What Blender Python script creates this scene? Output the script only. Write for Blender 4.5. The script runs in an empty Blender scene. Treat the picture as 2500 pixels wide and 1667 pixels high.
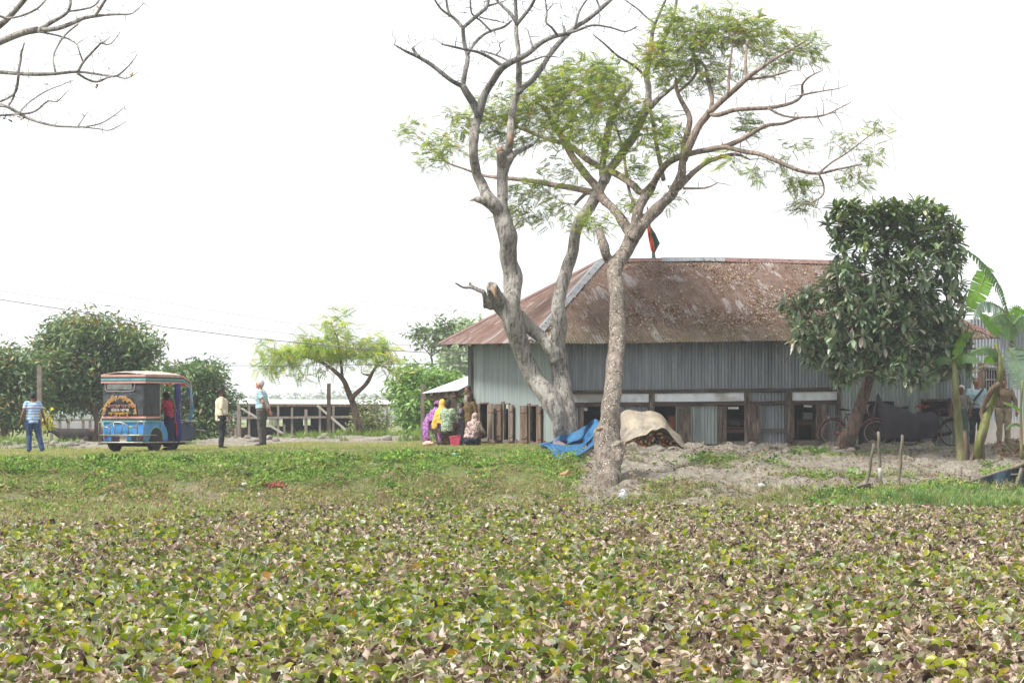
import bpy, math, random
import numpy as np
from mathutils import Vector, Matrix, noise
SC = bpy.context.scene
COL = SC.collection
random.seed(7); RNG = np.random.default_rng(7)
R = math.radians
F, CX, HOR, E = 7000.0, 1250.0, 1015.0, 0.78      # focal length in photo pixels, principal column, horizon row, eye height
# ---------------------------------------------------------------- camera
cam = bpy.data.cameras.new('camera'); cam.sensor_width = 36; cam.lens = 36*F/2500
cam.shift_y = (HOR-833.5)/2500; cam.clip_start = .5; cam.clip_end = 6000
co = bpy.data.objects.new('camera', cam); COL.objects.link(co)
co.location = (0, 0, E); co.rotation_euler = (R(90), 0, 0); SC.camera = co
# ---------------------------------------------------------------- sky, sun, exposure
SUN_EL, SUN_AZ = 54, -112          # the sun is high, to the left and a little behind the camera (azimuth from +Y)
w = bpy.data.worlds.new('World'); SC.world = w; w.use_nodes = True
nt = w.node_tree; nt.nodes.clear()
sky = nt.nodes.new('ShaderNodeTexSky'); sky.sky_type = 'NISHITA'; sky.sun_disc = False
sky.sun_elevation = R(SUN_EL); sky.sun_rotation = R(SUN_AZ); sky.air_density = 1.0; sky.dust_density = 6.0; sky.ozone_density = 1.0
hs = nt.nodes.new('ShaderNodeHueSaturation'); hs.inputs['Saturation'].default_value = .12; hs.inputs['Value'].default_value = 1.0
mx = nt.nodes.new('ShaderNodeMixRGB'); mx.inputs[0].default_value = .75; mx.inputs[2].default_value = (9.5, 9.7, 10.0, 1)   # thick white overcast over the clear sky
bg = nt.nodes.new('ShaderNodeBackground'); bg.inputs[1].default_value = .078
wo = nt.nodes.new('ShaderNodeOutputWorld')
nt.links.new(sky.outputs[0], hs.inputs['Color']); nt.links.new(hs.outputs[0], mx.inputs[1]); nt.links.new(mx.outputs[0], bg.inputs[0]); nt.links.new(bg.outputs[0], wo.inputs[0])
sl = bpy.data.lights.new('sun', 'SUN'); sl.energy = 3.3; sl.angle = R(11); sl.color = (1, .965, .9)
so = bpy.data.objects.new('sun', sl); COL.objects.link(so)
sd = Vector((math.sin(R(SUN_AZ))*math.cos(R(SUN_EL)), math.cos(R(SUN_AZ))*math.cos(R(SUN_EL)), math.sin(R(SUN_EL))))
so.rotation_euler = sd.to_track_quat('Z', 'Y').to_euler(); so.location = (-30, 60, 40)
SC.view_settings.view_transform = 'Standard'; SC.view_settings.look = 'None'; SC.view_settings.gamma = 1
SC.view_settings.exposure = 1.1
SC.render.engine = 'CYCLES'
SC.cycles.max_bounces = 6; SC.cycles.transparent_max_bounces = 8; SC.cycles.volume_bounces = 0
SC.cycles.use_denoising = True
# ---------------------------------------------------------------- helpers
def P(x, y, d): return Vector(((x-CX)*d/F, d, E+(HOR-y)*d/F))
def lin(v): v /= 255.; return v/12.92 if v <= .04045 else ((v+.055)/1.055)**2.4
def C(r, g, b, k=.55): return (lin(r)*k, lin(g)*k, lin(b)*k)
def tag(o, label=None, cat=None, group=None, kind=None):
    if label: o['label'] = label
    if cat: o['category'] = cat
    if group: o['group'] = group
    if kind: o['kind'] = kind
    return o
OFF = {}
def thing(name, loc, label, cat, group=None, rz=0):
    o = bpy.data.objects.new(name, None); COL.objects.link(o); o.location = loc; o.rotation_euler = (0, 0, rz)
    o.empty_display_size = .2
    OFF[o.name] = Vector((0, 0, 0)) if rz or group == 'LOCAL' else Vector(loc)
    return tag(o, label, cat, None if group == 'LOCAL' else group)
def link(name, me, m, parent=None):
    o = bpy.data.objects.new(name, me); COL.objects.link(o)
    if m is not None and not me.materials: me.materials.append(m)
    if parent is not None:
        o.parent = parent; OFF[o.name] = OFF[parent.name]
        if OFF[o.name].length: me.transform(Matrix.Translation(-OFF[o.name]))
    else: OFF[o.name] = Vector((0, 0, 0))
    return o
def copytree(o, parent=None):
    c = o.copy(); COL.objects.link(c); c.parent = parent
    OFF[c.name] = Vector((0, 0, 0))
    for ch in o.children: copytree(ch, c)
    return c
def vnoise(x, y, seed=0):
    xi, yi = np.floor(x), np.floor(y); fx, fy = x-xi, y-yi
    fx = fx*fx*(3-2*fx); fy = fy*fy*(3-2*fy)
    def h(a, b):
        v = np.sin(a*127.1+b*311.7+seed*74.7)*43758.5453; return v-np.floor(v)
    return (h(xi, yi)*(1-fx)+h(xi+1, yi)*fx)*(1-fy)+(h(xi, yi+1)*(1-fx)+h(xi+1, yi+1)*fx)*fy
def fbm(x, y, seed=0, o=3):
    s = 0; a = .5; t = 0
    for i in range(o): s = s+a*vnoise(x*2**i, y*2**i, seed+i*3); t += a; a *= .5
    return s/t
def npmesh(name, V, Q, smooth=True, col=None, suv=None):
    V = np.asarray(V, dtype=np.float32).reshape(-1, 3); Q = np.asarray(Q, dtype=np.int32); n = Q.shape[1]
    me = bpy.data.meshes.new(name); me.vertices.add(len(V)); me.vertices.foreach_set('co', V.ravel())
    me.loops.add(Q.size); me.loops.foreach_set('vertex_index', Q.ravel())
    me.polygons.add(len(Q)); me.polygons.foreach_set('loop_start', np.arange(0, Q.size, n, dtype=np.int32))
    me.polygons.foreach_set('use_smooth', np.full(len(Q), smooth))
    if col is not None:
        a = me.attributes.new('Col', 'FLOAT_COLOR', 'POINT'); c4 = np.ones((len(V), 4), np.float32); c4[:, :3] = col; a.data.foreach_set('color', c4.ravel())
    if suv is not None:
        a = me.attributes.new('suv', 'FLOAT_VECTOR', 'POINT'); a.data.foreach_set('vector', np.asarray(suv, np.float32).ravel())
    me.update(calc_edges=True); me.validate()
    return me
class MB:
    def __init__(s): s.v = []; s.f = []
    def add(s, vs, fs):
        k = len(s.v); s.v += [Vector(v) for v in vs]; s.f += [tuple(i+k for i in f) for f in fs]; return s
    def box(s, c, sz, rot=None, bev=0):
        c = Vector(c); hx, hy, hz = sz[0]/2, sz[1]/2, sz[2]/2
        vs = [Vector((sx*hx, sy*hy, sz_*hz)) for sz_ in (-1, 1) for sy in (-1, 1) for sx in (-1, 1)]
        if rot is not None: vs = [rot @ v for v in vs]
        return s.add([c+v for v in vs], [(0, 2, 3, 1), (4, 5, 7, 6), (0, 1, 5, 4), (2, 6, 7, 3), (0, 4, 6, 2), (1, 3, 7, 5)])
    def bar(s, p, q, wd, h=None, jit=0):
        p, q = Vector(p), Vector(q); h = h or wd; dz = (q-p).normalized()
        up = Vector((0, 0, 1)) if abs(dz.z) < .9 else Vector((0, 1, 0))
        a = dz.cross(up).normalized()*wd/2; b = a.cross(dz).normalized()*h/2
        vs = [p-a-b, p+a-b, p+a+b, p-a+b, q-a-b, q+a-b, q+a+b, q-a+b]
        if jit: vs = [v+Vector([random.uniform(-jit, jit) for _ in range(3)]) for v in vs]
        return s.add(vs, [(3, 2, 1, 0), (4, 5, 6, 7), (0, 1, 5, 4), (1, 2, 6, 5), (2, 3, 7, 6), (3, 0, 4, 7)])
    def tube(s, pts, rad, seg=8, cap=True, flat=1.0, up=None, rough=0, seed=0):
        """a tapering tube through pts; flat squeezes the second axis of its section"""
        pts = [Vector(p) for p in pts]; n = len(pts)
        if not hasattr(rad, '__len__'): rad = [rad]*n
        fl = flat if hasattr(flat, '__len__') else [flat]*n
        t0 = (pts[1]-pts[0]).normalized()
        a = Vector(up) if up else (Vector((0, 0, 1)) if abs(t0.z) < .8 else Vector((1, 0, 0)))
        a = (a-t0*a.dot(t0)).normalized(); k = len(s.v)
        for i in range(n):
            t = (pts[min(i+1, n-1)]-pts[max(i-1, 0)]).normalized()
            a = (a-t*a.dot(t)).normalized(); b = t.cross(a)
            for j in range(seg):
                th = 2*math.pi*j/seg; r = rad[i]
                if rough: r *= 1+rough*noise.noise(Vector((pts[i].x*2.2+seed, pts[i].z*2.2, th*.8)))*2
                s.v.append(pts[i]+a*math.cos(th)*r+b*math.sin(th)*r*fl[i])
        for i in range(n-1):
            for j in range(seg):
                j2 = (j+1) % seg; s.f.append((k+i*seg+j, k+i*seg+j2, k+(i+1)*seg+j2, k+(i+1)*seg+j))
        if cap:
            s.f.append(tuple(k+j for j in range(seg))[::-1]); s.f.append(tuple(k+(n-1)*seg+j for j in range(seg)))
        return s
    def ell(s, c, r, seg=14, rings=9, rot=None):
        c = Vector(c); k = len(s.v); vs = [Vector((0, 0, -r[2]))]
        for i in range(1, rings):
            ph = -math.pi/2+math.pi*i/rings
            for j in range(seg):
                th = 2*math.pi*j/seg; vs.append(Vector((math.cos(th)*math.cos(ph)*r[0], math.sin(th)*math.cos(ph)*r[1], math.sin(ph)*r[2])))
        vs.append(Vector((0, 0, r[2])))
        if rot is not None: vs = [rot @ v for v in vs]
        s.v += [c+v for v in vs]; f = []
        for j in range(seg):
            f.append((k, k+1+(j+1) % seg, k+1+j)); e = k+1+(rings-2)*seg; f.append((e+j, e+(j+1) % seg, k+len(vs)-1))
        for i in range(rings-2):
            for j in range(seg):
                a = k+1+i*seg; f.append((a+j, a+(j+1) % seg, a+seg+(j+1) % seg, a+seg+j))
        s.f += f; return s
    def ring(s, c, ax, r, rr, seg=28, tseg=6, a0=0, a1=360):
        ax = Vector(ax).normalized(); u = ax.orthogonal().normalized() if abs(ax.z) > .9 else ax.cross(Vector((0, 0, 1))).normalized(); v = ax.cross(u)
        if v.z < 0: v = -v
        full = abs(a1-a0) >= 360; n = seg+1
        pts = [Vector(c)+(u*math.cos(R(a0+(a1-a0)*i/seg))+v*math.sin(R(a0+(a1-a0)*i/seg)))*r for i in range(n)]
        return s.tube(pts, rr, tseg, cap=not full, up=ax)
    def mesh(s, name):
        me = bpy.data.meshes.new(name); me.from_pydata([tuple(v) for v in s.v], [], s.f); me.update(); return me
    def build(s, name, m, parent=None, smooth=False, wob=0, wsc=3):
        me = s.mesh(name)
        if wob:
            for v in me.vertices: v.co += noise.noise_vector(v.co*wsc)*wob
        if smooth: me.polygons.foreach_set('use_smooth', [True]*len(me.polygons))
        return link(name, me, m, parent)
def remesh(mb, vox, sm=3, wob=0, wsc=6, smf=.6):
    me = mb.mesh('tmp'); o = bpy.data.objects.new('tmp', me); COL.objects.link(o)
    md = o.modifiers.new('r', 'REMESH'); md.mode = 'VOXEL'; md.voxel_size = vox; md.use_smooth_shade = True
    if sm: ms = o.modifiers.new('s', 'SMOOTH'); ms.factor = smf; ms.iterations = sm
    dg = bpy.context.evaluated_depsgraph_get(); out = bpy.data.meshes.new_from_object(o.evaluated_get(dg))
    bpy.data.objects.remove(o); bpy.data.meshes.remove(me)
    if wob:
        for v in out.vertices: v.co += noise.noise_vector(v.co*wsc)*wob
    out.polygons.foreach_set('use_smooth', [True]*len(out.polygons)); out.update()
    return out
def joinmesh(me, mb, smooth=True):
    """adds a builder's shapes to an existing mesh"""
    n = len(me.vertices); V = np.zeros(n*3, np.float32); me.vertices.foreach_get('co', V)
    vs = [tuple(c) for c in V.reshape(-1, 3)]; fs = [tuple(p.vertices) for p in me.polygons]
    vs += [tuple(v) for v in mb.v]; fs += [tuple(i+n for i in f) for f in mb.f]
    o = bpy.data.meshes.new('j'); o.from_pydata(vs, [], fs); o.polygons.foreach_set('use_smooth', [smooth]*len(fs)); o.update()
    bpy.data.meshes.remove(me); return o
# ---------------------------------------------------------------- materials
MATS = {}
class NT:
    def __init__(s, name):
        s.m = bpy.data.materials.new(name); s.m.use_nodes = True; s.t = s.m.node_tree; s.t.nodes.clear()
        s.out = s.n('ShaderNodeOutputMaterial')
    def n(s, t, **kw):
        nd = s.t.nodes.new(t)
        for k, v in kw.items(): setattr(nd, k, v)
        return nd
    def l(s, a, b): s.t.links.new(a, b)
    def coord(s, kind='Object', scale=(1, 1, 1)):
        if kind == 'suv': c = s.n('ShaderNodeAttribute', attribute_name='suv').outputs['Vector']
        else: c = s.n('ShaderNodeTexCoord').outputs[kind]
        mp = s.n('ShaderNodeMapping'); mp.inputs['Scale'].default_value = scale; s.l(c, mp.inputs[0]); return mp.outputs[0]
    def noise(s, co, sc, det=4, ro=.55, dist=0):
        n = s.n('ShaderNodeTexNoise'); n.inputs['Scale'].default_value = sc; n.inputs['Detail'].default_value = det; n.inputs['Roughness'].default_value = ro
        n.inputs['Distortion'].default_value = dist; s.l(co, n.inputs['Vector']); return n.outputs[0]
    def ramp(s, fac, stops, interp='LINEAR'):
        r = s.n('ShaderNodeValToRGB'); r.color_ramp.interpolation = interp; el = r.color_ramp.elements
        while len(el) < len(stops): el.new(.5)
        for e, (p, c) in zip(el, stops): e.position = p; e.color = (c[0], c[1], c[2], 1) if hasattr(c, '__len__') else (c, c, c, 1)
        s.l(fac, r.inputs[0]); return r.outputs[0]
    def mix(s, fac, a, b, mode='MIX'):
        m = s.n('ShaderNodeMixRGB', blend_type=mode)
        for i, v in ((0, fac), (1, a), (2, b)):
            if hasattr(v, 'links'): s.l(v, m.inputs[i])
            elif i == 0: m.inputs[0].default_value = v
            else: m.inputs[i].default_value = (v[0], v[1], v[2], 1)
        return m.outputs[0]
    def math(s, op, a, b=0, c=0):
        m = s.n('ShaderNodeMath', operation=op)
        for i, v in enumerate((a, b, c)):
            if hasattr(v, 'links'): s.l(v, m.inputs[i])
            else: m.inputs[i].default_value = v
        return m.outputs[0]
    def bump(s, h, st=.3, d=.02):
        b = s.n('ShaderNodeBump'); b.inputs['Strength'].default_value = st; b.inputs['Distance'].default_value = d; s.l(h, b.inputs['Height']); return b.outputs[0]
    def bsdf(s, col, rough=.8, metal=0, spec=.3, normal=None, alpha=None, sheen=0):
        b = s.n('ShaderNodeBsdfPrincipled')
        if hasattr(col, 'links'): s.l(col, b.inputs['Base Color'])
        else: b.inputs['Base Color'].default_value = (*col[:3], 1)
        if hasattr(rough, 'links'): s.l(rough, b.inputs['Roughness'])
        else: b.inputs['Roughness'].default_value = rough
        b.inputs['Metallic'].default_value = metal; b.inputs['Specular IOR Level'].default_value = spec
        if normal is not None: s.l(normal, b.inputs['Normal'])
        if alpha is not None: b.inputs['Alpha'].default_value = alpha
        s.l(b.outputs[0], s.out.inputs[0]); return b
def mat(name, c1, c2=None, sc=6, rough=.8, metal=0, spec=.3, bump=.25, bsc=None, stretch=(1, 1, 1), c3=None, bd=.01):
    """a surface whose colour wanders between two or three tones, with a fine relief"""
    if name in MATS: return MATS[name]
    t = NT(name); co = t.coord('Object', stretch); c2 = c2 or tuple(v*.7 for v in c1)
    n1 = t.noise(co, sc, 6, .62); col = t.ramp(n1, [(.32, c1), (.68, c2)])
    if c3: col = t.mix(t.ramp(t.noise(co, sc*.37, 3), [(.5, 0), (.66, 1)]), col, c3)
    nb = t.noise(co, bsc or sc*4, 5, .65)
    t.bsdf(col, rough, metal, spec, t.bump(nb, bump, bd)); MATS[name] = t.m; return t.m
def leafmat(name, trans=.4, rough=.45, spec=.4):
    if name in MATS: return MATS[name]
    t = NT(name); a = t.n('ShaderNodeAttribute', attribute_name='Col').outputs['Color']
    b = t.bsdf(a, rough, 0, spec); tr = t.n('ShaderNodeBsdfTranslucent')
    g = t.mix(1.0, a, (1.15, 1.25, .55), 'MULTIPLY'); t.l(g, tr.inputs[0])
    m = t.n('ShaderNodeMixShader'); m.inputs[0].default_value = trans; t.l(b.outputs[0], m.inputs[1]); t.l(tr.outputs[0], m.inputs[2]); t.l(m.outputs[0], t.out.inputs[0])
    MATS[name] = t.m; return t.m
def pattern(name, kind, c1, c2, sc=20, c3=None, rough=.85, zs=None):
    """woven or printed cloth: stripes (bands over Z), check, print (cells)"""
    if name in MATS: return MATS[name]
    t = NT(name); co = t.coord('Object'); sp = t.n('ShaderNodeSeparateXYZ'); t.l(co, sp.inputs[0])
    def band(o, s, w): return t.math('LESS_THAN', t.math('FRACT', t.math('MULTIPLY', o, s)), w)
    if kind == 'stripes': f = band(sp.outputs[2], sc, .3); col = t.mix(f, c1, c2)
    elif kind == 'check':
        xy = t.math('ADD', sp.outputs[0], t.math('MULTIPLY', sp.outputs[1], .8))
        f = t.math('MULTIPLY', t.math('ADD', band(sp.outputs[2], sc, .3), band(xy, sc, .3)), .5); col = t.mix(f, c1, c2)
    elif kind == 'print':
        v = t.n('ShaderNodeTexVoronoi'); v.inputs['Scale'].default_value = sc; t.l(co, v.inputs['Vector'])
        nz = t.noise(co, sc*.8, 3, .6, 2.5); col = t.mix(t.ramp(nz, [(.47, 0), (.53, 1)]), c1, c2)
        if c3: col = t.mix(t.ramp(v.outputs['Distance'], [(.18, 1), (.26, 0)]), col, c3)
    fold = t.noise(t.coord('Object', (1, 1, .45)), 11, 4, .5)
    t.bsdf(col, rough, 0, .15, t.bump(fold, .5, .03)); MATS[name] = t.m; return t.m
# ---------------------------------------------------------------- scatter
def scatter(name, templ, pos, rot, scl, col, m, parent=None, smooth=True):
    """many copies of small leaf templates baked into one mesh; templ: list of (verts, quads, tint per vertex)"""
    pos = np.asarray(pos, float); N = len(pos); idx = RNG.integers(0, len(templ), N); VV = []; QQ = []; CC = []; k = 0
    scl = np.asarray(scl, float); scl = scl[:, None] if scl.ndim == 1 else scl
    for ti, (tv, tq, tc) in enumerate(templ):
        s = np.where(idx == ti)[0]
        if not len(s): continue
        tv = np.asarray(tv, float); tq = np.asarray(tq); tc = np.asarray(tc, float)
        v = np.einsum('nij,nvj->nvi', rot[s], tv[None]*scl[s][:, None, :])+pos[s][:, None, :]
        VV.append(v.reshape(-1, 3)); QQ.append((tq[None]+(np.arange(len(s))*len(tv))[:, None, None]+k).reshape(-1, tq.shape[1]))
        c = col[s][:, None, :]*(tc[None] if tc.ndim == 2 else tc[None, :, None]); CC.append(c.reshape(-1, 3)); k += len(s)*len(tv)
    me = npmesh(name, np.concatenate(VV), np.concatenate(QQ), smooth, np.clip(np.concatenate(CC), 0, 1))
    return link(name, me, m, parent)
def frames(d, roll=None, up=(0, 0, 1)):
    """rotations whose X axis follows d; Z near up, rolled"""
    d = d/np.linalg.norm(d, axis=1, keepdims=True); u = np.tile(np.asarray(up, float), (len(d), 1)); u[np.abs(d[:, 2]) > .97] = (1, 0, 0)
    y = np.cross(u, d); y /= np.linalg.norm(y, axis=1, keepdims=True); z = np.cross(d, y)
    if roll is not None:
        c, s = np.cos(roll)[:, None], np.sin(roll)[:, None]; y, z = y*c+z*s, z*c-y*s
    return np.stack([d, y, z], axis=2)
def rdir(n, zlo=-1, zhi=1):
    th = RNG.uniform(0, 2*np.pi, n); z = RNG.uniform(zlo, zhi, n); r = np.sqrt(np.clip(1-z*z, 0, 1)); return np.stack([r*np.cos(th), r*np.sin(th), z], 1)
def pick(cols, n, p=None, jit=.15):
    c = np.array(cols)[RNG.choice(len(cols), n, p=p)]; return c*(1+RNG.uniform(-jit, jit, (n, 1)))*(1+RNG.uniform(-.06, .06, (n, 3)))
def blade(L, rows, widths, z, y2=0):
    """a leaf blade: rows along X, three points across"""
    V = []; Q = []
    for i, (t, wd, zz) in enumerate(zip(rows, widths, z)):
        V += [(t*L, -wd, zz[0]), (t*L, 0, zz[1]), (t*L, wd, zz[2])]
    for i in range(len(rows)-1):
        a = i*3; Q += [(a, a+3, a+4, a+1), (a+1, a+4, a+5, a+2)]
    return V, Q
# ================================================================= GROUND
def ztop(X): return np.interp(X, [-13, -9.4, -7.4, -6.5, -2.5, 1, 13], [-.22, -.13, -.1, -.02, 0, .02, .02])
def crest(X): return np.interp(X, [-4, 2.5, 4.5, 13], [70., 70.4, 71.6, 71.3])+(fbm(X*.5, X*0, 5)-.5)*1.2
def foot(X): return 61-9.5*np.clip((-np.asarray(X, float)-3.8)/4.6, 0, 1)**.8+(fbm(np.asarray(X, float)*.7, np.asarray(X, float)*0+9, 6)-.5)*1.6
def gz(X, d):
    X = np.asarray(X, float); d = np.asarray(d, float); cr = crest(X); t = np.clip((d-61)/(cr-61), 0, 1)
    zt = ztop(X); prof = t*1.0+.04*np.sin(t*np.pi)*np.where(X < 2, 1, .35)
    z = -1.42+(zt+1.42)*np.clip(prof, 0, 1)
    slope = (t > 0) & (t < 1)
    z = z+(fbm(X*.9, d*1.1, 1)-.5)*np.where(slope, .34*(1-t**2), .03)+(fbm(X*5, d*5, 2)-.5)*np.where(slope, .07, .015)
    rock = np.clip((X-1.8)/1.2, 0, 1)*np.clip(1-np.abs(d-(cr-.45))/.75, 0, 1)             # broken earth along the lip
    z = z+rock*((fbm(X*3.2, d*3.2, 9)-.5)*.42)+np.where(slope & (X > 1.5), (np.abs(fbm(X*1.7, d*2.2, 10)-.5)-.08)*.5+(fbm(X*7, d*7, 13)-.5)*.07, 0)
    rg = np.clip(1-np.abs(d-90.5)/4.5, 0, 1)*np.clip((1.5-X)/1.5, 0, 1); rg = rg*rg*(3-2*rg)
    z = z+rg*(.17+(fbm(X*1.6, d*1.6, 4)-.5)*.22)
    far = np.clip((d-95)/3, 0, 1); z = z-far*.28*np.clip((4-X)/2, 0, 1)
    near = np.clip((9-d)/3, 0, 1); ft = foot(X); ap = -1.62+.42*np.clip((d-ft)/1.6, 0, 1)+(fbm(X*1.5, d*1.5, 8)-.5)*.16; z = np.where(d > ft, np.maximum(z, ap), z); z = np.where((d < 61) & (d < ft), -1.75+near*.85, z)
    return z
def gp(x, y, d=None):
    """the ground point seen at photo pixel x, y"""
    best = None
    for dd in (np.arange(61.2, 96, .1) if d is None else [d]):
        X = (x-CX)*dd/F; z = float(gz(X, dd)); yy = HOR+(E-z)*F/dd
        if best is None or abs(yy-y) < best[0]: best = (abs(yy-y), X, dd, z)
        if yy < y: break
    return Vector(best[1:])
def onground(x, d): X = (x-CX)*d/F; return Vector((X, d, float(gz(X, d))))
def build_ground():
    xs = np.unique(np.concatenate([np.linspace(-900, -60, 12), np.linspace(-60, -20, 16), np.arange(-20, 20, .14), np.linspace(20, 60, 16), np.linspace(60, 900, 12)]))
    ds = np.unique(np.concatenate([[-40, -20, 0], np.arange(2, 12, 1.), np.linspace(12, 48, 12), np.arange(48.3, 60.6, .3), np.arange(60.7, 76, .13), np.arange(76, 100, .25), np.linspace(101, 200, 30), [260, 400, 700, 1100, 1580]]))
    XX, DD = np.meshgrid(xs, ds); Z = gz(XX, DD); nx = len(xs)
    V = np.stack([XX, DD, Z], -1).reshape(-1, 3)
    i = np.arange(len(ds)-1)[:, None]*nx+np.arange(nx-1)[None]; i = i.ravel(); Q = np.stack([i, i+1, i+nx+1, i+nx], 1)
    g = green(V[:, 0], V[:, 1]); col = np.zeros((len(V), 3)); col[:, 0] = g; me = npmesh('ground', V, Q, True, col)
    t = NT('soil'); at = t.n('ShaderNodeAttribute', attribute_name='Col').outputs['Color']; sp = t.n('ShaderNodeSeparateColor'); t.l(at, sp.inputs[0])
    co = t.coord('Object'); n1 = t.noise(co, 1.1, 8, .62); n2 = t.noise(co, 7, 6, .7); n3 = t.noise(co, 28, 4, .7)
    soil = t.ramp(n1, [(.3, C(160, 154, 142, .68)), (.5, C(192, 184, 170, .7)), (.68, C(214, 204, 188, .72))])
    soil = t.mix(t.ramp(n2, [(.42, 0), (.6, .75)]), soil, C(156, 144, 128, .66))
    grass = t.ramp(n2, [(.3, C(124, 138, 80, .62)), (.55, C(156, 164, 104, .64)), (.75, C(182, 170, 130, .66))])
    fac = t.ramp(t.math('ADD', sp.outputs[0], t.math('MULTIPLY', t.math('SUBTRACT', n1, .5), .6)), [(.35, 0), (.65, 1)])
    vo = t.n('ShaderNodeTexVoronoi', feature='DISTANCE_TO_EDGE'); vo.inputs['Scale'].default_value = 3.3; t.l(t.mix(.25, co, t.n('ShaderNodeTexNoise').outputs['Color']), vo.inputs['Vector'])
    crack = t.ramp(vo.outputs['Distance'], [(0, 0), (.06, 1)])
    h = t.math('ADD', t.math('MULTIPLY', crack, .35), t.math('ADD', n2, n3))
    t.bsdf(t.mix(fac, soil, grass), .95, 0, .1, t.bump(h, 1.0, .08)); tag(link('ground', me, t.m), kind='structure')
    mw = mat('pond_water', C(60, 58, 45, .5), C(40, 42, 30, .5), 2, .12, 0, .5, .05)
    xs = np.linspace(-60, 60, 30); ys = np.linspace(7.5, 63, 30); A, B = np.meshgrid(xs, ys); V = np.stack([A, B, A*0-1.46], -1).reshape(-1, 3)
    i = (np.arange(29)[:, None]*30+np.arange(29)[None]).ravel(); tag(link('pond_water', npmesh('w', V, np.stack([i, i+1, i+31, i+30], 1)), mw), kind='structure')
def green(X, d):
    """how thickly plants cover the ground"""
    px = X*F/np.maximum(d, 1)+CX; y = HOR+(E-gz(X, d))*F/np.maximum(d, 1)
    left = np.clip((1440-px)/60, 0, 1)*(.98+(fbm(X*.6, d*.6, 11)-.5)*1.2)
    mid = np.where((y > 1165) & (px < 1440), -.24*np.clip((y-1165)/40, 0, 1), 0)
    right = np.clip((px-1440)/60, 0, 1)*np.clip((fbm(X*.8, d*.8, 12)-.5)*2.2+np.clip((y-1165)/45, 0, 1)*.35, 0, .6)
    rg = np.clip((px-1950)/100, 0, 1)*np.clip((y-1190)/15, 0, 1)*.9
    g = np.clip(left+mid+right+rg, 0, 1)
    g = np.where(d > 76, np.clip(.45+(fbm(X*.5, d*.3, 14)-.5)*1.2-np.clip(1-np.abs(d-89)/4, 0, 1)*.75, 0, 1), g)
    g = np.where((d > 72.5) & (d < 90) & (X > 1.2), .1, g)
    return np.where(d > 98, .75, g)
build_ground()
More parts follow.
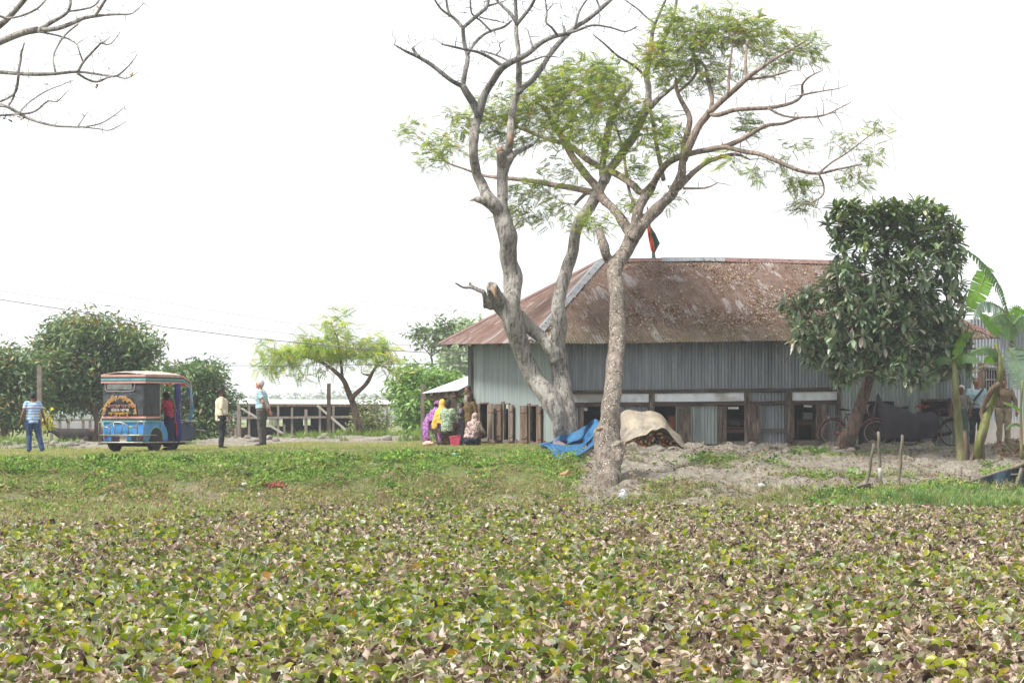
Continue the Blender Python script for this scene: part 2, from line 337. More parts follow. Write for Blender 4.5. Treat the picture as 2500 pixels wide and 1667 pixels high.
# ================================================================= PLANTS ON THE GROUND
def weeds():
    def tuft(n, L, wd, lean, seed):
        rg = np.random.default_rng(seed); V = []; Q = []; c = []
        for i in range(n):
            a = rg.uniform(0, 6.28); l = L*rg.uniform(.6, 1.1); ln = lean*rg.uniform(.4, 1.3); b = np.array([rg.normal(0, .12), rg.normal(0, .12), 0])*L
            dx, dy = math.cos(a), math.sin(a); px, py = -dy*wd, dx*wd; k = len(V)
            for (s, t, ww) in ((0, 0, 1), (ln*.35, .6, .8), (ln, .95, .12)):
                V += [(b[0]+dx*s*l-px*ww, b[1]+dy*s*l-py*ww, t*l), (b[0]+dx*s*l+px*ww, b[1]+dy*s*l+py*ww, t*l)]
            Q += [(k, k+2, k+3, k+1), (k+2, k+4, k+5, k+3)]; c += [rg.uniform(.8, 1.15)]*6
        return V, Q, c
    def creeper(n, s, seed):
        rg = np.random.default_rng(seed); V = []; Q = []; c = []
        for i in range(n):
            p = rg.normal(0, .5, 3); p[2] = abs(p[2])*.75; d = rg.normal(0, 1, 3); d[2] = d[2]*.5+.2; d /= np.linalg.norm(d); u = np.cross(d, rg.normal(0, 1, 3)); u /= np.linalg.norm(u); k = len(V)
            V += [p, p+d*s*.5+u*s*.28, p+d*s, p+d*s*.5-u*s*.28]; Q += [(k, k+1, k+2, k+3)]; c += [rg.uniform(.75, 1.25)]*4
        return V, Q, c
    grassT = [tuft(7, 1, .03, .9, s) for s in range(4)]; creepT = [creeper(16, .5, s) for s in range(5)]
    lm = leafmat('leaf_weed', .35, .55, .3)
    # creeping green cover of the bank
    N = 100000; X = RNG.uniform(-17, 17, N); d = RNG.uniform(51, 72.5, N); g = green(X, d); k = (RNG.random(N) < np.clip(g*1.15-.15, 0, 1)) & (d > foot(X)+.3) & ((d < crest(X)+.1) | (RNG.random(len(d)) < .12)); X, d, g = X[k], d[k], g[k]
    y = HOR+(E-gz(X, d))*F/d; px = X*F/d+CX
    n = len(X); pos = np.stack([X, d, gz(X, d)+.01], 1)
    dry = np.clip((y-1150)/60+(fbm(X*.7, d*.7, 21)-.5)*2.8, 0, 1)*np.where(px > 1960, .15, 1)
    cg = pick([C(108, 148, 60, .72), C(132, 172, 68, .72), C(158, 190, 90, .72), C(86, 120, 54, .62), C(172, 172, 106, .7)], n); cd = pick([C(186, 164, 134, .66), C(160, 140, 116, .62), C(170, 166, 108, .66), C(146, 164, 88, .66)], n)
    m = (RNG.random(n) < dry*.8)[:, None]; col = np.where(m, cd, cg)
    rot = frames(rdir(n, -.25, .25)); sc = RNG.uniform(.05, .15, n)*(.25+1.7*np.clip(fbm(X*1.5, d*1.5, 31)*1.5-.3, 0, 1))*np.clip((crest(X)-d)/1.6, .2, 1); tag(scatter('bank_creepers', creepT, pos, rot, sc, col, lm), 'low green creeping plants covering the left part of the pond bank', 'ground cover', kind='stuff')
    # grass: short on the flat top, long by the water at the right, dry tufts at the foot
    def grass(name, N, xr, dr, hmin, hmax, cols, dens, label, p=None, jit=.2):
        X = RNG.uniform(*xr, N); d = RNG.uniform(*dr, N); k = RNG.random(N) < dens(X, d); X, d = X[k], d[k]; n = len(X)
        pos = np.stack([X, d, gz(X, d)-.005], 1); rot = frames(rdir(n, -.1, .1)); h = RNG.uniform(hmin, hmax, n)*(.6+fbm(X, d, 41))
        tag(scatter(name, grassT, pos, rot, h, pick(cols, n, p, jit), lm), label, 'grass', kind='stuff')
    grass('short_grass', 60000, (-19, 2.2), (69.3, 90), .025, .065, [C(184, 178, 116, .66), C(160, 172, 96, .64), C(204, 188, 142, .66), C(142, 164, 84, .62)], lambda X, d: np.clip(green(X, d)*1.3, .05, 1), 'short worn grass on the flat ground behind the bank edge')
    grass('tall_grass', 7000, (5.6, 14.5), (60.8, 65.2), .12, .32, [C(140, 180, 108, .62), C(116, 158, 88, .6), C(164, 194, 124, .62), C(176, 168, 120, .6)], lambda X, d: np.clip((X*F/d+CX-1980)/260+(fbm(X*1.2, d, 47)-.5)*1.5, 0, 1)*np.clip((64.4-d)/1.6+(fbm(X*.9, d, 46)-.5)*1.4, 0, 1)*(.2+.8*(fbm(X, d, 42) > .45)), 'bright tall grass along the water edge at the right')
    grass('dry_grass', 30000, (-16, 12), (50, 65), .07, .2, [C(186, 168, 140, .66), C(160, 146, 118, .62), C(152, 168, 96, .66), C(204, 190, 162, .68)], lambda X, d: np.where(d > foot(X)+.2, np.clip(fbm(X*.9, d*.9, 43)*2.0-.62, 0, 1), 0), 'dry tangled grass at the foot of the bank')
    grass('soil_weeds', 9000, (2.2, 14.5), (63, 71.6), .04, .11, [C(130, 146, 76), C(150, 160, 92), C(168, 148, 122)], lambda X, d: (fbm(X*1.1, d*1.1, 44) > .56)*.8+.06, 'sparse weeds on the bare grey earth slope')
    grass('road_verge_weeds', 9000, (-19, 1), (85.5, 96), .06, .24, [C(126, 160, 66), C(150, 176, 80), C(110, 140, 60)], lambda X, d: (fbm(X*.7, d*.4, 45) > .56)*.85, 'weeds growing along the cloddy earth ridge')
    # leaf litter on the earth slope
    N = 24000; X = RNG.uniform(1, 14.5, N); d = RNG.uniform(61.5, 71.5, N); k = RNG.random(N) < np.clip(fbm(X*.8, d*.8, 51)*2.4-.85+np.clip((67.5-d)/4, 0, 1)*.5, 0, 1); X, d = X[k], d[k]; n = len(X)
    q = ([(0, -.3, 0), (.5, -.35, .2), (1, 0, .05), (.5, .35, .15), (0, .3, 0), (.5, 0, -.05)], [(0, 1, 5, 4), (1, 2, 3, 5)], [1]*6)
    tag(scatter('fallen_leaves', [q], np.stack([X, d, gz(X, d)+.012], 1), frames(rdir(n, -.3, .5), RNG.uniform(-1, 1, n)), RNG.uniform(.03, .075, n), pick([C(150, 118, 96), C(176, 148, 124), C(116, 90, 76), C(190, 170, 148)], n), leafmat('leaf_dry', .1, .8, .1)), 'brown fallen leaves scattered over the bare earth slope', 'leaf litter', kind='stuff')
def hyacinth():
    """the mat of water hyacinth: round cupped blades on stalks, many of them withered"""
    rg = np.random.default_rng(3); T = []; D = []
    rows = [0, .16, .42, .72, .92, 1.0]; wd = [.12, .36, .5, .44, .25, .06]
    for s in range(10):
        cup = rg.uniform(.15, .55); sw = rg.uniform(-.35, .3); tw = rg.uniform(-.6, .6)
        z = [(cup*w*2.2*(1+.3*tw)+sw*t*t, sw*t*t, cup*w*2.2*(1-.3*tw)+sw*t*t) for t, w in zip(rows, wd)]
        V, Q = blade(1, rows, [w*rg.uniform(.75, 1.02)*(1-.35*cup) for w in wd], z)
        tint = []
        e = rg.uniform(0, 1)
        for i, t in enumerate(rows):
            for j in range(3):
                a = .45*e if (j != 1 or t > .9) and t > .3 else 0; tint.append((1+a*.55, 1-.10*a, 1-.7*a))
        k = len(V); V += [(0, -.035, 0), (0, .035, 0), (-.55, -.045, -.75), (-.55, .045, -.75)]; Q += [(k, k+1, k+3, k+2)]; tint += [(1, 1, 1)]*4
        T.append((V, Q, tint))
    for s in range(14):
        curl = rg.uniform(.6, 1.9); V = []; Q = []
        for i, (t, w) in enumerate(zip(rows, wd)):
            w = w*rg.uniform(.45, .95); bend = rg.uniform(.2, .8)*t*t
            for j in (-1, 0, 1):
                a = j*curl*rg.uniform(.7, 1.3); V.append((t*.9-bend*.3, math.sin(a)*w*.8+rg.normal(0, .05), (1-math.cos(a))*w*1.1-bend*.55+rg.normal(0, .06)))
        for i in range(5): a = i*3; Q += [(a, a+3, a+4, a+1), (a+1, a+4, a+5, a+2)]
        k = len(V); V += [(0, -.035, 0), (0, .035, 0), (-.5, -.045, -.7), (-.5, .045, -.7)]; Q += [(k, k+1, k+3, k+2)]
        D.append((V, Q, [1]*len(V)))
    # positions, thinner towards the sides
    ds = []; xs = []; n0 = 0
    for a, b, dn in ((16, 24, 310), (24, 34, 260), (34, 48, 210), (48, 62.8, 170)):
        hw = b*.2+2.0; n = int((b-a)*2*hw*dn); ds.append(RNG.uniform(a, b, n)); xs.append(RNG.uniform(-hw, hw, n))
    d = np.concatenate(ds); X = np.concatenate(xs)
    edge = foot(X)+.5+(fbm(X*1.1, X*0+3, 61)-.5)*1.6-np.clip((X-6)/4, 0, 1)*.6
    k = (d < edge) & (RNG.random(len(d)) < .55+.6*fbm(X*1.1, d*.9, 62)); X, d = X[k], d[k]; n = len(X)
    px = X*F/d+CX
    deadp = np.clip(.53+(fbm(X*.45, d*.3, 63)-.5)*.9+(fbm(X*1.6, d*1.2, 68)-.5)*.9+np.clip((29-d)/11, 0, 1)*.26+np.clip((X-1)/8, -.1, .1), .12, .9)
    dead = RNG.random(n) < deadp
    z = -1.33+RNG.uniform(0, .20, n)+(fbm(X*1.3, d*1.3, 64)-.5)*.16
    pos = np.stack([X, d, z], 1); g = ~dead; gi = np.where(g)[0]; di = np.where(dead)[0]
    m1 = leafmat('leaf_hyacinth', .42, .38, .5)
    dr = rdir(len(gi), -.2, .72); fade = (RNG.random(len(gi)) < .30)[:, None]
    cg = np.where(fade, pick([C(190, 198, 172, .62), C(160, 172, 144, .58), C(140, 156, 118, .56)], len(gi)), pick([C(142, 156, 26, .62), C(172, 178, 40, .64), C(118, 140, 34, .58), C(92, 116, 42, .55), C(190, 150, 46, .56)], len(gi), [.3, .27, .23, .175, .025]))
    sz = RNG.uniform(.06, .118, len(gi))
    tag(scatter('water_hyacinth', T, pos[gi], frames(dr, RNG.normal(0, .5, len(gi))), np.stack([sz*RNG.uniform(.9, 1.15, len(gi)), sz, sz], 1), cg, m1), 'mat of green water hyacinth leaves covering the pond', 'water plants', kind='stuff')
    m2 = leafmat('leaf_withered', .2, .5, .3)
    dr = rdir(len(di), -.5, .7); cd = pick([C(206, 182, 164, .64), C(174, 148, 132, .58), C(136, 108, 96, .53), C(226, 212, 196, .7), C(94, 72, 62, .45), C(168, 158, 108, .54)], len(di), [.28, .22, .17, .14, .08, .11])
    sz = RNG.uniform(.07, .14, len(di))
    tag(scatter('withered_hyacinth', D, pos[di]+np.array([0, 0, .015]), frames(dr, RNG.uniform(-3, 3, len(di))), np.stack([sz*1.15, sz*.85, sz], 1), cd, m2), 'withered brown curled leaves among the water hyacinth', 'water plants', kind='stuff')
    # a dark floor just under the canopy paints the shade in the gaps
    a, b = np.meshgrid(np.arange(-16, 16, .25), np.arange(12, 62.3, .3)); zz = -1.40+(fbm(a*2, b*2, 66)-.5)*.1; nx = a.shape[1]; V = np.stack([a, b, zz], -1).reshape(-1, 3)
    i = (np.arange(a.shape[0]-1)[:, None]*nx+np.arange(nx-1)[None]).ravel()
    tag(link('gap_shade_floor', npmesh('rl', V, np.stack([i, i+1, i+nx+1, i+nx], 1)), mat('rot', C(66, 60, 40, .4), C(44, 38, 30, .4), 16, .8, 0, .2, .8, 30, c3=C(84, 76, 46, .4))), 'dark sheet painting the shade in the gaps under the floating plants', 'water plants', kind='stuff')
    # thin grass blades poking out near the front left
    tv = []; Q = []
    for i in range(8):
        a = i*.8; dx, dy = math.cos(a), math.sin(a); k = len(tv)
        for s, t, ww in ((0, 0, .018), (.18, .6, .014), (.5, 1, .002)): tv += [(dx*s-dy*ww, dy*s+dx*ww, t), (dx*s+dy*ww, dy*s-dx*ww, t)]
        Q += [(k, k+2, k+3, k+1), (k+2, k+4, k+5, k+3)]
    N = 2600; X = RNG.uniform(-8, 8, N); d = RNG.uniform(19, 40, N); k = (RNG.random(N) < (fbm(X*.9, d*.5, 67) > .6)*np.where(X < -.5, .5, .12)); X, d = X[k], d[k]
    tag(scatter('pond_grass', [(tv, Q, [1]*len(tv))], np.stack([X, d, X*0-1.38], 1), frames(rdir(len(X), -.1, .1)), RNG.uniform(.22, .42, len(X)), pick([C(160, 200, 90, .6), C(130, 180, 70, .6)], len(X)), m1), 'thin grass blades growing between the pond plants', 'grass', kind='stuff')
weeds(); hyacinth()
# ================================================================= TIN HOUSE
def corrugated(name, A, B, bot, top, m, parent, pitch=.076, amp=.014, nrm=None, lean=None, rows=3, thick=0, sag=0):
    """a corrugated sheet: from A to B along its foot; bot(t), top(t) give the lower and upper points; real folds"""
    A, B = Vector(A), Vector(B); L = (B-A).length; n = max(2, int(L/pitch*6)); V = []; S = []
    for r in range(rows+1):
        f = r/rows
        for i in range(n+1):
            t = i/n; u = t*L; p0, p1 = bot(t), top(t); p = p0.lerp(p1, f)
            nn = nrm if nrm is not None else Vector((0, -1, 0))
            V.append(p+nn*(amp*math.sin(2*math.pi*u/pitch))); S.append((u+A.x*3.1, (p1-p0).length*f+(p0-bot(0)).z*0, 0))
    i = (np.arange(rows)[:, None]*(n+1)+np.arange(n)[None]).ravel(); Q = np.stack([i, i+1, i+n+2, i+n+1], 1)
    return link(name, npmesh(name, [tuple(v) for v in V], Q, True, suv=S), m, parent)
def tinmat(name, base, dark, light, rust=.15, rustc=None, metal=.25, rough=.5, streak=1, lichen=0, sheet=.72, patch=.0):
    t = NT(name); c = t.coord('suv'); cs = t.coord('suv', (6, .5, 1)); cf = t.coord('suv', (14, 1.0, 1))
    sp = t.n('ShaderNodeSeparateXYZ'); t.l(c, sp.inputs[0])
    su = t.math('FLOOR', t.math('DIVIDE', sp.outputs[0], sheet)); wn = t.n('ShaderNodeTexWhiteNoise', noise_dimensions='1D'); t.l(su, wn.inputs['W'])
    big = t.noise(c, .9, 5, .6); st = t.noise(cs, 1, 5, .6); fi = t.noise(cf, 1, 4, .7); ob = t.noise(t.coord('Object'), 3.2, 6, .65)
    col = t.ramp(st, [(.3, dark), (.52, base), (.72, light)])
    col = t.mix(t.math('MULTIPLY', t.math('SUBTRACT', wn.outputs[0], .5), .22), col, (0, 0, 0)) if 0 else t.mix(t.math('MULTIPLY', wn.outputs[0], .28), col, light)
    lap = t.math('LESS_THAN', t.math('FRACT', t.math('DIVIDE', sp.outputs[0], sheet)), .018); col = t.mix(t.math('MULTIPLY', lap, .5), col, dark)
    if rust:
        rc = rustc or C(128, 78, 58); m = t.ramp(t.math('ADD', t.math('MULTIPLY', st, .55), t.math('MULTIPLY', ob, .45)), [(.62-rust, 0), (.72-rust, 1)])
        rcol = t.ramp(fi, [(.3, tuple(v*.72 for v in rc)), (.7, tuple(min(1, v*1.25) for v in rc))]); col = t.mix(m, col, rcol)
    if patch:
        pn = t.noise(t.coord('suv', (1.6, .9, 1)), 1.1, 5, .6, .6); m = t.math('MULTIPLY', t.ramp(pn, [(.60-patch, 0), (.64-patch, 1)]), t.ramp(t.noise(t.coord('suv', (13.2, .35, 1)), 1, 2), [(.42, 0), (.5, 1)]))
        col = t.mix(m, col, C(182, 172, 170))
    if lichen:
        low = t.ramp(sp.outputs[1], [(0, 1), (.35, 0)]) if 0 else t.math('SUBTRACT', 1, t.math('MULTIPLY', sp.outputs[1], 1.0))
        lf = t.math('MULTIPLY', t.ramp(t.noise(t.coord('suv', (1.3, .6, 1)), 1.6, 5, .6), [(.5, 0), (.62, 1)]), t.n('ShaderNodeClamp').outputs[0]); cl = t.t.nodes[-1]
        t.l(low, cl.inputs[0]); m2 = t.math('MULTIPLY', lf, lichen); col = t.mix(m2, col, C(142, 150, 104))
    t.bsdf(col, t.ramp(fi, [(.3, rough), (.7, min(1, rough+.25))]), metal, .4, t.bump(fi, .12, .01)); MATS[name] = t.m; return t.m
WOOD = mat('old_wood', C(140, 124, 110), C(78, 66, 58), 5, .9, 0, .15, .8, 22, (6, 6, .8), C(170, 156, 142), .03)
WOODL = mat('brown_wood', C(150, 126, 108), C(88, 68, 56), 4, .9, 0, .15, .6, 22, (6, 6, .8), C(160, 140, 124), .015)
WOODH = mat('beam_wood', C(124, 110, 100), C(68, 60, 54), 4, .9, 0, .15, .7, 22, (.7, 5, 6), C(132, 118, 106), .02)
def yf(x, y, d=73.0): return y-(x-1381)*7/670.           # the front wall's timbers climb slightly to the right
def house():
    H = thing('tin_house', P(1710, 1088, 76), 'long grey corrugated tin house with a rusty hipped roof and low open windows', 'house')
    grey = tinmat('tin_wall_grey', C(150, 156, 162, .68), C(114, 121, 128, .64), C(178, 184, 190, .7), .02, metal=.35, rough=.45)
    pale = tinmat('tin_wall_pale', C(172, 184, 182), C(140, 154, 154), C(196, 206, 202), .0, metal=.3, rough=.5)
    green_ = tinmat('tin_wall_green', C(164, 176, 174, .7), C(126, 140, 138, .66), C(190, 200, 196, .72), .03, metal=.35, rough=.45)
    rusty = tinmat('tin_roof_rust', C(150, 128, 117), C(110, 88, 77), C(172, 152, 143), .17, C(128, 101, 84), .15, .85, patch=.022, lichen=.25)
    cap = tinmat('tin_cap', C(172, 176, 180, .5), C(136, 140, 146, .5), C(196, 198, 202, .5), .03, metal=.4, rough=.45)
    caprust = tinmat('tin_cap_rust', C(150, 118, 112), C(120, 86, 80), C(170, 140, 134), .1, metal=.1, rough=.7)
    N0 = P(1370, 1088, 73); F0 = Vector((-1.07, 78.6, 0))
    # --- roof
    FL = P(1290, 837, 72.3); FR = P(2442, 825, 72.3); BL = P(1068, 841, 79.0); BR = Vector((FR.x-2.46, 79.0, FR.z-.02))
    RL = P(1466, 636, 75.65); RR = P(2030, 640, 75.65); RM = P(1740, 633, 75.65)
    def ridge(x):
        if x <= RM.x: k = (x-RL.x)/(RM.x-RL.x); return RL.lerp(RM, max(0, k))
        k = (x-RM.x)/(RR.x-RM.x); return RM.lerp(RR, min(1, k))
    LEAN = (RL-(FL+BL)/2); du = (BL-FL)/2                     # du: half the roof depth, the direction the folds run in
    def fb(t): p = FL.lerp(FR, t); return p+Vector((0, 0, -.02*math.sin(t*9)-.025*math.sin(t*math.pi)))
    def ft(t):
        p = FL.lerp(FR, t); x0 = p.x+du.x                  # where this fold would meet the ridge
        if x0 < RL.x: k = max(.002, (p.x-FL.x)/(RL.x-du.x-FL.x)); return FL.lerp(RL, k)
        if x0 > RR.x: k = max(.002, (FR.x-p.x)/(FR.x-(RR.x-du.x))); return FR.lerp(RR, k)
        return ridge(x0)
    nf = (FR-FL).cross(RL-FL).normalized(); nf = nf if nf.z > 0 else -nf
    roof = corrugated('roof', FL, FR, fb, ft, rusty, H, nrm=nf, amp=.012, rows=14)
    def wobble(o):
        for v in o.data.vertices: v.co += nf*(noise.noise(v.co*.8)*.03)
    wobble(roof)
    M0 = (FL+BL)/2
    def et(t): return FL.lerp(RL, max(.002, t*2)) if t < .5 else RL.lerp(BL, min(.998, (t-.5)*2))
    ne = (BL-FL).cross(RL-FL).normalized(); ne = ne if ne.z > 0 else -ne
    corrugated('roof_end', FL, BL, lambda t: FL.lerp(BL, t), et, tinmat('tin_roof_end', C(154, 126, 116), C(122, 94, 84), C(176, 158, 152), .17, C(132, 100, 88), .15, .75, patch=.03), H, nrm=ne, rows=8)
    def rt(t): return FR.lerp(RR, max(.002, t*2)) if t < .5 else RR.lerp(BR, min(.998, (t-.5)*2))
    nr = (BR-FR).cross(RR-FR).normalized(); nr = nr if nr.z > 0 else -nr
    corrugated('roof_end', FR, BR, lambda t: FR.lerp(BR, t), rt, rusty, H, nrm=nr, rows=6)
    nb = Vector((0, nf.y*-1, nf.z)).normalized()
    def bt(t):
        p = BL.lerp(BR, t); x0 = p.x-du.x
        if x0 < RL.x: return BL.lerp(RL, max(.002, (p.x-BL.x)/(RL.x+du.x-BL.x)))
        if x0 > RR.x: return BR.lerp(RR, max(.002, (BR.x-p.x)/(BR.x-(RR.x+du.x))))
        return ridge(x0)
    corrugated('roof_back', BL, BR, lambda t: BL.lerp(BR, t), bt, rusty, H, nrm=nb, rows=6)
    up = Vector((0, 0, 1))
    def capstrip(name, pts, wd, m, n1, n2, o=.028):
        V = []; S = []; u = 0
        for i, p in enumerate(pts):
            if i: u += (p-pts[i-1]).length
            t = (pts[min(i+1, len(pts)-1)]-pts[max(i-1, 0)]).normalized()
            a = t.cross(n1).normalized(); b = t.cross(n2).normalized()
            if a.dot(n2) > 0: a = -a
            if b.dot(n1) > 0: b = -b
            w1 = wd*(1+.05*math.sin(i*2.1))
            V += [p+a*w1+n1*o*.9, p+up*.05, p+b*w1+n2*o*.9]; S += [(u, 0, 0), (u, wd, 0), (u, wd*2, 0)]
        Q = []
        for i in range(len(pts)-1): k = i*3; Q += [(k, k+3, k+4, k+1), (k+1, k+4, k+5, k+2)]
        return link(name, npmesh(name, [tuple(v) for v in V], Q, False, suv=S), m, H)
    def seg(a, b, n): return [a.lerp(b, i/n) for i in range(n+1)]
    capstrip('hip_cap', seg(FL.lerp(RL, .02), RL, 6), .155, cap, nf, ne); capstrip('hip_cap', seg(FR.lerp(RR, .01), RR, 5), .14, caprust, nf, nr)
    capstrip('hip_cap', seg(BL.lerp(RL, .01), RL, 5), .14, caprust, nb, ne)
    capstrip('ridge_cap', [ridge(x) for x in np.linspace(RL.x, P(1625, 0, 75.65).x, 4)], .13, caprust, nf, nb)
    capstrip('ridge_cap', [ridge(x)+up*.012 for x in np.linspace(P(1615, 0, 75.65).x, P(1770, 0, 75.65).x, 5)], .15, cap, nf, nb)
    capstrip('ridge_cap', [ridge(x)+up*.004 for x in np.linspace(P(1768, 0, 75.65).x, RR.x, 6)], .15, caprust, nf, nb)
    # rafter ends under the eave
    for i in range(14):
        t = .05+i*.068; p = fb(t)+Vector((0, .05, -.07)); MB().bar(p, p+du.normalized()*.9+Vector((0, 0, .5)), .06, .08).build('rafter', WOODL, H)
    for i in range(7):
        t = .07+i*.14; p = FL.lerp(BL, t)+Vector((.05, 0, -.07)); MB().bar(p, p+Vector((.8, 0, .45)), .06, .08).build('rafter', WOODL, H)
    # --- walls
    def fp(x, y, off=0.0): p = P(x, y, 73.0-off); return p
    def panel(name, x0, x1, yt0, yt1, yb0, yb1, m, off=0.0, pitch=.085, amp=.016):
        A, B = fp(x0, yb0, off), fp(x1, yb1, off); T0, T1 = fp(x0, yt0, off), fp(x1, yt1, off)
        return corrugated(name, A, B, lambda t: A.lerp(B, t), lambda t: T0.lerp(T1, t), m, H, pitch=pitch, amp=amp, rows=1)
    def fbox(name, x0, x1, yt, yb, m, off=.05, th=.06, tilt=0, parent=H, wob=.012):
        """a board lying on the front wall between pixel bounds"""
        mb = MB(); n = max(1, int(abs(x1-x0)/60)); k = len(mb.v); F1 = 73-off; g = lambda x, y, d: P(x, y, d)*1
        vs = []
        for i in range(n+1):
            x = x0+(x1-x0)*i/n; dy = -tilt*i/n; j = random.uniform(-.9, .9)
            for (yy, dd) in ((yt+dy+j, F1), (yb+dy+j, F1), (yb+dy+j, F1+th), (yt+dy+j, F1+th)):
                p = P(x, yy, 73.0); vs.append(Vector((p.x, dd, p.z)))
        fs = [(0, 1, 2, 3)[::-1], tuple(n*4+q for q in (0, 1, 2, 3))]
        for i in range(n):
            a = i*4
            for q in range(4): fs.append((a+q, a+(q+1) % 4, a+4+(q+1) % 4, a+4+q))
        mb.add(vs, fs); return mb.build(name, m, parent)
    panel('upper_wall', 1366, 2050, 826, 820, yf(1370, 955), yf(2050, 955), grey)
    panel('side_wall', 2050, 2370, 820, 822, 1091, 1091, green_, .06)
    fbox('beam', 1372, 2050, 953.5, 962.5, WOODH, .07, .1, 7); fbox('beam', 1372, 2050, 984, 994, WOODH, .07, .1, 7)
    wp = mat('white_board', C(238, 242, 246, .85), C(216, 222, 226, .82), 3, .7, 0, .2, .15, c3=C(180, 178, 170, .65))
    for x0, x1 in ((1397, 1584), (1598, 1816), (1933, 2046)):
        y0 = yf((x0+x1)/2, 962); fbox('white_panel', x0, x1, y0+1.5, y0+22.5, wp, .03, .04, (x1-x0)*.0104)
    for x0, x1, y0, y1 in ((1584, 1598, 961, 1088), (1817, 1830, 957, 1088), (1919, 1933, 956, 1088), (2043, 2052, 945, 1088), (1368, 1384, 955, 1088), (1414, 1425, 993, 1085)):
        fbox('post', x0, x1, y0, y1, WOOD, .09, .12)
    # corrugated in-fills between the openings: x0,x1,top,bottom
    for x0, x1, y0, y1, m in ((1384, 1414, 992, 1088, grey), (1472, 1584, 991, 1088, grey), (1650, 1752, 990, 1084, green_), (1830, 1919, 958, 1088, grey), (2012, 2045, 985, 1088, grey)):
        panel('wall_panel', x0, x1, y0, y0, y1, y1, m, .0)
    sill = mat('mud_sill', C(150, 142, 132), C(120, 112, 104), 9, .95, 0, .1, .6)
    for x0, x1, y0, y1 in ((1425, 1472, 1078, 1090), (1598, 1656, 1083, 1090), (1752, 1830, 1077, 1090), (1933, 2014, 1074, 1090)): fbox('sill', x0, x1, y0, y1, sill, .06, .16)
    fbox('brace_board', 1857, 1917, 1046, 1058, mat('grey_wood', C(128, 124, 120), C(96, 92, 88), 4, .9, 0, .1, .5, 20, (.7, 5, 6)), .06, .03)
    def shutter(x0, x1, y0, y1, m=WOOD, lean=0, off=.1):
        """an open plank shutter with its frame"""
        mb = MB(); p0, p1 = P(x0, y1, 73), P(x1, y0, 73); wx = (p1.x-p0.x); n = 2 if wx < .3 else 3
        for i in range(n):
            a = p0.x+wx*i/n+.004; b = p0.x+wx*(i+1)/n-.004; mb.box(((a+b)/2, 73-off, (p0.z+p1.z)/2+random.uniform(-.012, .012)), (b-a, .03, p1.z-p0.z))
        o = mb.build('shutter', m, H, wob=.006)
        mb = MB()
        for f in (.12, .86): MB().box(((p0.x+p1.x)/2, 73-off-.024, p0.z+(p1.z-p0.z)*f), (wx*.96, .016, .05)).build('batten', m, o)
        return o
    for x0, x1, y0, y1 in ((1655, 1686, 995, 1083), (1752, 1773, 992, 1081), (1823, 1856, 990, 1080), (1917, 1938, 988, 1078), (1990, 2018, 987, 1073)): shutter(x0, x1, y0, y1, off=.13)
    # --- end wall: N0 (near corner) to F0 (far corner)
    dv = F0-Vector((N0.x, 73, 0)); Lw = dv.length; dn = dv.normalized(); no = Vector((-dn.y, dn.x, 0)); no = no if no.x < 0 else -no
    def ex(x):                                                # the spot on the end wall seen in photo column x
        k = (x-CX)/F; s = (k*73-N0.x)/(dv.x-k*dv.y); return s
    def ep(x, y, off=0): s = ex(x); q = Vector((N0.x, 73, 0))+dv*s; return Vector((q.x, q.y, E+(HOR-y)*q.y/F))+no*off
    def epanel(x0, x1, yt0, yt1, yb0, yb1, m=pale, name='end_wall'):
        A, B, T0, T1 = ep(x0, yb0), ep(x1, yb1), ep(x0, yt0), ep(x1, yt1)
        corrugated(name, A, B, lambda t: A.lerp(B, t), lambda t: T0.lerp(T1, t), m, H, nrm=no, rows=1, amp=.006)
    epanel(1370, 1155, 820, 836, 991, 985)
    for a, b in ((1370, 1310), (1294, 1241), (1230, 1189), (1171, 1155)): epanel(a, b, 991-(1370-a)*.028, 991-(1370-b)*.028, 1090-(1370-a)*.06, 1090-(1370-b)*.06, name='end_wall_panel')
    rustb = tinmat('tin_foot', C(160, 140, 132), C(120, 92, 82), C(190, 180, 174), .2, C(128, 88, 74))
    A, B = ep(1369, 1091, .015), ep(1156, 1079, .015); corrugated('rusty_foot', A, B, lambda t: A.lerp(B, t), lambda t: A.lerp(B, t)+Vector((0, 0, .13+.03*math.sin(t*40))), rustb, H, nrm=no, rows=1, amp=.007)
    def ebox(name, x0, x1, y0, y1, m, off=.04, th=.05, par=H):
        x0 += 88*off; x1 += 88*off; q = [ep(x0, y0, off), ep(x1, y0, off), ep(x1, y1, off), ep(x0, y1, off)]; mb = MB(); mb.add(q+[p-no*th for p in q], [(0, 1, 2, 3), (7, 6, 5, 4), (0, 4, 5, 1), (1, 5, 6, 2), (2, 6, 7, 3), (3, 7, 4, 0)]); return mb.build(name, m, par)
    for x0, x1, y0, y1 in ((1160, 1171, 985, 1072), (1204, 1222.5, 986, 1074), (1241.5, 1251.5, 988, 1077), (1269, 1286, 990, 1081), (1309, 1320, 991, 1083)):
        o = ebox('shutter', x0, x1, y0, y1, WOODL, .08, .03)
        for f in (.15, .85): ebox('batten', x0+1, x1-1, y0+(y1-y0)*f-2, y0+(y1-y0)*f+3, WOODL, .1, .016, o)
    # the open leaf seen edge-on beside the first window
    ebox('shutter', 1189.5, 1199.5, 985, 1072, mat('wood_pale', C(172, 152, 134), C(140, 118, 102), 4, .9, 0, .1, .5, 20, (6, 6, .8)), .22, .03)
    for x0, x1, y0, y1 in ((1222.5, 1230, 980, 1080), (1286, 1294, 985, 1085), (1171, 1173, 983, 1076)): ebox('window_post', x0, x1, y0, y1, WOOD, .03, .06)
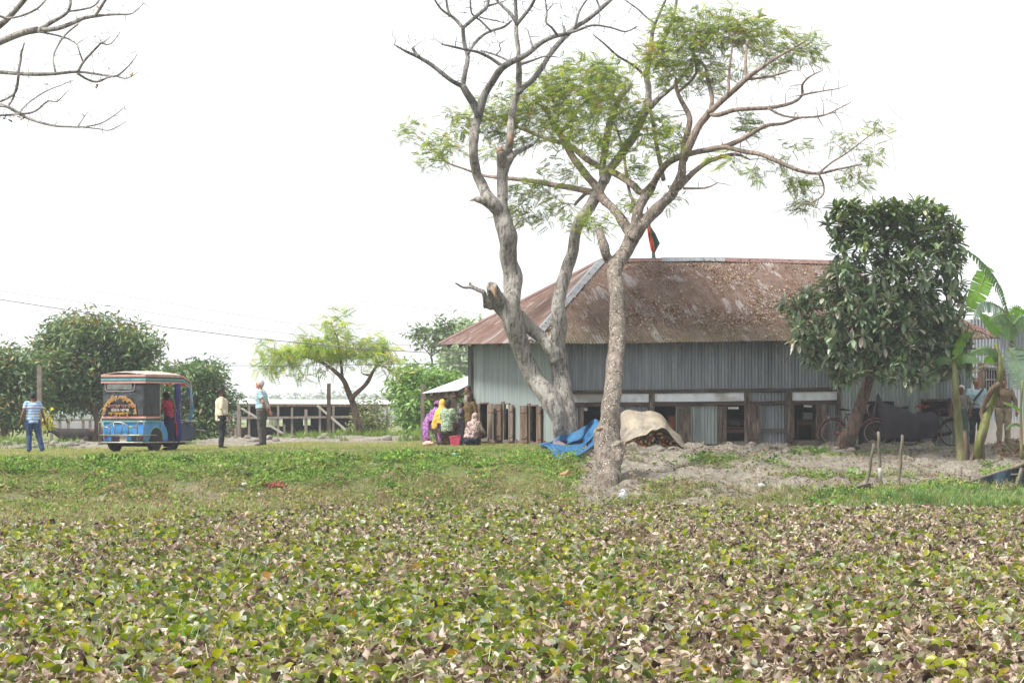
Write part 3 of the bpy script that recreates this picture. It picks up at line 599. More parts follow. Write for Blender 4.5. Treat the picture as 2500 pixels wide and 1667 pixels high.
    for x0, x1, y0, y1 in ((1171, 1190, 1071, 1077), (1230, 1242, 1073, 1084), (1294, 1310, 1080, 1089), (1171, 1189, 982, 985.5), (1230, 1242, 984, 987), (1294, 1310, 988, 991)): ebox('sill' if y0 > 1050 else 'lintel', x0, x1, y0, y1, sill if y0 > 1050 else WOODL, .05, .1)
    MB().bar(Vector((F0.x, F0.y, -.1))-no*-.02, Vector((F0.x, F0.y, 2.5)), .1).build('corner_post', WOOD, H); MB().bar(Vector((N0.x, 73, -.1)), Vector((N0.x, 73, 2.65)), .1).build('corner_post', WOOD, H)
    # far corner batten strip
    q = ep(1155, 841, .02); MB().box(Vector((F0.x-.03, F0.y, 1.9)), (.22, .03, 1.6)).build('corner_flashing', grey, H)
    # --- back wall, right wall, floor and ceiling shade the inside
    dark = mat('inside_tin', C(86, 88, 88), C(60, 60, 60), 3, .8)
    XR = P(2370, 0, 73).x; XB = F0.x; RB = Vector((XR-2.4, 78.6, 0))
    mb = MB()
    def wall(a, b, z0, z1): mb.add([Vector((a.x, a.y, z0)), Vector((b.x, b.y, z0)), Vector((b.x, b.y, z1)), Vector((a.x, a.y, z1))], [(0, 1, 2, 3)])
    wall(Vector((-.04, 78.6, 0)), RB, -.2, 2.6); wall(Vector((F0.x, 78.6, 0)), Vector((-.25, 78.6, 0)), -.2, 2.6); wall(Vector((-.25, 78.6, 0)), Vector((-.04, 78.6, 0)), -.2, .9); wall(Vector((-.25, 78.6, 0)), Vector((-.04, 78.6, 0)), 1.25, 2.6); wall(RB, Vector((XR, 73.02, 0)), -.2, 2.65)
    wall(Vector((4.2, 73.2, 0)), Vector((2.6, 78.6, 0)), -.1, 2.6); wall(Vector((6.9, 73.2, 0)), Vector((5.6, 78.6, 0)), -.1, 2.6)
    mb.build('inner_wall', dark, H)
    fl = MB().add([(N0.x, 73.05, .06), (XR, 73.05, .06), (RB.x, 78.5, .06), (F0.x, 78.5, .06)], [(0, 1, 2, 3)]).build('floor', sill, H)
    # door board in the greenish side wall; a dark panel paints the opening's shade
    for x0, x1, y0, y1, m in ((2095, 2182, 979, 1086, mat('black_board', C(60, 58, 56, .5), C(40, 38, 38, .5), 4, .8)), (2248, 2322, 976, 1016, mat('opening_shade_paint', C(52, 48, 46, .4), C(36, 34, 34, .4), 4, .9))):
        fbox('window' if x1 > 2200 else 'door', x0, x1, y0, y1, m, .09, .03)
    for a in ((2247, 2323, 973, 979), (2247, 2251, 979, 1016), (2312, 2322, 972, 1016)): fbox('window_frame', *a, WOOD, .12, .05)
    # notice and paper in two windows
    fbox('paper_note', 1425.5, 1434, 996, 1003, mat('paper', C(225, 225, 222, .75)), .05, .004); fbox('paper_note', 1777, 1803, 994, 999, MATS['paper'], .05, .004); fbox('paper_note', 1962, 1982, 989, 994, MATS['paper'], .05, .004)
    return H, fb, ft, nf
HOUSE, fb_, ft_, nf_ = house()
def inside_things():
    # furniture seen through the low windows
    wd = mat('desk_wood', C(120, 82, 60), C(92, 62, 46), 4, .7)
    def desk(x, d, z0, wx, h, label, name='wooden_desk', cat='desk'):
        b = P(x, 0, d); t = thing(name, (b.x, d, z0), label, cat)
        MB().box((b.x, d, z0+h), (wx, .4, .035)).build('tabletop', wd, t)
        for sx in (-1, 1):
            for sy in (-1, 1): MB().bar((b.x+sx*(wx/2-.04), d+sy*.16, z0), (b.x+sx*(wx/2-.04), d+sy*.16, z0+h-.02), .05).build('leg', wd, t)
        MB().box((b.x, d-.17, z0+h-.09), (wx*.9, .025, .1)).build('apron', wd, t)
    desk(1796, 73.5, .06, .62, .42, 'brown wooden desk seen through the window with a dark bag on it'); desk(1966, 73.5, .06, .5, .62, 'tall brown wooden table inside the rightmost low window')
    b = P(1642, 0, 73.5); t = thing('cabinet', (b.x, 73.5, .06), 'orange brown wooden cabinet inside the window beside the tarpaulin', 'cabinet'); m = mat('orange_wood', C(176, 96, 60), C(148, 76, 46), 3, .6)
    MB().box((b.x, 73.5, .42), (.24, .4, .72)).build('cabinet_body', m, t); MB().box((b.x, 73.28, .42), (.2, .02, .64)).build('cabinet_door', m, t); MB().box((b.x+.07, 73.262, .45), (.02, .02, .05)).build('handle', WOOD, t)
    mb = MB().ell((P(1795, 0, 73.5).x, 73.45, .60), (.3, .17, .13), rot=Matrix.Rotation(R(8), 3, 'Y')).ell((P(1812, 0, 73.5).x, 73.42, .57), (.14, .14, .1)); me = remesh(mb, .02, 2, .02, 9)
    tag(link('school_bag', me, mat('bag_cloth', C(92, 80, 88), C(66, 58, 64), 8, .8)), 'dark purple bag lying on the desk inside the window', 'bag')
    # stacked books inside the rightmost window
    bm = [mat('book_grey', C(150, 158, 166), C(120, 128, 136), 5, .7), mat('book_white', C(205, 208, 210, .65), None, 5, .7)]; x = P(1972, 0, 73.5).x
    for i in range(5):
        t = thing('book', (x, 73.45, .70+i*.034), 'thin grey book in the small stack on the table inside the rightmost window', 'book', 'books stacked inside the window')
        MB().box((x+random.uniform(-.02, .02), 73.45, .715+i*.034), (.24, .17, .022)).build('pages', bm[1], t); MB().box((x, 73.45, .7295+i*.034), (.25, .18, .005)).build('cover', bm[0], t)
inside_things()
def litter_roof():
    n = 16000; t = RNG.uniform(.03, .99, n); f = RNG.uniform(.0, 1, n); P0 = []; keep = []
    dens = np.clip((fbm(t*16, f*4, 71)-.36)*3.4, 0, 1)*np.clip((t-.1)*6, .05, 1)*np.where(f > .93, .2, 1)*np.clip((.99-t)*6, .12, 1)*np.where(f < .18, .35, 1)
    k = RNG.random(n) < dens+.06; t, f = t[k], f[k]
    for a, b in zip(t, f): p = fb_(a).lerp(ft_(a), b)+nf_*random.uniform(.03, .05); P0.append(p)
    n = len(P0); pos = np.array([tuple(p) for p in P0]); d = rdir(n); nn = np.array(tuple(nf_)); d -= (d@nn)[:, None]*nn*.8
    q = ([(0, -.3, 0), (.5, -.35, .22), (1, 0, .05), (.5, .35, .2), (0, .3, 0), (.5, 0, -.05)], [(0, 1, 5, 4), (1, 2, 3, 5)], [1]*6)
    tag(scatter('roof_leaf_litter', [q], pos, frames(d, RNG.uniform(-.5, .5, n)), RNG.uniform(.03, .07, n), pick([C(178, 146, 124, .62), C(150, 120, 100, .62), C(200, 170, 146, .64), C(214, 192, 170, .66), C(128, 100, 84, .6)], n), leafmat('leaf_dry', .1, .8, .1)), 'dry brown leaves lying in drifts on the rusty roof', 'leaf litter', kind='stuff')
litter_roof()
def porch_and_more():
    t = thing('lean_to_porch', P(1090, 1085, 82), 'white tin lean-to roof on wooden posts at the far left end of the tin house', 'porch')
    whitetin = tinmat('tin_white', C(232, 234, 236, .8), C(205, 208, 212, .8), C(245, 245, 245, .8), 0, metal=.1, rough=.4)
    a, b, c, d = P(1030, 960, 80.0), P(1116, 953, 78.6), P(1158, 932, 81.0), P(1156, 914, 82.5)
    tl = P(1146, 917, 84.2); corrugated('porch_roof', a, b, lambda k: a.lerp(b, k), lambda k: tl.lerp(c, k), whitetin, t, nrm=Vector((0, -.3, .95)), rows=3)
    MB().bar(a+Vector((.1, .2, -.12)), b+Vector((0, .2, -.12)), .07, .1).build('beam', WOODL, t); MB().bar(b+Vector((0, .2, -.07)), c+Vector((0, 0, -.07)), .07, .1).build('beam', WOODL, t)
    MB().bar(P(1118, 968, 79), P(1155, 966, 79.5), .06, .05).build('beam', WOODL, t)
    MB().bar(Vector((P(1108, 0, 79).x, 79, 0)), P(1108, 958, 79), .17, .12).build('post', WOOD, t); MB().bar(Vector((P(1146, 0, 80.5).x, 80.5, 0)), P(1146, 945, 80.5), .12).build('post', WOOD, t)
    for i in range(5): k = .1+i*.2; p = a.lerp(b, k)+Vector((0, .02, -.06)); q = tl.lerp(c, k)+Vector((0, 0, -.06)); MB().bar(p, q, .045, .05).build('rafter', WOODL, t)
    # second tin building at the right edge
    t = thing('tin_building', P(2440, 1070, 80), 'pale ribbed tin building with a barred window behind the banana plants', 'building')
    pale = tinmat('tin_pale2', C(200, 208, 214), C(172, 182, 190), C(220, 226, 230), 0, metal=.3, rough=.45)
    d = 79.5; A, B = P(2368, 1030, d), P(2660, 1030, d); corrugated('wall', A, B, lambda k: A.lerp(B, k), lambda k: A.lerp(B, k)+Vector((0, 0, 2.85)), pale, t, rows=1, pitch=.09)
    c = Vector((B.x, d+5, B.z)); corrugated('wall', B, c, lambda k: B.lerp(c, k), lambda k: B.lerp(c, k)+Vector((0, 0, 2.85)), pale, t, rows=1, nrm=Vector((1, 0, 0))); A2 = Vector((A.x, d+5, A.z))
    corrugated('wall', A2, A, lambda k: A2.lerp(A, k), lambda k: A2.lerp(A, k)+Vector((0, 0, 2.85)), pale, t, rows=1, nrm=Vector((-1, 0, 0)))
    pl = mat('plinth', C(208, 204, 198, .6), C(184, 178, 170, .6), 3, .9); p0, p1 = P(2366, 1062, d), P(2662, 1062, d)
    MB().box(((p0.x+p1.x)/2, d+.1, (A.z-.25)/2+.02), (p1.x-p0.x, .35, A.z+.28)).build('plinth', pl, t)
    r0, r1 = P(2395, 775, d-.8), P(2680, 745, d-.8); s0, s1 = P(2395, 722, d+3), P(2690, 712, d+3)
    corrugated('roof', r0, r1, lambda k: r0.lerp(r1, k), lambda k: s0.lerp(s1, k), tinmat('tin_roof_pale', C(222, 226, 232, .75), C(200, 206, 214, .75), C(235, 238, 242, .75), 0, metal=.15, rough=.4), t, nrm=Vector((0, -.4, .9)), rows=2)
    e0, e1 = P(2392, 790, d+5.5), P(2690, 780, d+5.5); corrugated('roof', e0, e1, lambda k: e0.lerp(e1, k), lambda k: s0.lerp(s1, k), MATS['tin_roof_pale'], t, nrm=Vector((0, .4, .9)), rows=2)
    q = [P(2390, 886, d-.06), P(2402, 1020, d-.06)]; MB().box(((q[0].x+q[1].x)/2, d-.05, (q[0].z+q[1].z)/2), (.17, .08, q[0].z-q[1].z)).build('door_post', WOODL, t)
    w0, w1 = P(2405, 903, d-.05), P(2448, 968, d-.05); win = MB().box(((w0.x+w1.x)/2, d-.04, (w0.z+w1.z)/2), (w1.x-w0.x, .05, w0.z-w1.z)).build('window', MATS['opening_shade_paint'], t)  # dark slab paints the shade behind the bars
    mb = MB()
    for i in range(7): x = w0.x+(w1.x-w0.x)*(i+.5)/7; mb.bar((x, d-.09, w1.z), (x, d-.09, w0.z), .018)
    mb.bar((w0.x, d-.09, (w0.z+w1.z)/2+.1), (w1.x, d-.09, (w0.z+w1.z)/2+.1), .03); mb.build('window_bars', mat('grey_metal', C(190, 190, 190), C(160, 160, 160), 8, .5, .5), win)
    fr = MB()
    for (u, v) in (((w0.x-.04, w1.z), (w0.x-.04, w0.z)), ((w1.x+.04, w1.z), (w1.x+.04, w0.z)), ((w0.x-.08, w0.z+.04), (w1.x+.08, w0.z+.04)), ((w0.x-.08, w1.z-.04), (w1.x+.08, w1.z-.04))): fr.bar((u[0], d-.08, u[1]), (v[0], d-.08, v[1]), .08, .05)
    fr.build('window_frame', WOOD, t)
    # flag on its pole
    pole = thing('flagpole', P(1600, 1080, 83), 'thin flagpole with a furled green and red flag rising behind the roof ridge', 'flagpole')
    MB().tube([P(1606, 1085, 83), P(1600, 640, 83), P(1580, 505, 83)], [.035, .03, .02], 8).build('pole', mat('pole_red', C(150, 70, 66), C(120, 60, 56), 5, .6), pole)
    g = P(1589, 548, 83); mf = mat('flag_green', C(74, 108, 92, .7), C(58, 92, 76, .7), 4, .8); mr = mat('flag_red', C(226, 92, 60, .7), C(205, 76, 50, .7), 4, .8); ml = mat('flag_pale', C(140, 166, 150, .7), None, 4, .8)
    def cloth(name, pts, m, par):
        V = []; n = len(pts)
        for i, (x1, x2, y) in enumerate(pts): V += [P(x1, y, 82.95-.12*math.sin(i*1.3)), P((x1+x2)/2, y, 82.9+.1*math.sin(i*1.9)), P(x2, y, 82.85-.15*math.cos(i*1.1))]
        mb = MB().add(V, [(i*3+j, i*3+j+1, i*3+j+4, i*3+j+3) for i in range(n-1) for j in range(2)]); o = mb.build(name, m, par, True)
        md = o.modifiers.new('th', 'SOLIDIFY'); md.thickness = .012; return o
    f = cloth('flag', [(1581, 1584, 545), (1584, 1600, 570), (1590, 1611, 594), (1592, 1604, 606), (1592, 1599, 618), (1592, 1602, 640)], mf, pole); cloth('flag_stripe', [(1578, 1582, 548), (1580, 1588, 570), (1584, 1594, 592), (1589, 1597, 612), (1594, 1598, 618)], mr, f)
    for v in bpy.data.objects[f.name].children[0].data.vertices: v.co.y -= .22
porch_and_more()
# ================================================================= TREES
def bark(name, c1, c2, speck, lich=.5, sc=1.0):
    t = NT(name); co = t.coord('Object', (1, 1, .35)); c0 = t.coord('Object')
    n1 = t.noise(co, 9*sc, 6, .7); n2 = t.noise(c0, 2.2, 4, .6); col = t.ramp(n1, [(.34, c2), (.62, c1)])
    col = t.mix(t.ramp(n2, [(.42, 0), (.62, .55)]), col, tuple(min(1, v*1.25) for v in c1))
    v = t.n('ShaderNodeTexVoronoi'); v.inputs['Scale'].default_value = 19*sc; v.inputs['Randomness'].default_value = 1; t.l(c0, v.inputs['Vector'])
    ck = t.noise(t.coord('Object', (1, 1, .16)), 13*sc, 5, .7, .4); col = t.mix(t.ramp(ck, [(.40, .75), (.48, 0)]), col, tuple(v_*.5 for v_ in c2))
    sp = t.math('MULTIPLY', t.ramp(v.outputs['Distance'], [(.22, 1), (.34, 0)]), t.ramp(t.noise(c0, 5, 4, .65), [(.44, 0), (.54, lich)])); col = t.mix(sp, col, speck)
    rd = t.noise(t.coord('Object', (1, 1, .22)), 17*sc, 4, .65)
    t.bsdf(col, .92, 0, .12, t.bump(t.math('ADD', ck, t.math('ADD', n1, rd)), .9, .05)); MATS[name] = t.m; return t.m
DEEP = [None]
def limb(mb, pts, d0, dj=0, seg=8, rmin=.006, sub=2, rough=.0, seed=0, dend=None):
    """a limb through photo-measured points (x, y, half width in pixels) at distance d0, wandering in depth"""
    out = []; n = len(pts); dd = []
    for i, (x, y, r) in enumerate(pts):
        f = i/max(1, n-1); d = d0+dj*f+(DEEP[0](x, y) if DEEP[0] else 0)+(.18*math.sin(seed*1.7+i*1.1) if 0 < i else 0)
        dd.append(d); out.append((P(x, y, d), max(rmin, r*d/F)))
    P2 = []; R2 = []
    for i in range(n-1):
        p0 = out[max(0, i-1)][0]; p1, p2 = out[i][0], out[i+1][0]; p3 = out[min(n-1, i+2)][0]
        for k in range(sub):
            t = k/sub; q = .5*((2*p1)+(p2-p0)*t+(2*p0-5*p1+4*p2-p3)*t*t+(3*p1-p0-3*p2+p3)*t**3); P2.append(q); R2.append(out[i][1]*(1-t)+out[i+1][1]*t)
    P2.append(out[-1][0]); R2.append(out[-1][1]); mb.tube(P2, R2, seg, True, rough=rough, seed=seed)
    return [(tuple(p), r) for p, r in zip(P2, R2)]
def grow(nodes, targets, mb, r0=.012, rt=.004, curl=.12, seg=4, sag=0.0):
    """joins each target to the nearest wood already there; returns the direction each twig arrives with"""
    NP = np.array([p for p, r in nodes]); NR = np.array([r for p, r in nodes]); T = np.array(targets)
    d0 = np.min(np.linalg.norm(T[:, None, ::1]-NP[None], axis=2), axis=1) if len(T)*len(NP) < 4e6 else np.zeros(len(T))
    order = np.argsort(d0); dirs = np.zeros((len(T), 3)); buf = list(NP); br = list(NR); arr = np.zeros((len(buf)+len(T)*5, 3)); arr[:len(buf)] = NP; ar = np.zeros(len(arr)); ar[:len(buf)] = NR; n = len(buf)
    for i in order:
        t = T[i]; D = np.linalg.norm(arr[:n]-t, axis=1); j = int(np.argmin(D)); s = arr[j].copy(); L = D[j]
        if L < .03: dirs[i] = (0, 0, 1); continue
        k = 4; c = (s+t)/2+RNG.normal(0, 1, 3)*L*curl+np.array([0, 0, L*.08]); pts = []
        for q in range(k+1):
            u = q/k; pts.append((1-u)**2*s+2*u*(1-u)*c+u*u*t)
        rr = min(ar[j]*.8, r0*(.5+L)); rad = [max(rt, rr*(1-q/k)+rt*(q/k)) for q in range(k+1)]
        mb.tube([Vector(p) for p in pts], rad, seg, False)
        for q in range(1, k+1): arr[n] = pts[q]; ar[n] = rad[q]; n += 1
        v = pts[-1]-pts[-2]; dirs[i] = v/np.linalg.norm(v)
    return dirs
def blobpts(blobs, d, dd, n):
    """points spread through ellipsoids given in photo pixels (x, y, rx, ry[, weight])"""
    w = np.array([(b[2]*b[3])**.85*(b[4] if len(b) > 4 else 1) for b in blobs], float); idx = RNG.choice(len(blobs), n, p=w/w.sum()); v = rdir(n)*(RNG.random((n, 1))**.36)
    B = np.array([b[:4] for b in blobs], float)[idx]; x = B[:, 0]+v[:, 0]*B[:, 2]; y = B[:, 1]+v[:, 2]*B[:, 3]
    do = vnoise(B[:, 0]*.013, B[:, 1]*.017, 5)-.5
    D = d+do*dd+v[:, 1]*np.minimum(B[:, 2], B[:, 3]*1.4)*d/F*1.0
    return np.stack([(x-CX)*D/F, D, E+(HOR-y)*D/F], 1)
def pinnate(n=9, w=.085, L=.30, droop=.25):
    V = []; Q = []; V += [(0, -.008, 0), (1, -.004, -droop), (1, .004, -droop), (0, .008, 0)]; Q.append((0, 1, 2, 3))
    for i in range(n):
        t = .15+.85*i/(n-1); l = L*(1-.45*abs(t-.45)); z = -droop*t*t
        for s in (-1, 1):
            k = len(V); a = .45; dx, dy = math.sin(a), math.cos(a)*s
            V += [(t, 0, z), (t+dx*l*.5+w*.6, dy*l*.5, z-.02), (t+dx*l, dy*l, z-.09), (t+dx*l*.5-w*.6, dy*l*.5, z-.02)]; Q.append((k, k+1, k+2, k+3))
    return V, Q, [1]*len(V)
def bare_tree():
    t = thing('bare_tree', onground(1385, 71.4), 'tall forked leafless tree with pale grey bark beside the end wall of the tin house', 'tree')
    d = 71.4; mb = MB(); nd = []
    def A(pts, dj=0, sub=3, seed=0, dd=0, seg=12, rough=.08): nd.extend(limb(mb, pts, d+dd, dj, seg, sub=sub, rough=rough, seed=seed))
    A([(1380, 1105, 38), (1379, 1070, 30), (1371, 1035, 27), (1355, 993, 24), (1332, 957, 25), (1306, 926, 22), (1284, 880, 23), (1264, 825, 24), (1252, 785, 25), (1247, 750, 24), (1251, 712, 22), (1253, 676, 24), (1241, 640, 21), (1241, 600, 22), (1238, 575, 24), (1230, 548, 22), (1222, 517, 23)], seed=1)
    A([(1392, 1105, 28), (1388, 1050, 24), (1383, 990, 21), (1373, 940, 21), (1366, 895, 21), (1360, 845, 22), (1366, 800, 20), (1363, 765, 18), (1362, 735, 17), (1374, 690, 17), (1386, 650, 15), (1400, 610, 15), (1405, 565, 14), (1422, 530, 15), (1446, 497, 14), (1465, 462, 13), (1476, 436, 14)], seed=2, dd=.1)
    A([(1362, 880, 20), (1345, 848, 19), (1318, 820, 17), (1288, 795, 17), (1262, 768, 18)], seed=3, dd=.05)
    A([(1246, 775, 20), (1226, 752, 20), (1212, 728, 19), (1203, 706, 15), (1200, 698, 13)], seed=4, dj=-.3)
    A([(1214, 745, 9), (1196, 748, 9), (1187, 738, 8), (1184, 722, 8)], seed=5, dj=-.3)
    A([(1224, 520, 18), (1203, 498, 17), (1188, 477, 15), (1176, 452, 14), (1166, 430, 13), (1159, 400, 12), (1156, 367, 12), (1157, 340, 12), (1158, 319, 12), (1163, 300, 11), (1169, 279, 11)], seed=6)
    A([(1226, 530, 15), (1226, 490, 14), (1227, 447, 14), (1226, 410, 13), (1224, 385, 13), (1221, 367, 11)], seed=7, dd=-.1)
    A([(1228, 430, 10), (1234, 405, 11), (1241, 372, 10), (1246, 340, 10), (1247, 315, 9), (1250, 285, 9), (1256, 249, 9), (1265, 220, 8), (1267, 175, 7), (1265, 128, 6), (1262, 89, 6), (1261, 58, 6)], seed=8, sub=2)
    A([(1209, 512, 9), (1190, 497, 10), (1174, 489, 9), (1163, 486, 7)], seed=9, dj=-.2)
    A([(1238, 405, 8), (1252, 380, 7), (1275, 366, 6), (1302, 353, 4)], seed=10, sub=2)
    A([(1476, 445, 11), (1471, 415, 10), (1477, 367, 9), (1489, 303, 9), (1507, 250, 8), (1524, 226, 8), (1541, 206, 7)], seed=11, dj=.4)
    A([(1474, 445, 12), (1492, 411, 11), (1524, 367, 11), (1554, 321, 10), (1577, 271, 9), (1584, 225, 8), (1578, 180, 9), (1580, 170, 7)], seed=12, dj=-.3)
    A([(1565, 300, 8), (1583, 266, 9), (1607, 241, 7), (1624, 224, 6), (1621, 217, 5)], seed=13, dj=-.2)
    me = remesh(mb, .027, 3, .022, 3.2, .5); o = link('trunk', me, bark('bark_grey', C(196, 190, 182, .6), C(120, 110, 102, .55), C(216, 212, 204, .65), .7), t)
    m2 = bark('bark_grey_thin', C(172, 168, 164, .6), C(112, 106, 102, .55), C(200, 198, 194, .6), .2)
    mb = MB()
    def B(pts, dj=0, dd=0, seed=0): nd.extend(limb(mb, pts, d+dd, dj, 6, .009, 3, .05, seed))
    B([(1170, 285, 10), (1155, 252, 10), (1141, 230, 9), (1129, 208, 8)], seed=1)
    B([(1131, 212, 7), (1110, 202, 6), (1090, 188, 6), (1055, 160, 5.5), (1020, 139, 5), (991, 126, 3.5), (963, 110, 1.5)], dj=-.8, seed=2); B([(1022, 140, 5), (1013, 128, 4), (1007, 117, 4)], dd=-.5)
    B([(1129, 212, 7), (1135, 179, 6), (1142, 140, 5.5), (1133, 105, 5), (1130, 66, 5)], dj=.3, seed=3); B([(1130, 69, 5), (1109, 45, 4.5), (1078, 24, 3), (1055, -10, 2)], dd=.3, seed=4); B([(1100, 38, 3), (1092, 19, 3), (1089, -10, 2.4)], dd=.3)
    B([(1130, 69, 5), (1148, 53, 5), (1173, 32, 5), (1189, 16, 4.5), (1193, -12, 4)], dd=.3, dj=.5, seed=5); B([(1190, 16, 3), (1215, 8, 2), (1231, 4, 1)], dd=.7)
    B([(1143, 132, 4), (1151, 118, 4), (1160, 105, 4), (1180, 86, 3.5), (1202, 75, 3.5), (1231, 66, 3), (1250, 50, 2)], dd=.2, dj=.8, seed=6); B([(1198, 76, 2.5), (1173, 51, 2.5), (1151, 32, 2.2), (1148, -8, 1.8)], dd=.5, dj=-.4)
    B([(1172, 42, 2), (1180, 45, 1.8), (1205, 50, 1.5), (1238, 58, 1)], dd=.4); B([(1169, 282, 10), (1178, 245, 10), (1188, 222, 9), (1203, 198, 9), (1224, 168, 8.5), (1250, 151, 8), (1285, 134, 7), (1317, 108, 6), (1345, 92, 6), (1377, 84, 5), (1412, 74, 3.5), (1447, 62, 3), (1492, 68, 2.5), (1527, 78, 2.2), (1556, 65, 1.6)], dj=-1.5, seed=7)
    B([(1226, 162, 5), (1199, 143, 4), (1167, 128, 3.5), (1129, 120, 3.2), (1078, 108, 2.4)], dd=-.4, dj=-.8, seed=8); B([(1243, 150, 3), (1211, 135, 2.6), (1173, 124, 1.8)], dd=-.4, dj=.5); B([(1211, 135, 2), (1222, 122, 1.6), (1219, 110, 1.2), (1230, 100, .9)], dd=-.2)
    B([(1360, 86, 4), (1347, 68, 3.2), (1333, 55, 3), (1335, 32, 2.6), (1330, -8, 2)], dd=-1, seed=9); B([(1334, 30, 1.6), (1350, 12, 1)], dd=-1); B([(1300, 118, 3), (1296, 100, 2), (1288, 72, 1.4)], dd=-.8, dj=.3); B([(1378, 84, 4), (1377, 66, 3.4)], dd=-1.1)
    B([(1262, 62, 5), (1259, 25, 4.5), (1258, -10, 4)], dd=0); B([(1262, 60, 4.5), (1247, 35, 4.5), (1224, 13, 3.6), (1203, -10, 3)], dj=.5, seed=10); B([(1262, 60, 4.5), (1282, 35, 4.5), (1298, 14, 4), (1309, -10, 3.4)], dj=-.5, seed=11)
    B([(1268, 226, 7), (1284, 209, 7.5), (1301, 195, 7.5), (1323, 166, 7), (1340, 137, 7), (1371, 99, 7), (1403, 69, 6), (1438, 46, 5.5), (1467, 22, 5), (1502, -10, 4)], dj=.9, seed=12); B([(1404, 69, 3.6), (1412, 35, 3), (1420, 18, 2.4), (1437, -6, 2)], dd=.6); B([(1463, 26, 3), (1462, 14, 2.6), (1453, -8, 2)], dd=.7)
    B([(1275, 156, 4), (1300, 148, 3), (1330, 138, 2), (1360, 140, 1.3)], dd=-.4, dj=.5)
    B([(1580, 178, 7), (1583, 150, 6), (1588, 126, 6), (1592, 84, 5), (1600, 57, 4), (1615, 23, 3), (1629, -8, 2.4)], dd=-.3, seed=13); B([(1586, 160, 4), (1612, 115, 4), (1632, 75, 4), (1647, 30, 3.4), (1653, -8, 3)], dd=-.3, dj=.6, seed=14)
    B([(1576, 186, 4), (1558, 170, 3.5), (1540, 156, 3.4), (1508, 137, 3), (1476, 108, 2.4), (1448, 85, 1.6)], dd=-.3, dj=-.6, seed=15); B([(1600, 57, 3), (1580, 44, 2.6), (1556, 22, 2), (1524, 0, 1.4)], dd=-.3); B([(1607, 243, 5), (1642, 214, 4.5), (1669, 184, 4), (1688, 150, 3.2), (1694, 120, 2)], dd=-.4, dj=.5, seed=16)
    B([(1186, 750, 7), (1182, 716, 6), (1168, 708, 5.5), (1151, 701, 5), (1132, 702, 3), (1112, 691, 2)], dd=-.3, dj=-.2, seed=17); B([(1160, 704, 4), (1150, 697, 4.5), (1147, 690, 2.5)], dd=-.35)
    mb.build('branches', m2, t, True)
    # fine bare twigs
    T = []
    src = [(p, r) for p, r in nd if r < .075 and p[2] > 6]
    for p, r in src:
        for _ in range(3):
            if random.random() < .6:
                v = rdir(1, -.1, 1)[0]*random.uniform(.25, .8); T.append(np.array(p)+v*np.array([1, 1, .9]))
    mb = MB(); grow(nd, T, mb, .014, .0050, .16, 4); mb.build('twigs', m2, t, True)
    # pale torn wood on the broken stubs
    tw = mat('torn_wood', C(206, 178, 150), C(156, 120, 92), 9, .9, 0, .1, .8, 30, (4, 4, 1)); mb = MB(); mb.tube([P(1200, 698, 71.0), P(1206, 712, 70.85), P(1213, 735, 70.8)], [.07, .06, .02], 8); mb.build('torn_stub', tw, t, True, .02, 12); MB().tube([P(1221, 366, 71.2), P(1223, 374, 71.1)], [.10, .12], 8).build('torn_stub', tw, t, True, .02, 12); MB().tube([P(1163, 486, 71.1), P(1147, 490, 71.0)], [.05, .01], 6).build('torn_stub', tw, t, True, .02, 12); mb = MB().tube([P(1246, 318, 71.2), P(1247, 345, 71.15), P(1244, 358, 71.2)], [.03, .085, .03], 8)
    mb.build('torn_stub', tw, t, True, .02, 12)
bare_tree()
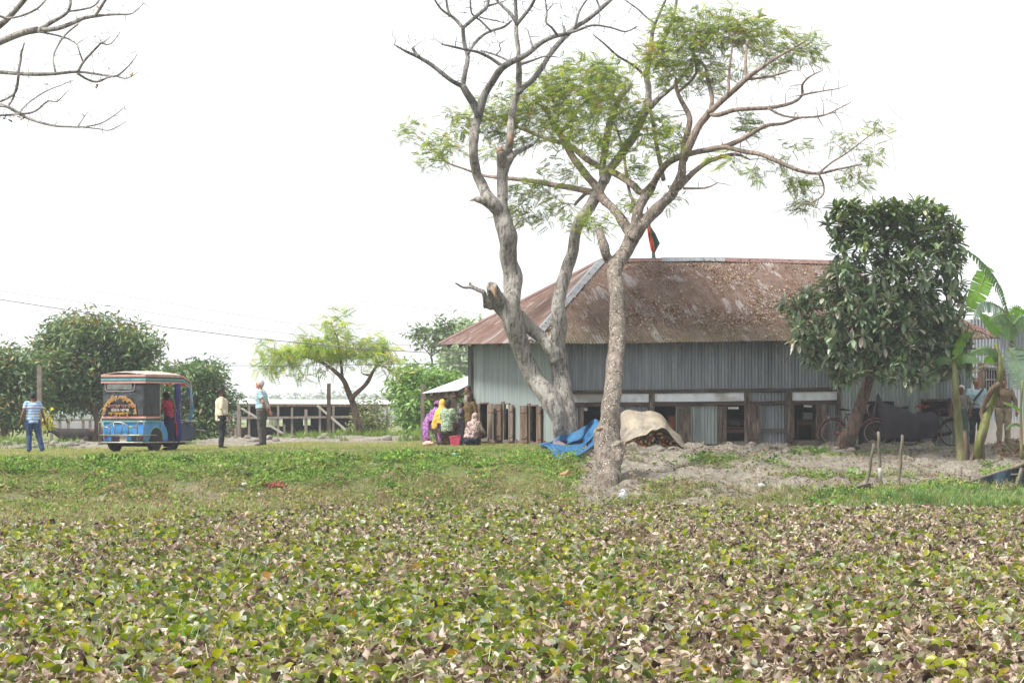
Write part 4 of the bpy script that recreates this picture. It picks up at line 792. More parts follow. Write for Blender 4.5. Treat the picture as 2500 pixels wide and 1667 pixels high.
def leafy_tree():
    d = 65.2; DEEP[0] = lambda x, y: 4.0*min(1, max(0, (1150-y)/560))+3.6*min(1, max(0, (1530-x)/160))*min(1, max(0, (590-y)/90)); t = thing('leafy_tree', gp(1488, 1190), 'tall speckled tree with a wide airy feathery green crown growing from the bank slope', 'tree')
    mb = MB(); nd = []
    def A(pts, dj=0, sub=3, seed=0, dd=0, seg=12, rough=.06, m=None): nd.extend(limb(m or mb, pts, d+dd, dj, seg, sub=sub, rough=rough, seed=seed))
    A([(1487, 1215, 38), (1488, 1190, 33), (1486, 1160, 31), (1484, 1110, 32), (1482, 1065, 33), (1489, 1030, 26), (1492, 985, 23), (1497, 940, 22), (1501, 886, 21), (1508, 828, 21), (1507, 770, 22), (1507, 722, 19), (1501, 682, 19), (1502, 650, 20), (1524, 620, 18), (1538, 593, 19), (1548, 565, 19)], seed=21)
    A([(1470, 1075, 15), (1460, 1055, 13), (1458, 1046, 9)], seed=22, dj=-.2); A([(1505, 1080, 14), (1513, 1100, 14), (1508, 1130, 10)], dd=-.2)
    for x, y in ((1455, 1205), (1518, 1208), (1472, 1218), (1503, 1218)): A([(1487, 1165, 20), ((1487+x)/2, (1180+y)/2, 13), (x, y+8, 7)], dj=-.2)
    A([(1500, 668, 13), (1488, 640, 12), (1480, 622, 11), (1475, 602, 12), (1467, 578, 10), (1462, 563, 9)], seed=23, dj=-.3)
    A([(1546, 575, 16), (1552, 545, 13), (1557, 519, 12), (1570, 489, 12), (1585, 466, 12), (1594, 452, 10)], seed=24, dj=.3)
    A([(1546, 580, 17), (1565, 553, 15), (1583, 532, 14), (1610, 504, 14), (1639, 477, 13), (1655, 448, 12), (1664, 420, 11), (1668, 390, 10)], seed=25, dj=-.4)
    A([(1545, 580, 13), (1530, 557, 13), (1514, 531, 12), (1495, 508, 11), (1476, 490, 11)], seed=26, dj=.4)
    me = remesh(mb, .026, 3, .02, 4, .5); link('trunk', me, bark('bark_speckled', C(166, 154, 142, .6), C(112, 98, 88, .55), C(222, 218, 208, .68), .95), t)
    kn = mat('torn_wood', (0, 0, 0)); k2 = MB().tube([P(1457, 1050, 64.7), P(1464, 1046, 64.65), P(1472, 1046, 64.7)], [.03, .07, .02], 8).build('torn_stub', kn, t, True, .015, 12)
    m2 = bark('bark_brown', C(184, 166, 152, .64), C(140, 122, 110, .58), C(190, 176, 164, .6), .2)
    mb = MB()
    def B(pts, dj=0, dd=0, seed=0): nd.extend(limb(mb, pts, d+dd, dj, 7, .008, 3, .04, seed))
    B([(1593, 453, 9), (1600, 439, 8.5), (1608, 425, 9), (1626, 402, 8.5), (1653, 386, 8), (1703, 371, 7), (1764, 360, 7), (1818, 337, 6), (1867, 308, 5), (1913, 302, 3.5), (1955, 287, 3), (2009, 283, 2), (2078, 250, 1)], dd=.3, dj=-1.5, seed=1)
    B([(1592, 452, 9), (1568, 471, 9), (1541, 448, 9), (1514, 430, 9), (1490, 418, 8.5), (1460, 405, 8), (1430, 387, 7.5), (1412, 372, 7), (1390, 354, 6.5), (1349, 344, 5.5), (1317, 332, 5), (1269, 313, 4), (1221, 300, 3.4), (1183, 290, 2)], dd=.4, dj=2.0, seed=2)
    B([(1478, 492, 11), (1462, 479, 9), (1446, 470, 8.5), (1392, 458, 7.5), (1350, 452, 7), (1318, 445, 6.5), (1273, 439, 5.5), (1211, 433, 4.5), (1178, 428, 3.6), (1129, 411, 2.6), (1087, 395, 2), (1055, 364, 1.6), (1007, 322, 1)], dd=.8, dj=2.5, seed=3)
    B([(1477, 493, 11), (1465, 474, 11), (1452, 452, 11), (1437, 435, 10), (1422, 416, 10), (1397, 383, 9), (1381, 351, 9), (1365, 325, 8), (1352, 305, 6), (1342, 287, 6), (1333, 265, 4.6), (1298, 249, 3)], dd=.6, dj=1, seed=4); B([(1365, 325, 6), (1390, 303, 5), (1412, 265, 4), (1441, 239, 2.4)], dd=1.3, dj=-.6); B([(1381, 351, 6), (1395, 320, 5), (1395, 280, 4), (1380, 235, 3)], dd=1.3, dj=.6)
    B([(1480, 500, 6), (1440, 470, 5), (1412, 490, 4), (1404, 500, 3.5)], dd=.7, dj=-.5)
    B([(1668, 392, 10), (1672, 350, 10), (1678, 325, 8), (1684, 287, 7), (1665, 249, 6), (1653, 222, 5), (1650, 190, 3)], dd=-.4, dj=.6, seed=5)
    B([(1668, 392, 10), (1688, 344, 10), (1707, 306, 9), (1722, 288, 9), (1734, 272, 9)], dd=-.4, dj=-.3, seed=6)
    B([(1734, 275, 6), (1738, 237, 5.5), (1727, 191, 5), (1722, 164, 4), (1695, 138, 2.4)], dd=-.7, dj=.8, seed=7); B([(1732, 275, 7), (1764, 245, 7.5), (1795, 218, 7), (1825, 191, 6.5), (1856, 168, 5), (1894, 142, 4), (1936, 119, 2.5), (1975, 96, 1)], dd=-.7, dj=-.8, seed=8)
    B([(1778, 232, 4), (1780, 172, 3.6), (1787, 115, 2.4), (1780, 80, 1.5)], dd=-.9, dj=.5); B([(1822, 193, 4), (1820, 153, 4), (1825, 96, 2.4)], dd=-1.1, dj=.6); B([(1824, 194, 4), (1879, 187, 3.4), (1933, 172, 1.8)], dd=-1.1, dj=-.6); B([(1656, 225, 4), (1700, 180, 3.5), (1690, 120, 3), (1710, 70, 2)], dd=.1)
    B([(1736, 280, 5), (1755, 281, 6), (1799, 268, 5.5), (1875, 264, 5), (1933, 252, 4), (1958, 232, 3.6), (1959, 207, 3), (1978, 187, 2.4), (2009, 172, 1.2)], dd=-.7, dj=-1, seed=9); B([(1956, 233, 3), (1990, 226, 2.2), (2047, 217, 1.2)], dd=-1.6); B([(1875, 264, 3.4), (1913, 283, 3), (1971, 287, 2.4), (2040, 275, 1.2)], dd=-1.4, dj=-.6)
    B([(1655, 460, 9), (1672, 442, 8), (1703, 413, 6.5), (1741, 390, 5.5), (1795, 377, 4.5), (1830, 390, 2)], dd=-.4, dj=1, seed=10); B([(1720, 367, 5.5), (1764, 360, 6), (1818, 371, 6), (1856, 377, 6), (1906, 398, 5.5), (1952, 417, 5), (1998, 424, 4), (2047, 413, 3), (2105, 402, 1.6)], dd=-.6, dj=-1.2, seed=11)
    B([(1998, 424, 3), (2030, 397, 2.4), (2066, 375, 2), (2139, 319, 1.2)], dd=-1.6, dj=-.4); B([(1998, 424, 2.6), (2010, 450, 2.6), (2009, 476, 2.4), (1985, 493, 2), (1960, 498, 1.4)], dd=-1.6); B([(1668, 460, 4), (1722, 459, 2.4), (1751, 447, 1.4)], dd=-.5, dj=-.8)
    B([(1620, 440, 6), (1600, 340, 5), (1590, 280, 4), (1570, 250, 3)], dd=.5, dj=1); B([(1560, 510, 5), (1540, 480, 4), (1530, 430, 4), (1520, 360, 3), (1500, 300, 2)], dd=.4, dj=1.2)
    mb.build('limbs', m2, t, True)
    blobs = [(1730, 70, 90, 55, 1.0), (1680, 110, 80, 55), (1820, 80, 90, 45), (1890, 112, 80, 50), (1640, 170, 60, 55), (1725, 180, 60, 45, .8), (1850, 165, 80, 30, .5), (1985, 120, 30, 38, .9), (1590, 130, 40, 40, .8), (1640, 40, 50, 30, .6),
        (1440, 190, 95, 55), (1350, 200, 75, 50), (1400, 255, 120, 60, 1.3), (1300, 260, 75, 55, 1.1), (1480, 230, 70, 60, 1.1), (1540, 280, 50, 60, .8), (1235, 255, 55, 45, .8), (1185, 290, 50, 42, .8), (1120, 300, 45, 35, .8), (1090, 352, 45, 25, .8), (1005, 322, 45, 18, .9), (1060, 380, 45, 22, .8), (1190, 372, 45, 22, .6), (1270, 320, 60, 45), (1365, 325, 65, 38), (1455, 330, 60, 45, .9),
        (1600, 300, 60, 55, .7), (1630, 350, 55, 45, .7), (1520, 370, 50, 45, .7), (1300, 462, 70, 38, .9), (1285, 528, 58, 18, 1.2), (1380, 420, 60, 25, .6), (1440, 545, 58, 22, 1.2), (1370, 512, 30, 20, .7), (1530, 500, 35, 25, .6), (1640, 482, 26, 18, .9), (1560, 420, 35, 25, .6),
        (1820, 310, 28, 22, .9), (1765, 392, 48, 18, .8), (1840, 422, 28, 14, 1.2), (1900, 398, 28, 14, .9), (2060, 340, 38, 18, 1), (2135, 318, 16, 22, .8), (2130, 380, 32, 18, 1), (2085, 430, 48, 24, .9), (1950, 445, 34, 18, 1), (1965, 492, 24, 18, .9), (1945, 355, 48, 12, .6)]
    T = blobpts(blobs, d+.3, 3.4, 1500); px_, py_ = T[:, 0]*F/T[:, 1]+CX, HOR-(T[:, 2]-E)*F/T[:, 1]; T[:, 1] += 4.0+3.6*np.clip((1530-px_)/160, 0, 1); T[:, 0] = (px_-CX)*T[:, 1]/F; T[:, 2] = E+(HOR-py_)*T[:, 1]/F
    mb = MB(); dirs = grow(nd, T, mb, .015, .0055, .13, 4); 
    extra = [np.array(p)+rdir(1, -.4, .9)[0]*random.uniform(.3, 1.0) for p, r in nd*2 if r < .06 and p[0] > 3.6 and random.random() < .8]
    grow(nd, extra, mb, .014, .0055, .15, 4); mb.build('twigs', m2, t, True)
    # feathery leaf sprays, a few to each twig end
    K = 5; pos = np.repeat(T, K, 0)+RNG.normal(0, .11, (len(T)*K, 3)); dd_ = np.repeat(dirs, K, 0)+RNG.normal(0, .75, (len(T)*K, 3)); dd_[:, 2] = dd_[:, 2]*.45-.05
    n = len(pos); col = pick([C(158, 170, 84, .74), C(136, 154, 76, .68), C(178, 188, 104, .78), C(114, 136, 68, .62), C(196, 158, 82, .7)], n, [.3, .28, .24, .145, .035], .16)
    yl = (vnoise(pos[:, 0]*2.2, pos[:, 2]*2.2, 9) > .95)[:, None]; col = np.where(yl, np.array(C(196, 166, 74, .66))*RNG.uniform(.85, 1.15, (n, 1)), col)
    scatter('crown', [pinnate(8, .10, .30, .25), pinnate(7, .11, .28, .5), pinnate(6, .13, .34, .1)], pos, frames(dd_, RNG.normal(0, .6, n)), RNG.uniform(.14, .29, n), col, leafmat('leaf_feather', .55, .6, .2), t); DEEP[0] = None
leafy_tree()
def overhanging_tree():
    """the bare tree standing just outside the picture on the left; its boughs reach in"""
    d = 62.5; m2 = MATS['bark_grey_thin']; t = thing('overhanging_tree', onground(-420, 66), 'leafless boughs with fine twigs reaching in at the top left corner', 'tree')
    mb = MB(); nd = []
    def B(pts, dj=0, dd=0, seed=0, seg=7): nd.extend(limb(mb, [(x, y, r*.72) for x, y, r in pts], d+dd, dj, seg, .005, 3, .05, seed))
    B([(-420, 1180, 60), (-410, 1000, 50), (-430, 800, 46), (-400, 600, 42), (-360, 420, 36), (-300, 280, 28)], dd=3.5, dj=-1.5, seed=1, seg=12)
    B([(-310, 290, 22), (-180, 190, 16), (-60, 130, 13), (0, 103, 12), (50, 82, 12), (92, 73, 12)], dd=1.5, dj=-1.2, seed=2); B([(95, 75, 9), (140, 70, 8.5), (175, 58, 8), (205, 45, 7), (250, 38, 5), (280, 36, 4), (318, 35, 2.6), (335, 24, 2.2), (352, 8, 1.4)], seed=3); B([(95, 74, 8), (125, 55, 8), (150, 42, 6), (165, 30, 5.5), (172, 10, 5), (170, -15, 4)], seed=4); B([(168, 28, 4), (200, 24, 3.5), (230, 15, 3), (250, -10, 2.4)], dj=.4)
    B([(232, 40, 5), (245, 20, 5.5), (262, -8, 5)], seed=5); B([(-320, 300, 20), (-160, 120, 14), (-40, 90, 12), (0, 62, 11), (30, 34, 10), (70, -12, 9)], dd=1, dj=-1, seed=6)
    B([(-60, 20, 6), (0, 40, 4.5), (20, 45, 4), (55, 38, 4), (90, 22, 4), (112, 0, 3.5)], dd=-.4); B([(-300, 300, 20), (-150, 215, 12), (-40, 182, 8), (0, 177, 7), (40, 180, 7), (85, 182, 7), (130, 181, 6), (190, 176, 5), (240, 182, 4), (278, 187, 3.6), (300, 175, 3), (322, 152, 2), (335, 133, 1.2)], dd=1, dj=-1.4, seed=7)
    B([(190, 180, 5), (215, 195, 4), (238, 200, 4), (262, 190, 3.5), (282, 186, 3)], dd=-.3); B([(282, 186, 2.6), (310, 192, 2), (338, 176, 1)], dd=-.4); B([(190, 176, 5), (205, 150, 4.5), (225, 128, 4), (247, 105, 3.6)], dd=-.3, dj=-.4); B([(247, 106, 3), (270, 108, 2.2), (293, 80, 1.2)], dd=-.6); B([(247, 106, 2.6), (258, 100, 2), (270, 90, 1)], dd=-.6); B([(247, 105, 2), (242, 90, 1)], dd=-.6)
    B([(92, 78, 3.5), (130, 85, 3), (165, 95, 3), (187, 108, 3), (193, 125, 3), (202, 150, 3)], dd=-.1); B([(190, 60, 3.4), (165, 80, 3.4), (145, 105, 3.4), (130, 140, 3.4), (135, 175, 3.4)], dd=-.1, dj=-.3)
    B([(44, 180, 4.6), (50, 150, 4.4), (52, 130, 4), (60, 105, 2)], dd=-.2); B([(45, 182, 5), (42, 210, 5), (36, 228, 4), (15, 242, 4), (-20, 255, 4)], dd=-.3); B([(40, 212, 4), (32, 240, 3.6), (22, 257, 3)], dd=-.3)
    B([(-250, 320, 14), (-120, 250, 8), (-40, 252, 5.5), (0, 258, 5.5), (20, 262, 5), (45, 277, 5), (70, 290, 5), (100, 300, 4.4), (135, 308, 4), (170, 310, 3.4), (205, 310, 3), (245, 302, 2.4), (275, 285, 2), (297, 268, 1.2)], dd=1, dj=-1.6, seed=8); B([(205, 311, 2.6), (240, 315, 2), (270, 318, 2), (308, 297, 1.2)], dd=-.6); B([(190, 309, 2), (213, 275, 1.4)], dd=-.5)
    B([(48, 278, 4), (70, 277, 4), (92, 268, 3.6), (117, 247, 3), (140, 248, 2.4), (165, 222, 1.2)], dd=-.4); B([(48, 276, 3), (60, 260, 2.6), (82, 242, 2.4), (115, 222, 2.2), (150, 208, 1.8), (180, 196, 1.2)], dd=-.5); B([(0, 282, 4), (25, 281, 4), (48, 278, 4)], dd=-.3)
    mb.build('trunk', bark('bark_grey', (0, 0, 0), (0, 0, 0), (0, 0, 0)) if 0 else MATS['bark_grey'], t, True)
    T = []
    for p, r in nd:
        if r < .05 and p[0] > -13.5:
            for _ in range(2):
                T.append(np.array(p)+rdir(1, -.4, 1)[0]*random.uniform(.1, .5))
    mb = MB(); grow(nd, T, mb, .010, .0040, .16, 4); mb.build('twigs', m2, t, True)
    q = ([(0, -.25, 0), (.5, -.3, .2), (1, 0, .05), (.5, .3, .15), (0, .25, 0), (.5, 0, -.05)], [(0, 1, 5, 4), (1, 2, 3, 5)], [1]*6)
    L = [(228, 22), (243, 32), (237, 15), (322, 172), (318, 182), (325, 178)]; pos = np.array([tuple(P(x, y, 62.1)) for x, y in L]); [scatter('yellow_leaf', [q], pos[i:i+1], frames(rdir(1, -1, -.6)), [.09], pick([C(214, 170, 50)], 1), leafmat('leaf_dry', 0, 0, 0), t) for i in range(6)]
    L = [(38, 280), (40, 284), (55, 282), (60, 288), (64, 283), (18, 288), (14, 282), (237, 206), (20, 292)]; pos = np.array([tuple(P(x, y, 62.1)) for x, y in L]); [scatter('withered_leaf', [q], pos[i:i+1], frames(rdir(1, -1, -.3)), [.13], pick([C(150, 100, 84), C(190, 160, 140)], 1), leafmat('leaf_dry', 0, 0, 0), t) for i in range(9)]
overhanging_tree()
def broad_leaf():
    T = []
    for s in range(4):
        rg = np.random.default_rng(s); rows = [0, .12, .35, .62, .85, 1.0]; wd = [.02, .06, .15, .19, .13, .02]; dr = rg.uniform(.12, .4)
        z = [(.04-dr*t*t+.05*w/.19, -dr*t*t, .04-dr*t*t+.05*w/.19) for t, w in zip(rows, wd)]; V, Q = blade(1, rows, wd, z); T.append((V, Q, [1, 1.04, 1]*6))
    return T
def evergreen_tree():
    d = 69.6; t = thing('broadleaf_tree', onground(2066, 71.2), 'dense dark green tree with whorls of large dusty leaves before the tin house', 'tree')
    mb = MB(); nd = []
    def A(pts, dj=0, dd=0, seed=0): nd.extend(limb(mb, pts, 71.0+dd, dj, 10, sub=3, rough=.06, seed=seed))
    A([(2060, 1100, 28), (2068, 1075, 24), (2080, 1050, 19), (2092, 1015, 16), (2105, 975, 15), (2118, 935, 14), (2128, 905, 13), (2138, 860, 12), (2150, 800, 11), (2160, 730, 10), (2165, 650, 8), (2160, 570, 5)], dj=-1.0, seed=31)
    A([(2125, 915, 9), (2080, 870, 8), (2030, 830, 6), (1980, 790, 5), (1930, 740, 3)], dd=-.5, dj=-1.2); A([(2140, 850, 9), (2200, 800, 8), (2260, 730, 7), (2300, 640, 5), (2320, 560, 3)], dd=-.6, dj=-.8); A([(2150, 780, 8), (2090, 700, 6), (2060, 620, 5), (2050, 540, 3)], dd=-.8, dj=-.4); A([(2135, 880, 8), (2220, 880, 6), (2300, 860, 4)], dd=-.5, dj=-.9); A([(2160, 700, 7), (2230, 620, 5), (2270, 560, 3)], dd=-1, dj=.6); A([(2130, 900, 7), (2080, 920, 5), (2040, 930, 3)], dd=-.6, dj=-.8)
    A([(2072, 1070, 8), (2086, 1085, 6), (2090, 1100, 4)], dj=-.1); A([(2060, 1080, 8), (2045, 1095, 5)], dj=-.1)
    me = remesh(mb, .022, 2, .012, 6); link('trunk', me, bark('bark_warm', C(150, 128, 114, .6), C(104, 84, 74, .55), C(184, 172, 160, .6), .5, 1.4), t)
    blobs = [(2120, 560, 95, 72), (2230, 570, 95, 75), (2060, 560, 45, 65, .9), (2300, 580, 45, 68, .9), (2330, 640, 30, 80, .7), (2130, 650, 110, 80), (2250, 660, 100, 80), (2060, 720, 75, 65), (1975, 745, 45, 42, 1), (1930, 760, 28, 28, .8), (1965, 810, 60, 32, 1), (2160, 760, 140, 80), (2290, 760, 80, 85), (2080, 820, 95, 55), (2200, 850, 120, 65), (2310, 850, 60, 80), (2110, 890, 80, 35, .9), (2060, 915, 40, 22, .8), (2220, 905, 90, 40, .9), (2320, 900, 50, 35), (2170, 540, 60, 50), (2010, 870, 50, 36), (1960, 850, 36, 24, .8)]
    T = blobpts(blobs, d-.1, 1.2, 820); mb = MB(); dirs = grow(nd, T, mb, .014, .006, .12, 5); mb.build('branches', MATS['bark_warm'], t, True)
    c = np.array([P(2170, 740, d)]).reshape(3); out = T-c; out /= np.linalg.norm(out, axis=1, keepdims=True); ax = dirs*.5+out*.55+np.array([0, -.12, .6])+RNG.normal(0, .25, T.shape); ax /= np.linalg.norm(ax, axis=1, keepdims=True)
    K = 12; n = len(T)*K; A_ = np.repeat(ax, K, 0); a = RNG.uniform(0, 6.283, n); el = np.tile(np.linspace(-.15, .95, K), len(T))+RNG.normal(0, .12, n)
    u = np.cross(A_, np.array([.3, .2, 1.0])); u /= np.linalg.norm(u, axis=1, keepdims=True); v = np.cross(A_, u)
    dd_ = (u*np.cos(a)[:, None]+v*np.sin(a)[:, None])*np.cos(el)[:, None]+A_*np.sin(el)[:, None]
    pos = np.repeat(T, K, 0)+A_*(el[:, None]*.05)+dd_*.012
    f = frames(dd_, None); dot = np.sum(f[:, :, 2]*A_, axis=1); f[dot < 0, :, 1] *= -1; f[dot < 0, :, 2] *= -1
    y = HOR-(pos[:, 2]-E)*F/pos[:, 1]; fresh = np.clip((640-y)/120, 0, 1)*.75
    col = pick([C(138, 158, 128, .78), C(116, 140, 104, .74), C(166, 176, 154, .8), C(126, 148, 106, .74), C(190, 180, 162, .76)], n, [.3, .3, .2, .12, .08]); cf = pick([C(134, 154, 76, .6), C(112, 140, 68, .58)], n); col = np.where((RNG.random(n) < fresh)[:, None], cf, col)
    scatter('crown', broad_leaf(), pos, f, RNG.uniform(.20, .31, n), col, leafmat('leaf_broad', .18, .36, .6), t)
evergreen_tree()
def banana_leaf(mb, pts, wpx, d, dj=0, tear=.35, side=0, fold=.5, name=None, m=None, parent=None, tiltv=0):
    """a torn banana leaf blade along a midrib measured in photo pixels; fold droops the halves"""
    n = 26; Pp = [P(x, y, d+dj*i/(len(pts)-1)) for i, (x, y) in enumerate(pts)]; c = []
    for i in range(n+1):
        f = i/n*(len(Pp)-1); k = min(int(f), len(Pp)-2); u = f-k; p0, p1, p2, p3 = Pp[max(0, k-1)], Pp[k], Pp[k+1], Pp[min(len(Pp)-1, k+2)]
        c.append(.5*((2*p1)+(p2-p0)*u+(2*p0-5*p1+4*p2-p3)*u*u+(3*p1-p0-3*p2+p3)*u**3))
    W = wpx*d/F; V = []; Q = []
    for i in range(n):
        t0, t1 = i/n, (i+1)/n; tg = (c[min(n, i+2)]-c[max(0, i-1)]).normalized(); s = tg.cross(Vector((.15, -1, .25+tiltv))).normalized()
        g = random.uniform(0, .02); bend = random.uniform(-.2, .2)
        for sg in (-1, 1):
            if side and sg != side: continue
            wf = lambda t: W*(max(0, math.sin(math.pi*min(1, .06+t*.95)))**.45)
            torn = random.random() < tear; gap = .25*(c[i+1]-c[i]) if torn else Vector((0, 0, 0)); w0, w1 = wf(t0)*random.uniform(.9, 1.05), wf(t1)
            k = len(V); dn = Vector((0, .15*sg, -1))
            for q in (0, .5, 1):
                dr = dn*(fold*q*q+bend*q*(1 if torn else .3)); V += [c[i]+s*sg*w0*q*(1-.35*fold*q)+dr*w0+gap*q, c[i+1]+s*sg*w1*q*(1-.35*fold*q)+dr*w1-gap*q]
            Q += [(k, k+1, k+3, k+2), (k+2, k+3, k+5, k+4)]
    me = npmesh(name or 'leaf', [tuple(v) for v in V], Q, True); o = link('leaf', me, m, parent)
    MB().tube(c, [max(.006, W*.10*(1-i/n)) for i in range(n+1)], 6).build('midrib', bananamid, o, True)
    return o
def banana():
    global bananamid
    def lm(name, c1, c2, tr):
        t = NT(name); co = t.coord('Object', (1, 1, 1)); col = t.ramp(t.noise(co, 7, 5, .6), [(.35, c1), (.65, c2)]); b = t.bsdf(col, .4, 0, .4, t.bump(t.noise(co, 40, 2), .2, .01)); x = t.n('ShaderNodeBsdfTranslucent'); t.l(t.mix(1, col, (1.3, 1.5, .5), 'MULTIPLY'), x.inputs[0]); m = t.n('ShaderNodeMixShader'); m.inputs[0].default_value = tr; t.l(b.outputs[0], m.inputs[1]); t.l(x.outputs[0], m.inputs[2]); t.l(m.outputs[0], t.out.inputs[0]); return t.m
    br = lm('banana_bright', C(150, 200, 60, .66), C(120, 176, 56, .62), .5); gr = lm('banana_green', C(120, 158, 96, .6), C(96, 136, 76, .56), .3); pa = lm('banana_pale', C(160, 186, 160, .62), C(130, 164, 134, .6), .3); bn = lm('banana_dry', C(150, 142, 120, .58), C(118, 106, 90, .5), .2)
    bananamid = mat('banana_midrib', C(170, 184, 120), C(140, 156, 96), 6, .6)
    stem = mat('banana_stem', C(158, 162, 108), C(116, 118, 76), 3, .6, 0, .3, .4, 12, (6, 6, .7), C(136, 106, 84)); stem2 = mat('banana_stem2', C(140, 146, 62), C(96, 104, 50), 3, .6, 0, .3, .4, 12, (6, 6, .7), C(104, 84, 68)); dryst = mat('dry_sheath', C(150, 130, 112), C(104, 86, 74), 4, .9, 0, .1, .6, 20, (6, 6, .8))
    b1 = thing('banana_plant', gp(2346, 1128), 'upright banana plant with a pale green stem to the right of the covered motorcycle', 'banana plant', 'banana plants'); d = 69.2
    mb = MB(); limb(mb, [(2348, 1140, 15), (2347, 1120, 13), (2343, 1075, 12), (2339, 1040, 11), (2336, 990, 9), (2333, 950, 8), (2331, 915, 7.5), (2330, 880, 6)], d, 0, 12, sub=3, rough=.05, seed=3); mb.build('stem', stem, b1, True, .01, 5)
    mb = MB(); limb(mb, [(2362, 1142, 6), (2360, 1100, 6.5), (2356, 1062, 5), (2354, 1052, 3)], d-.1, 0, 8, seed=2); limb(mb, [(2352, 1150, 10), (2350, 1138, 12), (2348, 1122, 8)], d-.1, 0, 8); mb.build('dry_sheath', dryst, b1, True, .015, 9)
    banana_leaf(None, [(2331, 890), (2345, 870), (2368, 868), (2395, 885)], 16, d, -.5, .5, 0, .6, m=gr, parent=b1); banana_leaf(None, [(2330, 890), (2310, 870), (2285, 880), (2270, 910)], 14, d, .3, .5, 0, .7, m=gr, parent=b1); banana_leaf(None, [(2330, 890), (2338, 850), (2352, 820), (2372, 812)], 15, d, .5, .4, 0, .5, m=br, parent=b1)
    b2 = thing('banana_plant', gp(2379, 1140), 'leaning banana plant with a thick yellow green stem and bright torn leaves', 'banana plant', 'banana plants'); d = 68.7
    mb = MB(); limb(mb, [(2378, 1150, 14), (2382, 1125, 12), (2391, 1085, 12), (2400, 1050, 12), (2409, 1015, 11), (2417, 990, 12), (2428, 965, 10), (2437, 940, 9), (2442, 905, 8), (2440, 870, 6), (2430, 840, 5)], d, 0, 12, sub=3, rough=.06, seed=5); mb.build('stem', stem2, b2, True, .012, 5)
    mb = MB(); limb(mb, [(2405, 1035, 6), (2396, 1010, 5), (2408, 975, 7), (2424, 950, 9), (2440, 935, 6)], d-.12, 0, 8, seed=4); limb(mb, [(2368, 1155, 4), (2372, 1120, 5), (2376, 1108, 2)], d-.3, 0, 6); limb(mb, [(2402, 1150, 5), (2400, 1110, 5), (2400, 1075, 3)], d-.2, 0, 6); limb(mb, [(2434, 945, 4), (2440, 965, 3), (2445, 990, 2)], d-.15, 0, 6); mb.build('dry_sheath', dryst, b2, True, .015, 9)
    banana_leaf(None, [(2445, 905), (2430, 893), (2405, 893), (2372, 908)], 9, d-.1, -.2, .4, 1, .2, m=bn, parent=b2); banana_leaf(None, [(2442, 890), (2425, 855), (2400, 850), (2368, 862)], 15, d, -.5, .4, 0, .5, m=gr, parent=b2)
    banana_leaf(None, [(2440, 880), (2436, 862), (2420, 868), (2403, 885)], 16, d+.1, .6, .2, 0, .5, m=br, parent=b2)
    b3 = thing('banana_plant', onground(2560, 70.2), 'tall banana plant with an arching torn leaf and big bright leaves at the right edge', 'banana plant', 'banana plants'); d = 69.6
    mb = MB(); limb(mb, [(2560, 1130, 11), (2548, 1020, 10), (2520, 920, 9), (2484, 862, 7), (2466, 815, 5), (2459, 765, 4)], d+.6, -.4, 10, sub=3, seed=6); mb.build('stem', stem, b3, True, .008, 5)
    banana_leaf(None, [(2462, 775), (2452, 735), (2440, 700), (2415, 662), (2385, 628), (2340, 602)], 13, d, -.6, .85, 0, 1.0, m=gr, parent=b3)
    banana_leaf(None, [(2412, 652), (2402, 680), (2388, 715), (2368, 762)], 27, d-.05, -.4, .12, 0, .05, m=br, parent=b3, tiltv=.3)
    banana_leaf(None, [(2458, 768), (2440, 750), (2412, 738), (2392, 745), (2378, 780)], 18, d-.1, -.8, .6, 0, .8, m=pa, parent=b3); banana_leaf(None, [(2464, 800), (2448, 815), (2425, 795), (2395, 765)], 21, d+.2, .9, .1, 0, .1, m=br, parent=b3, tiltv=.4)
    banana_leaf(None, [(2462, 780), (2450, 768), (2435, 770), (2418, 782)], 20, d-.2, -.6, .1, 0, .5, m=gr, parent=b3); banana_leaf(None, [(2463, 790), (2470, 770), (2476, 750), (2500, 765), (2530, 790)], 18, d+.1, .6, .3, 0, .4, m=br, parent=b3); banana_leaf(None, [(2464, 800), (2480, 790), (2500, 770), (2540, 765)], 22, d, -.6, .3, 0, .8, m=pa, parent=b3)
    banana_leaf(None, [(2462, 850), (2475, 870), (2484, 905), (2492, 950)], 36, d-.3, -.4, .95, 0, .15, m=pa, parent=b3); banana_leaf(None, [(2466, 840), (2480, 850), (2510, 860), (2550, 900)], 26, d, .5, .7, 0, .7, m=pa, parent=b3); banana_leaf(None, [(2460, 770), (2466, 790), (2464, 815), (2460, 830)], 20, d-.15, -.1, .1, 0, .2, m=gr, parent=b3)
    b4 = thing('banana_sapling', onground(2492, 68.4), 'thin young banana shoot at the right edge of the bank', 'banana plant'); mb = MB(); limb(mb, [(2494, 1120, 4), (2493, 1050, 3.6), (2492, 1000, 3.2), (2497, 930, 2.4)], 68.4, 0, 8); mb.build('stem', stem, b4, True)
    banana_leaf(None, [(2492, 1040), (2482, 1033), (2468, 1036), (2455, 1048)], 5, 68.4, -.3, .3, 0, .6, m=gr, parent=b4); banana_leaf(None, [(2493, 1005), (2484, 996), (2474, 990), (2448, 982)], 5, 68.4, -.2, .3, 0, .3, m=br, parent=b4)
banana()
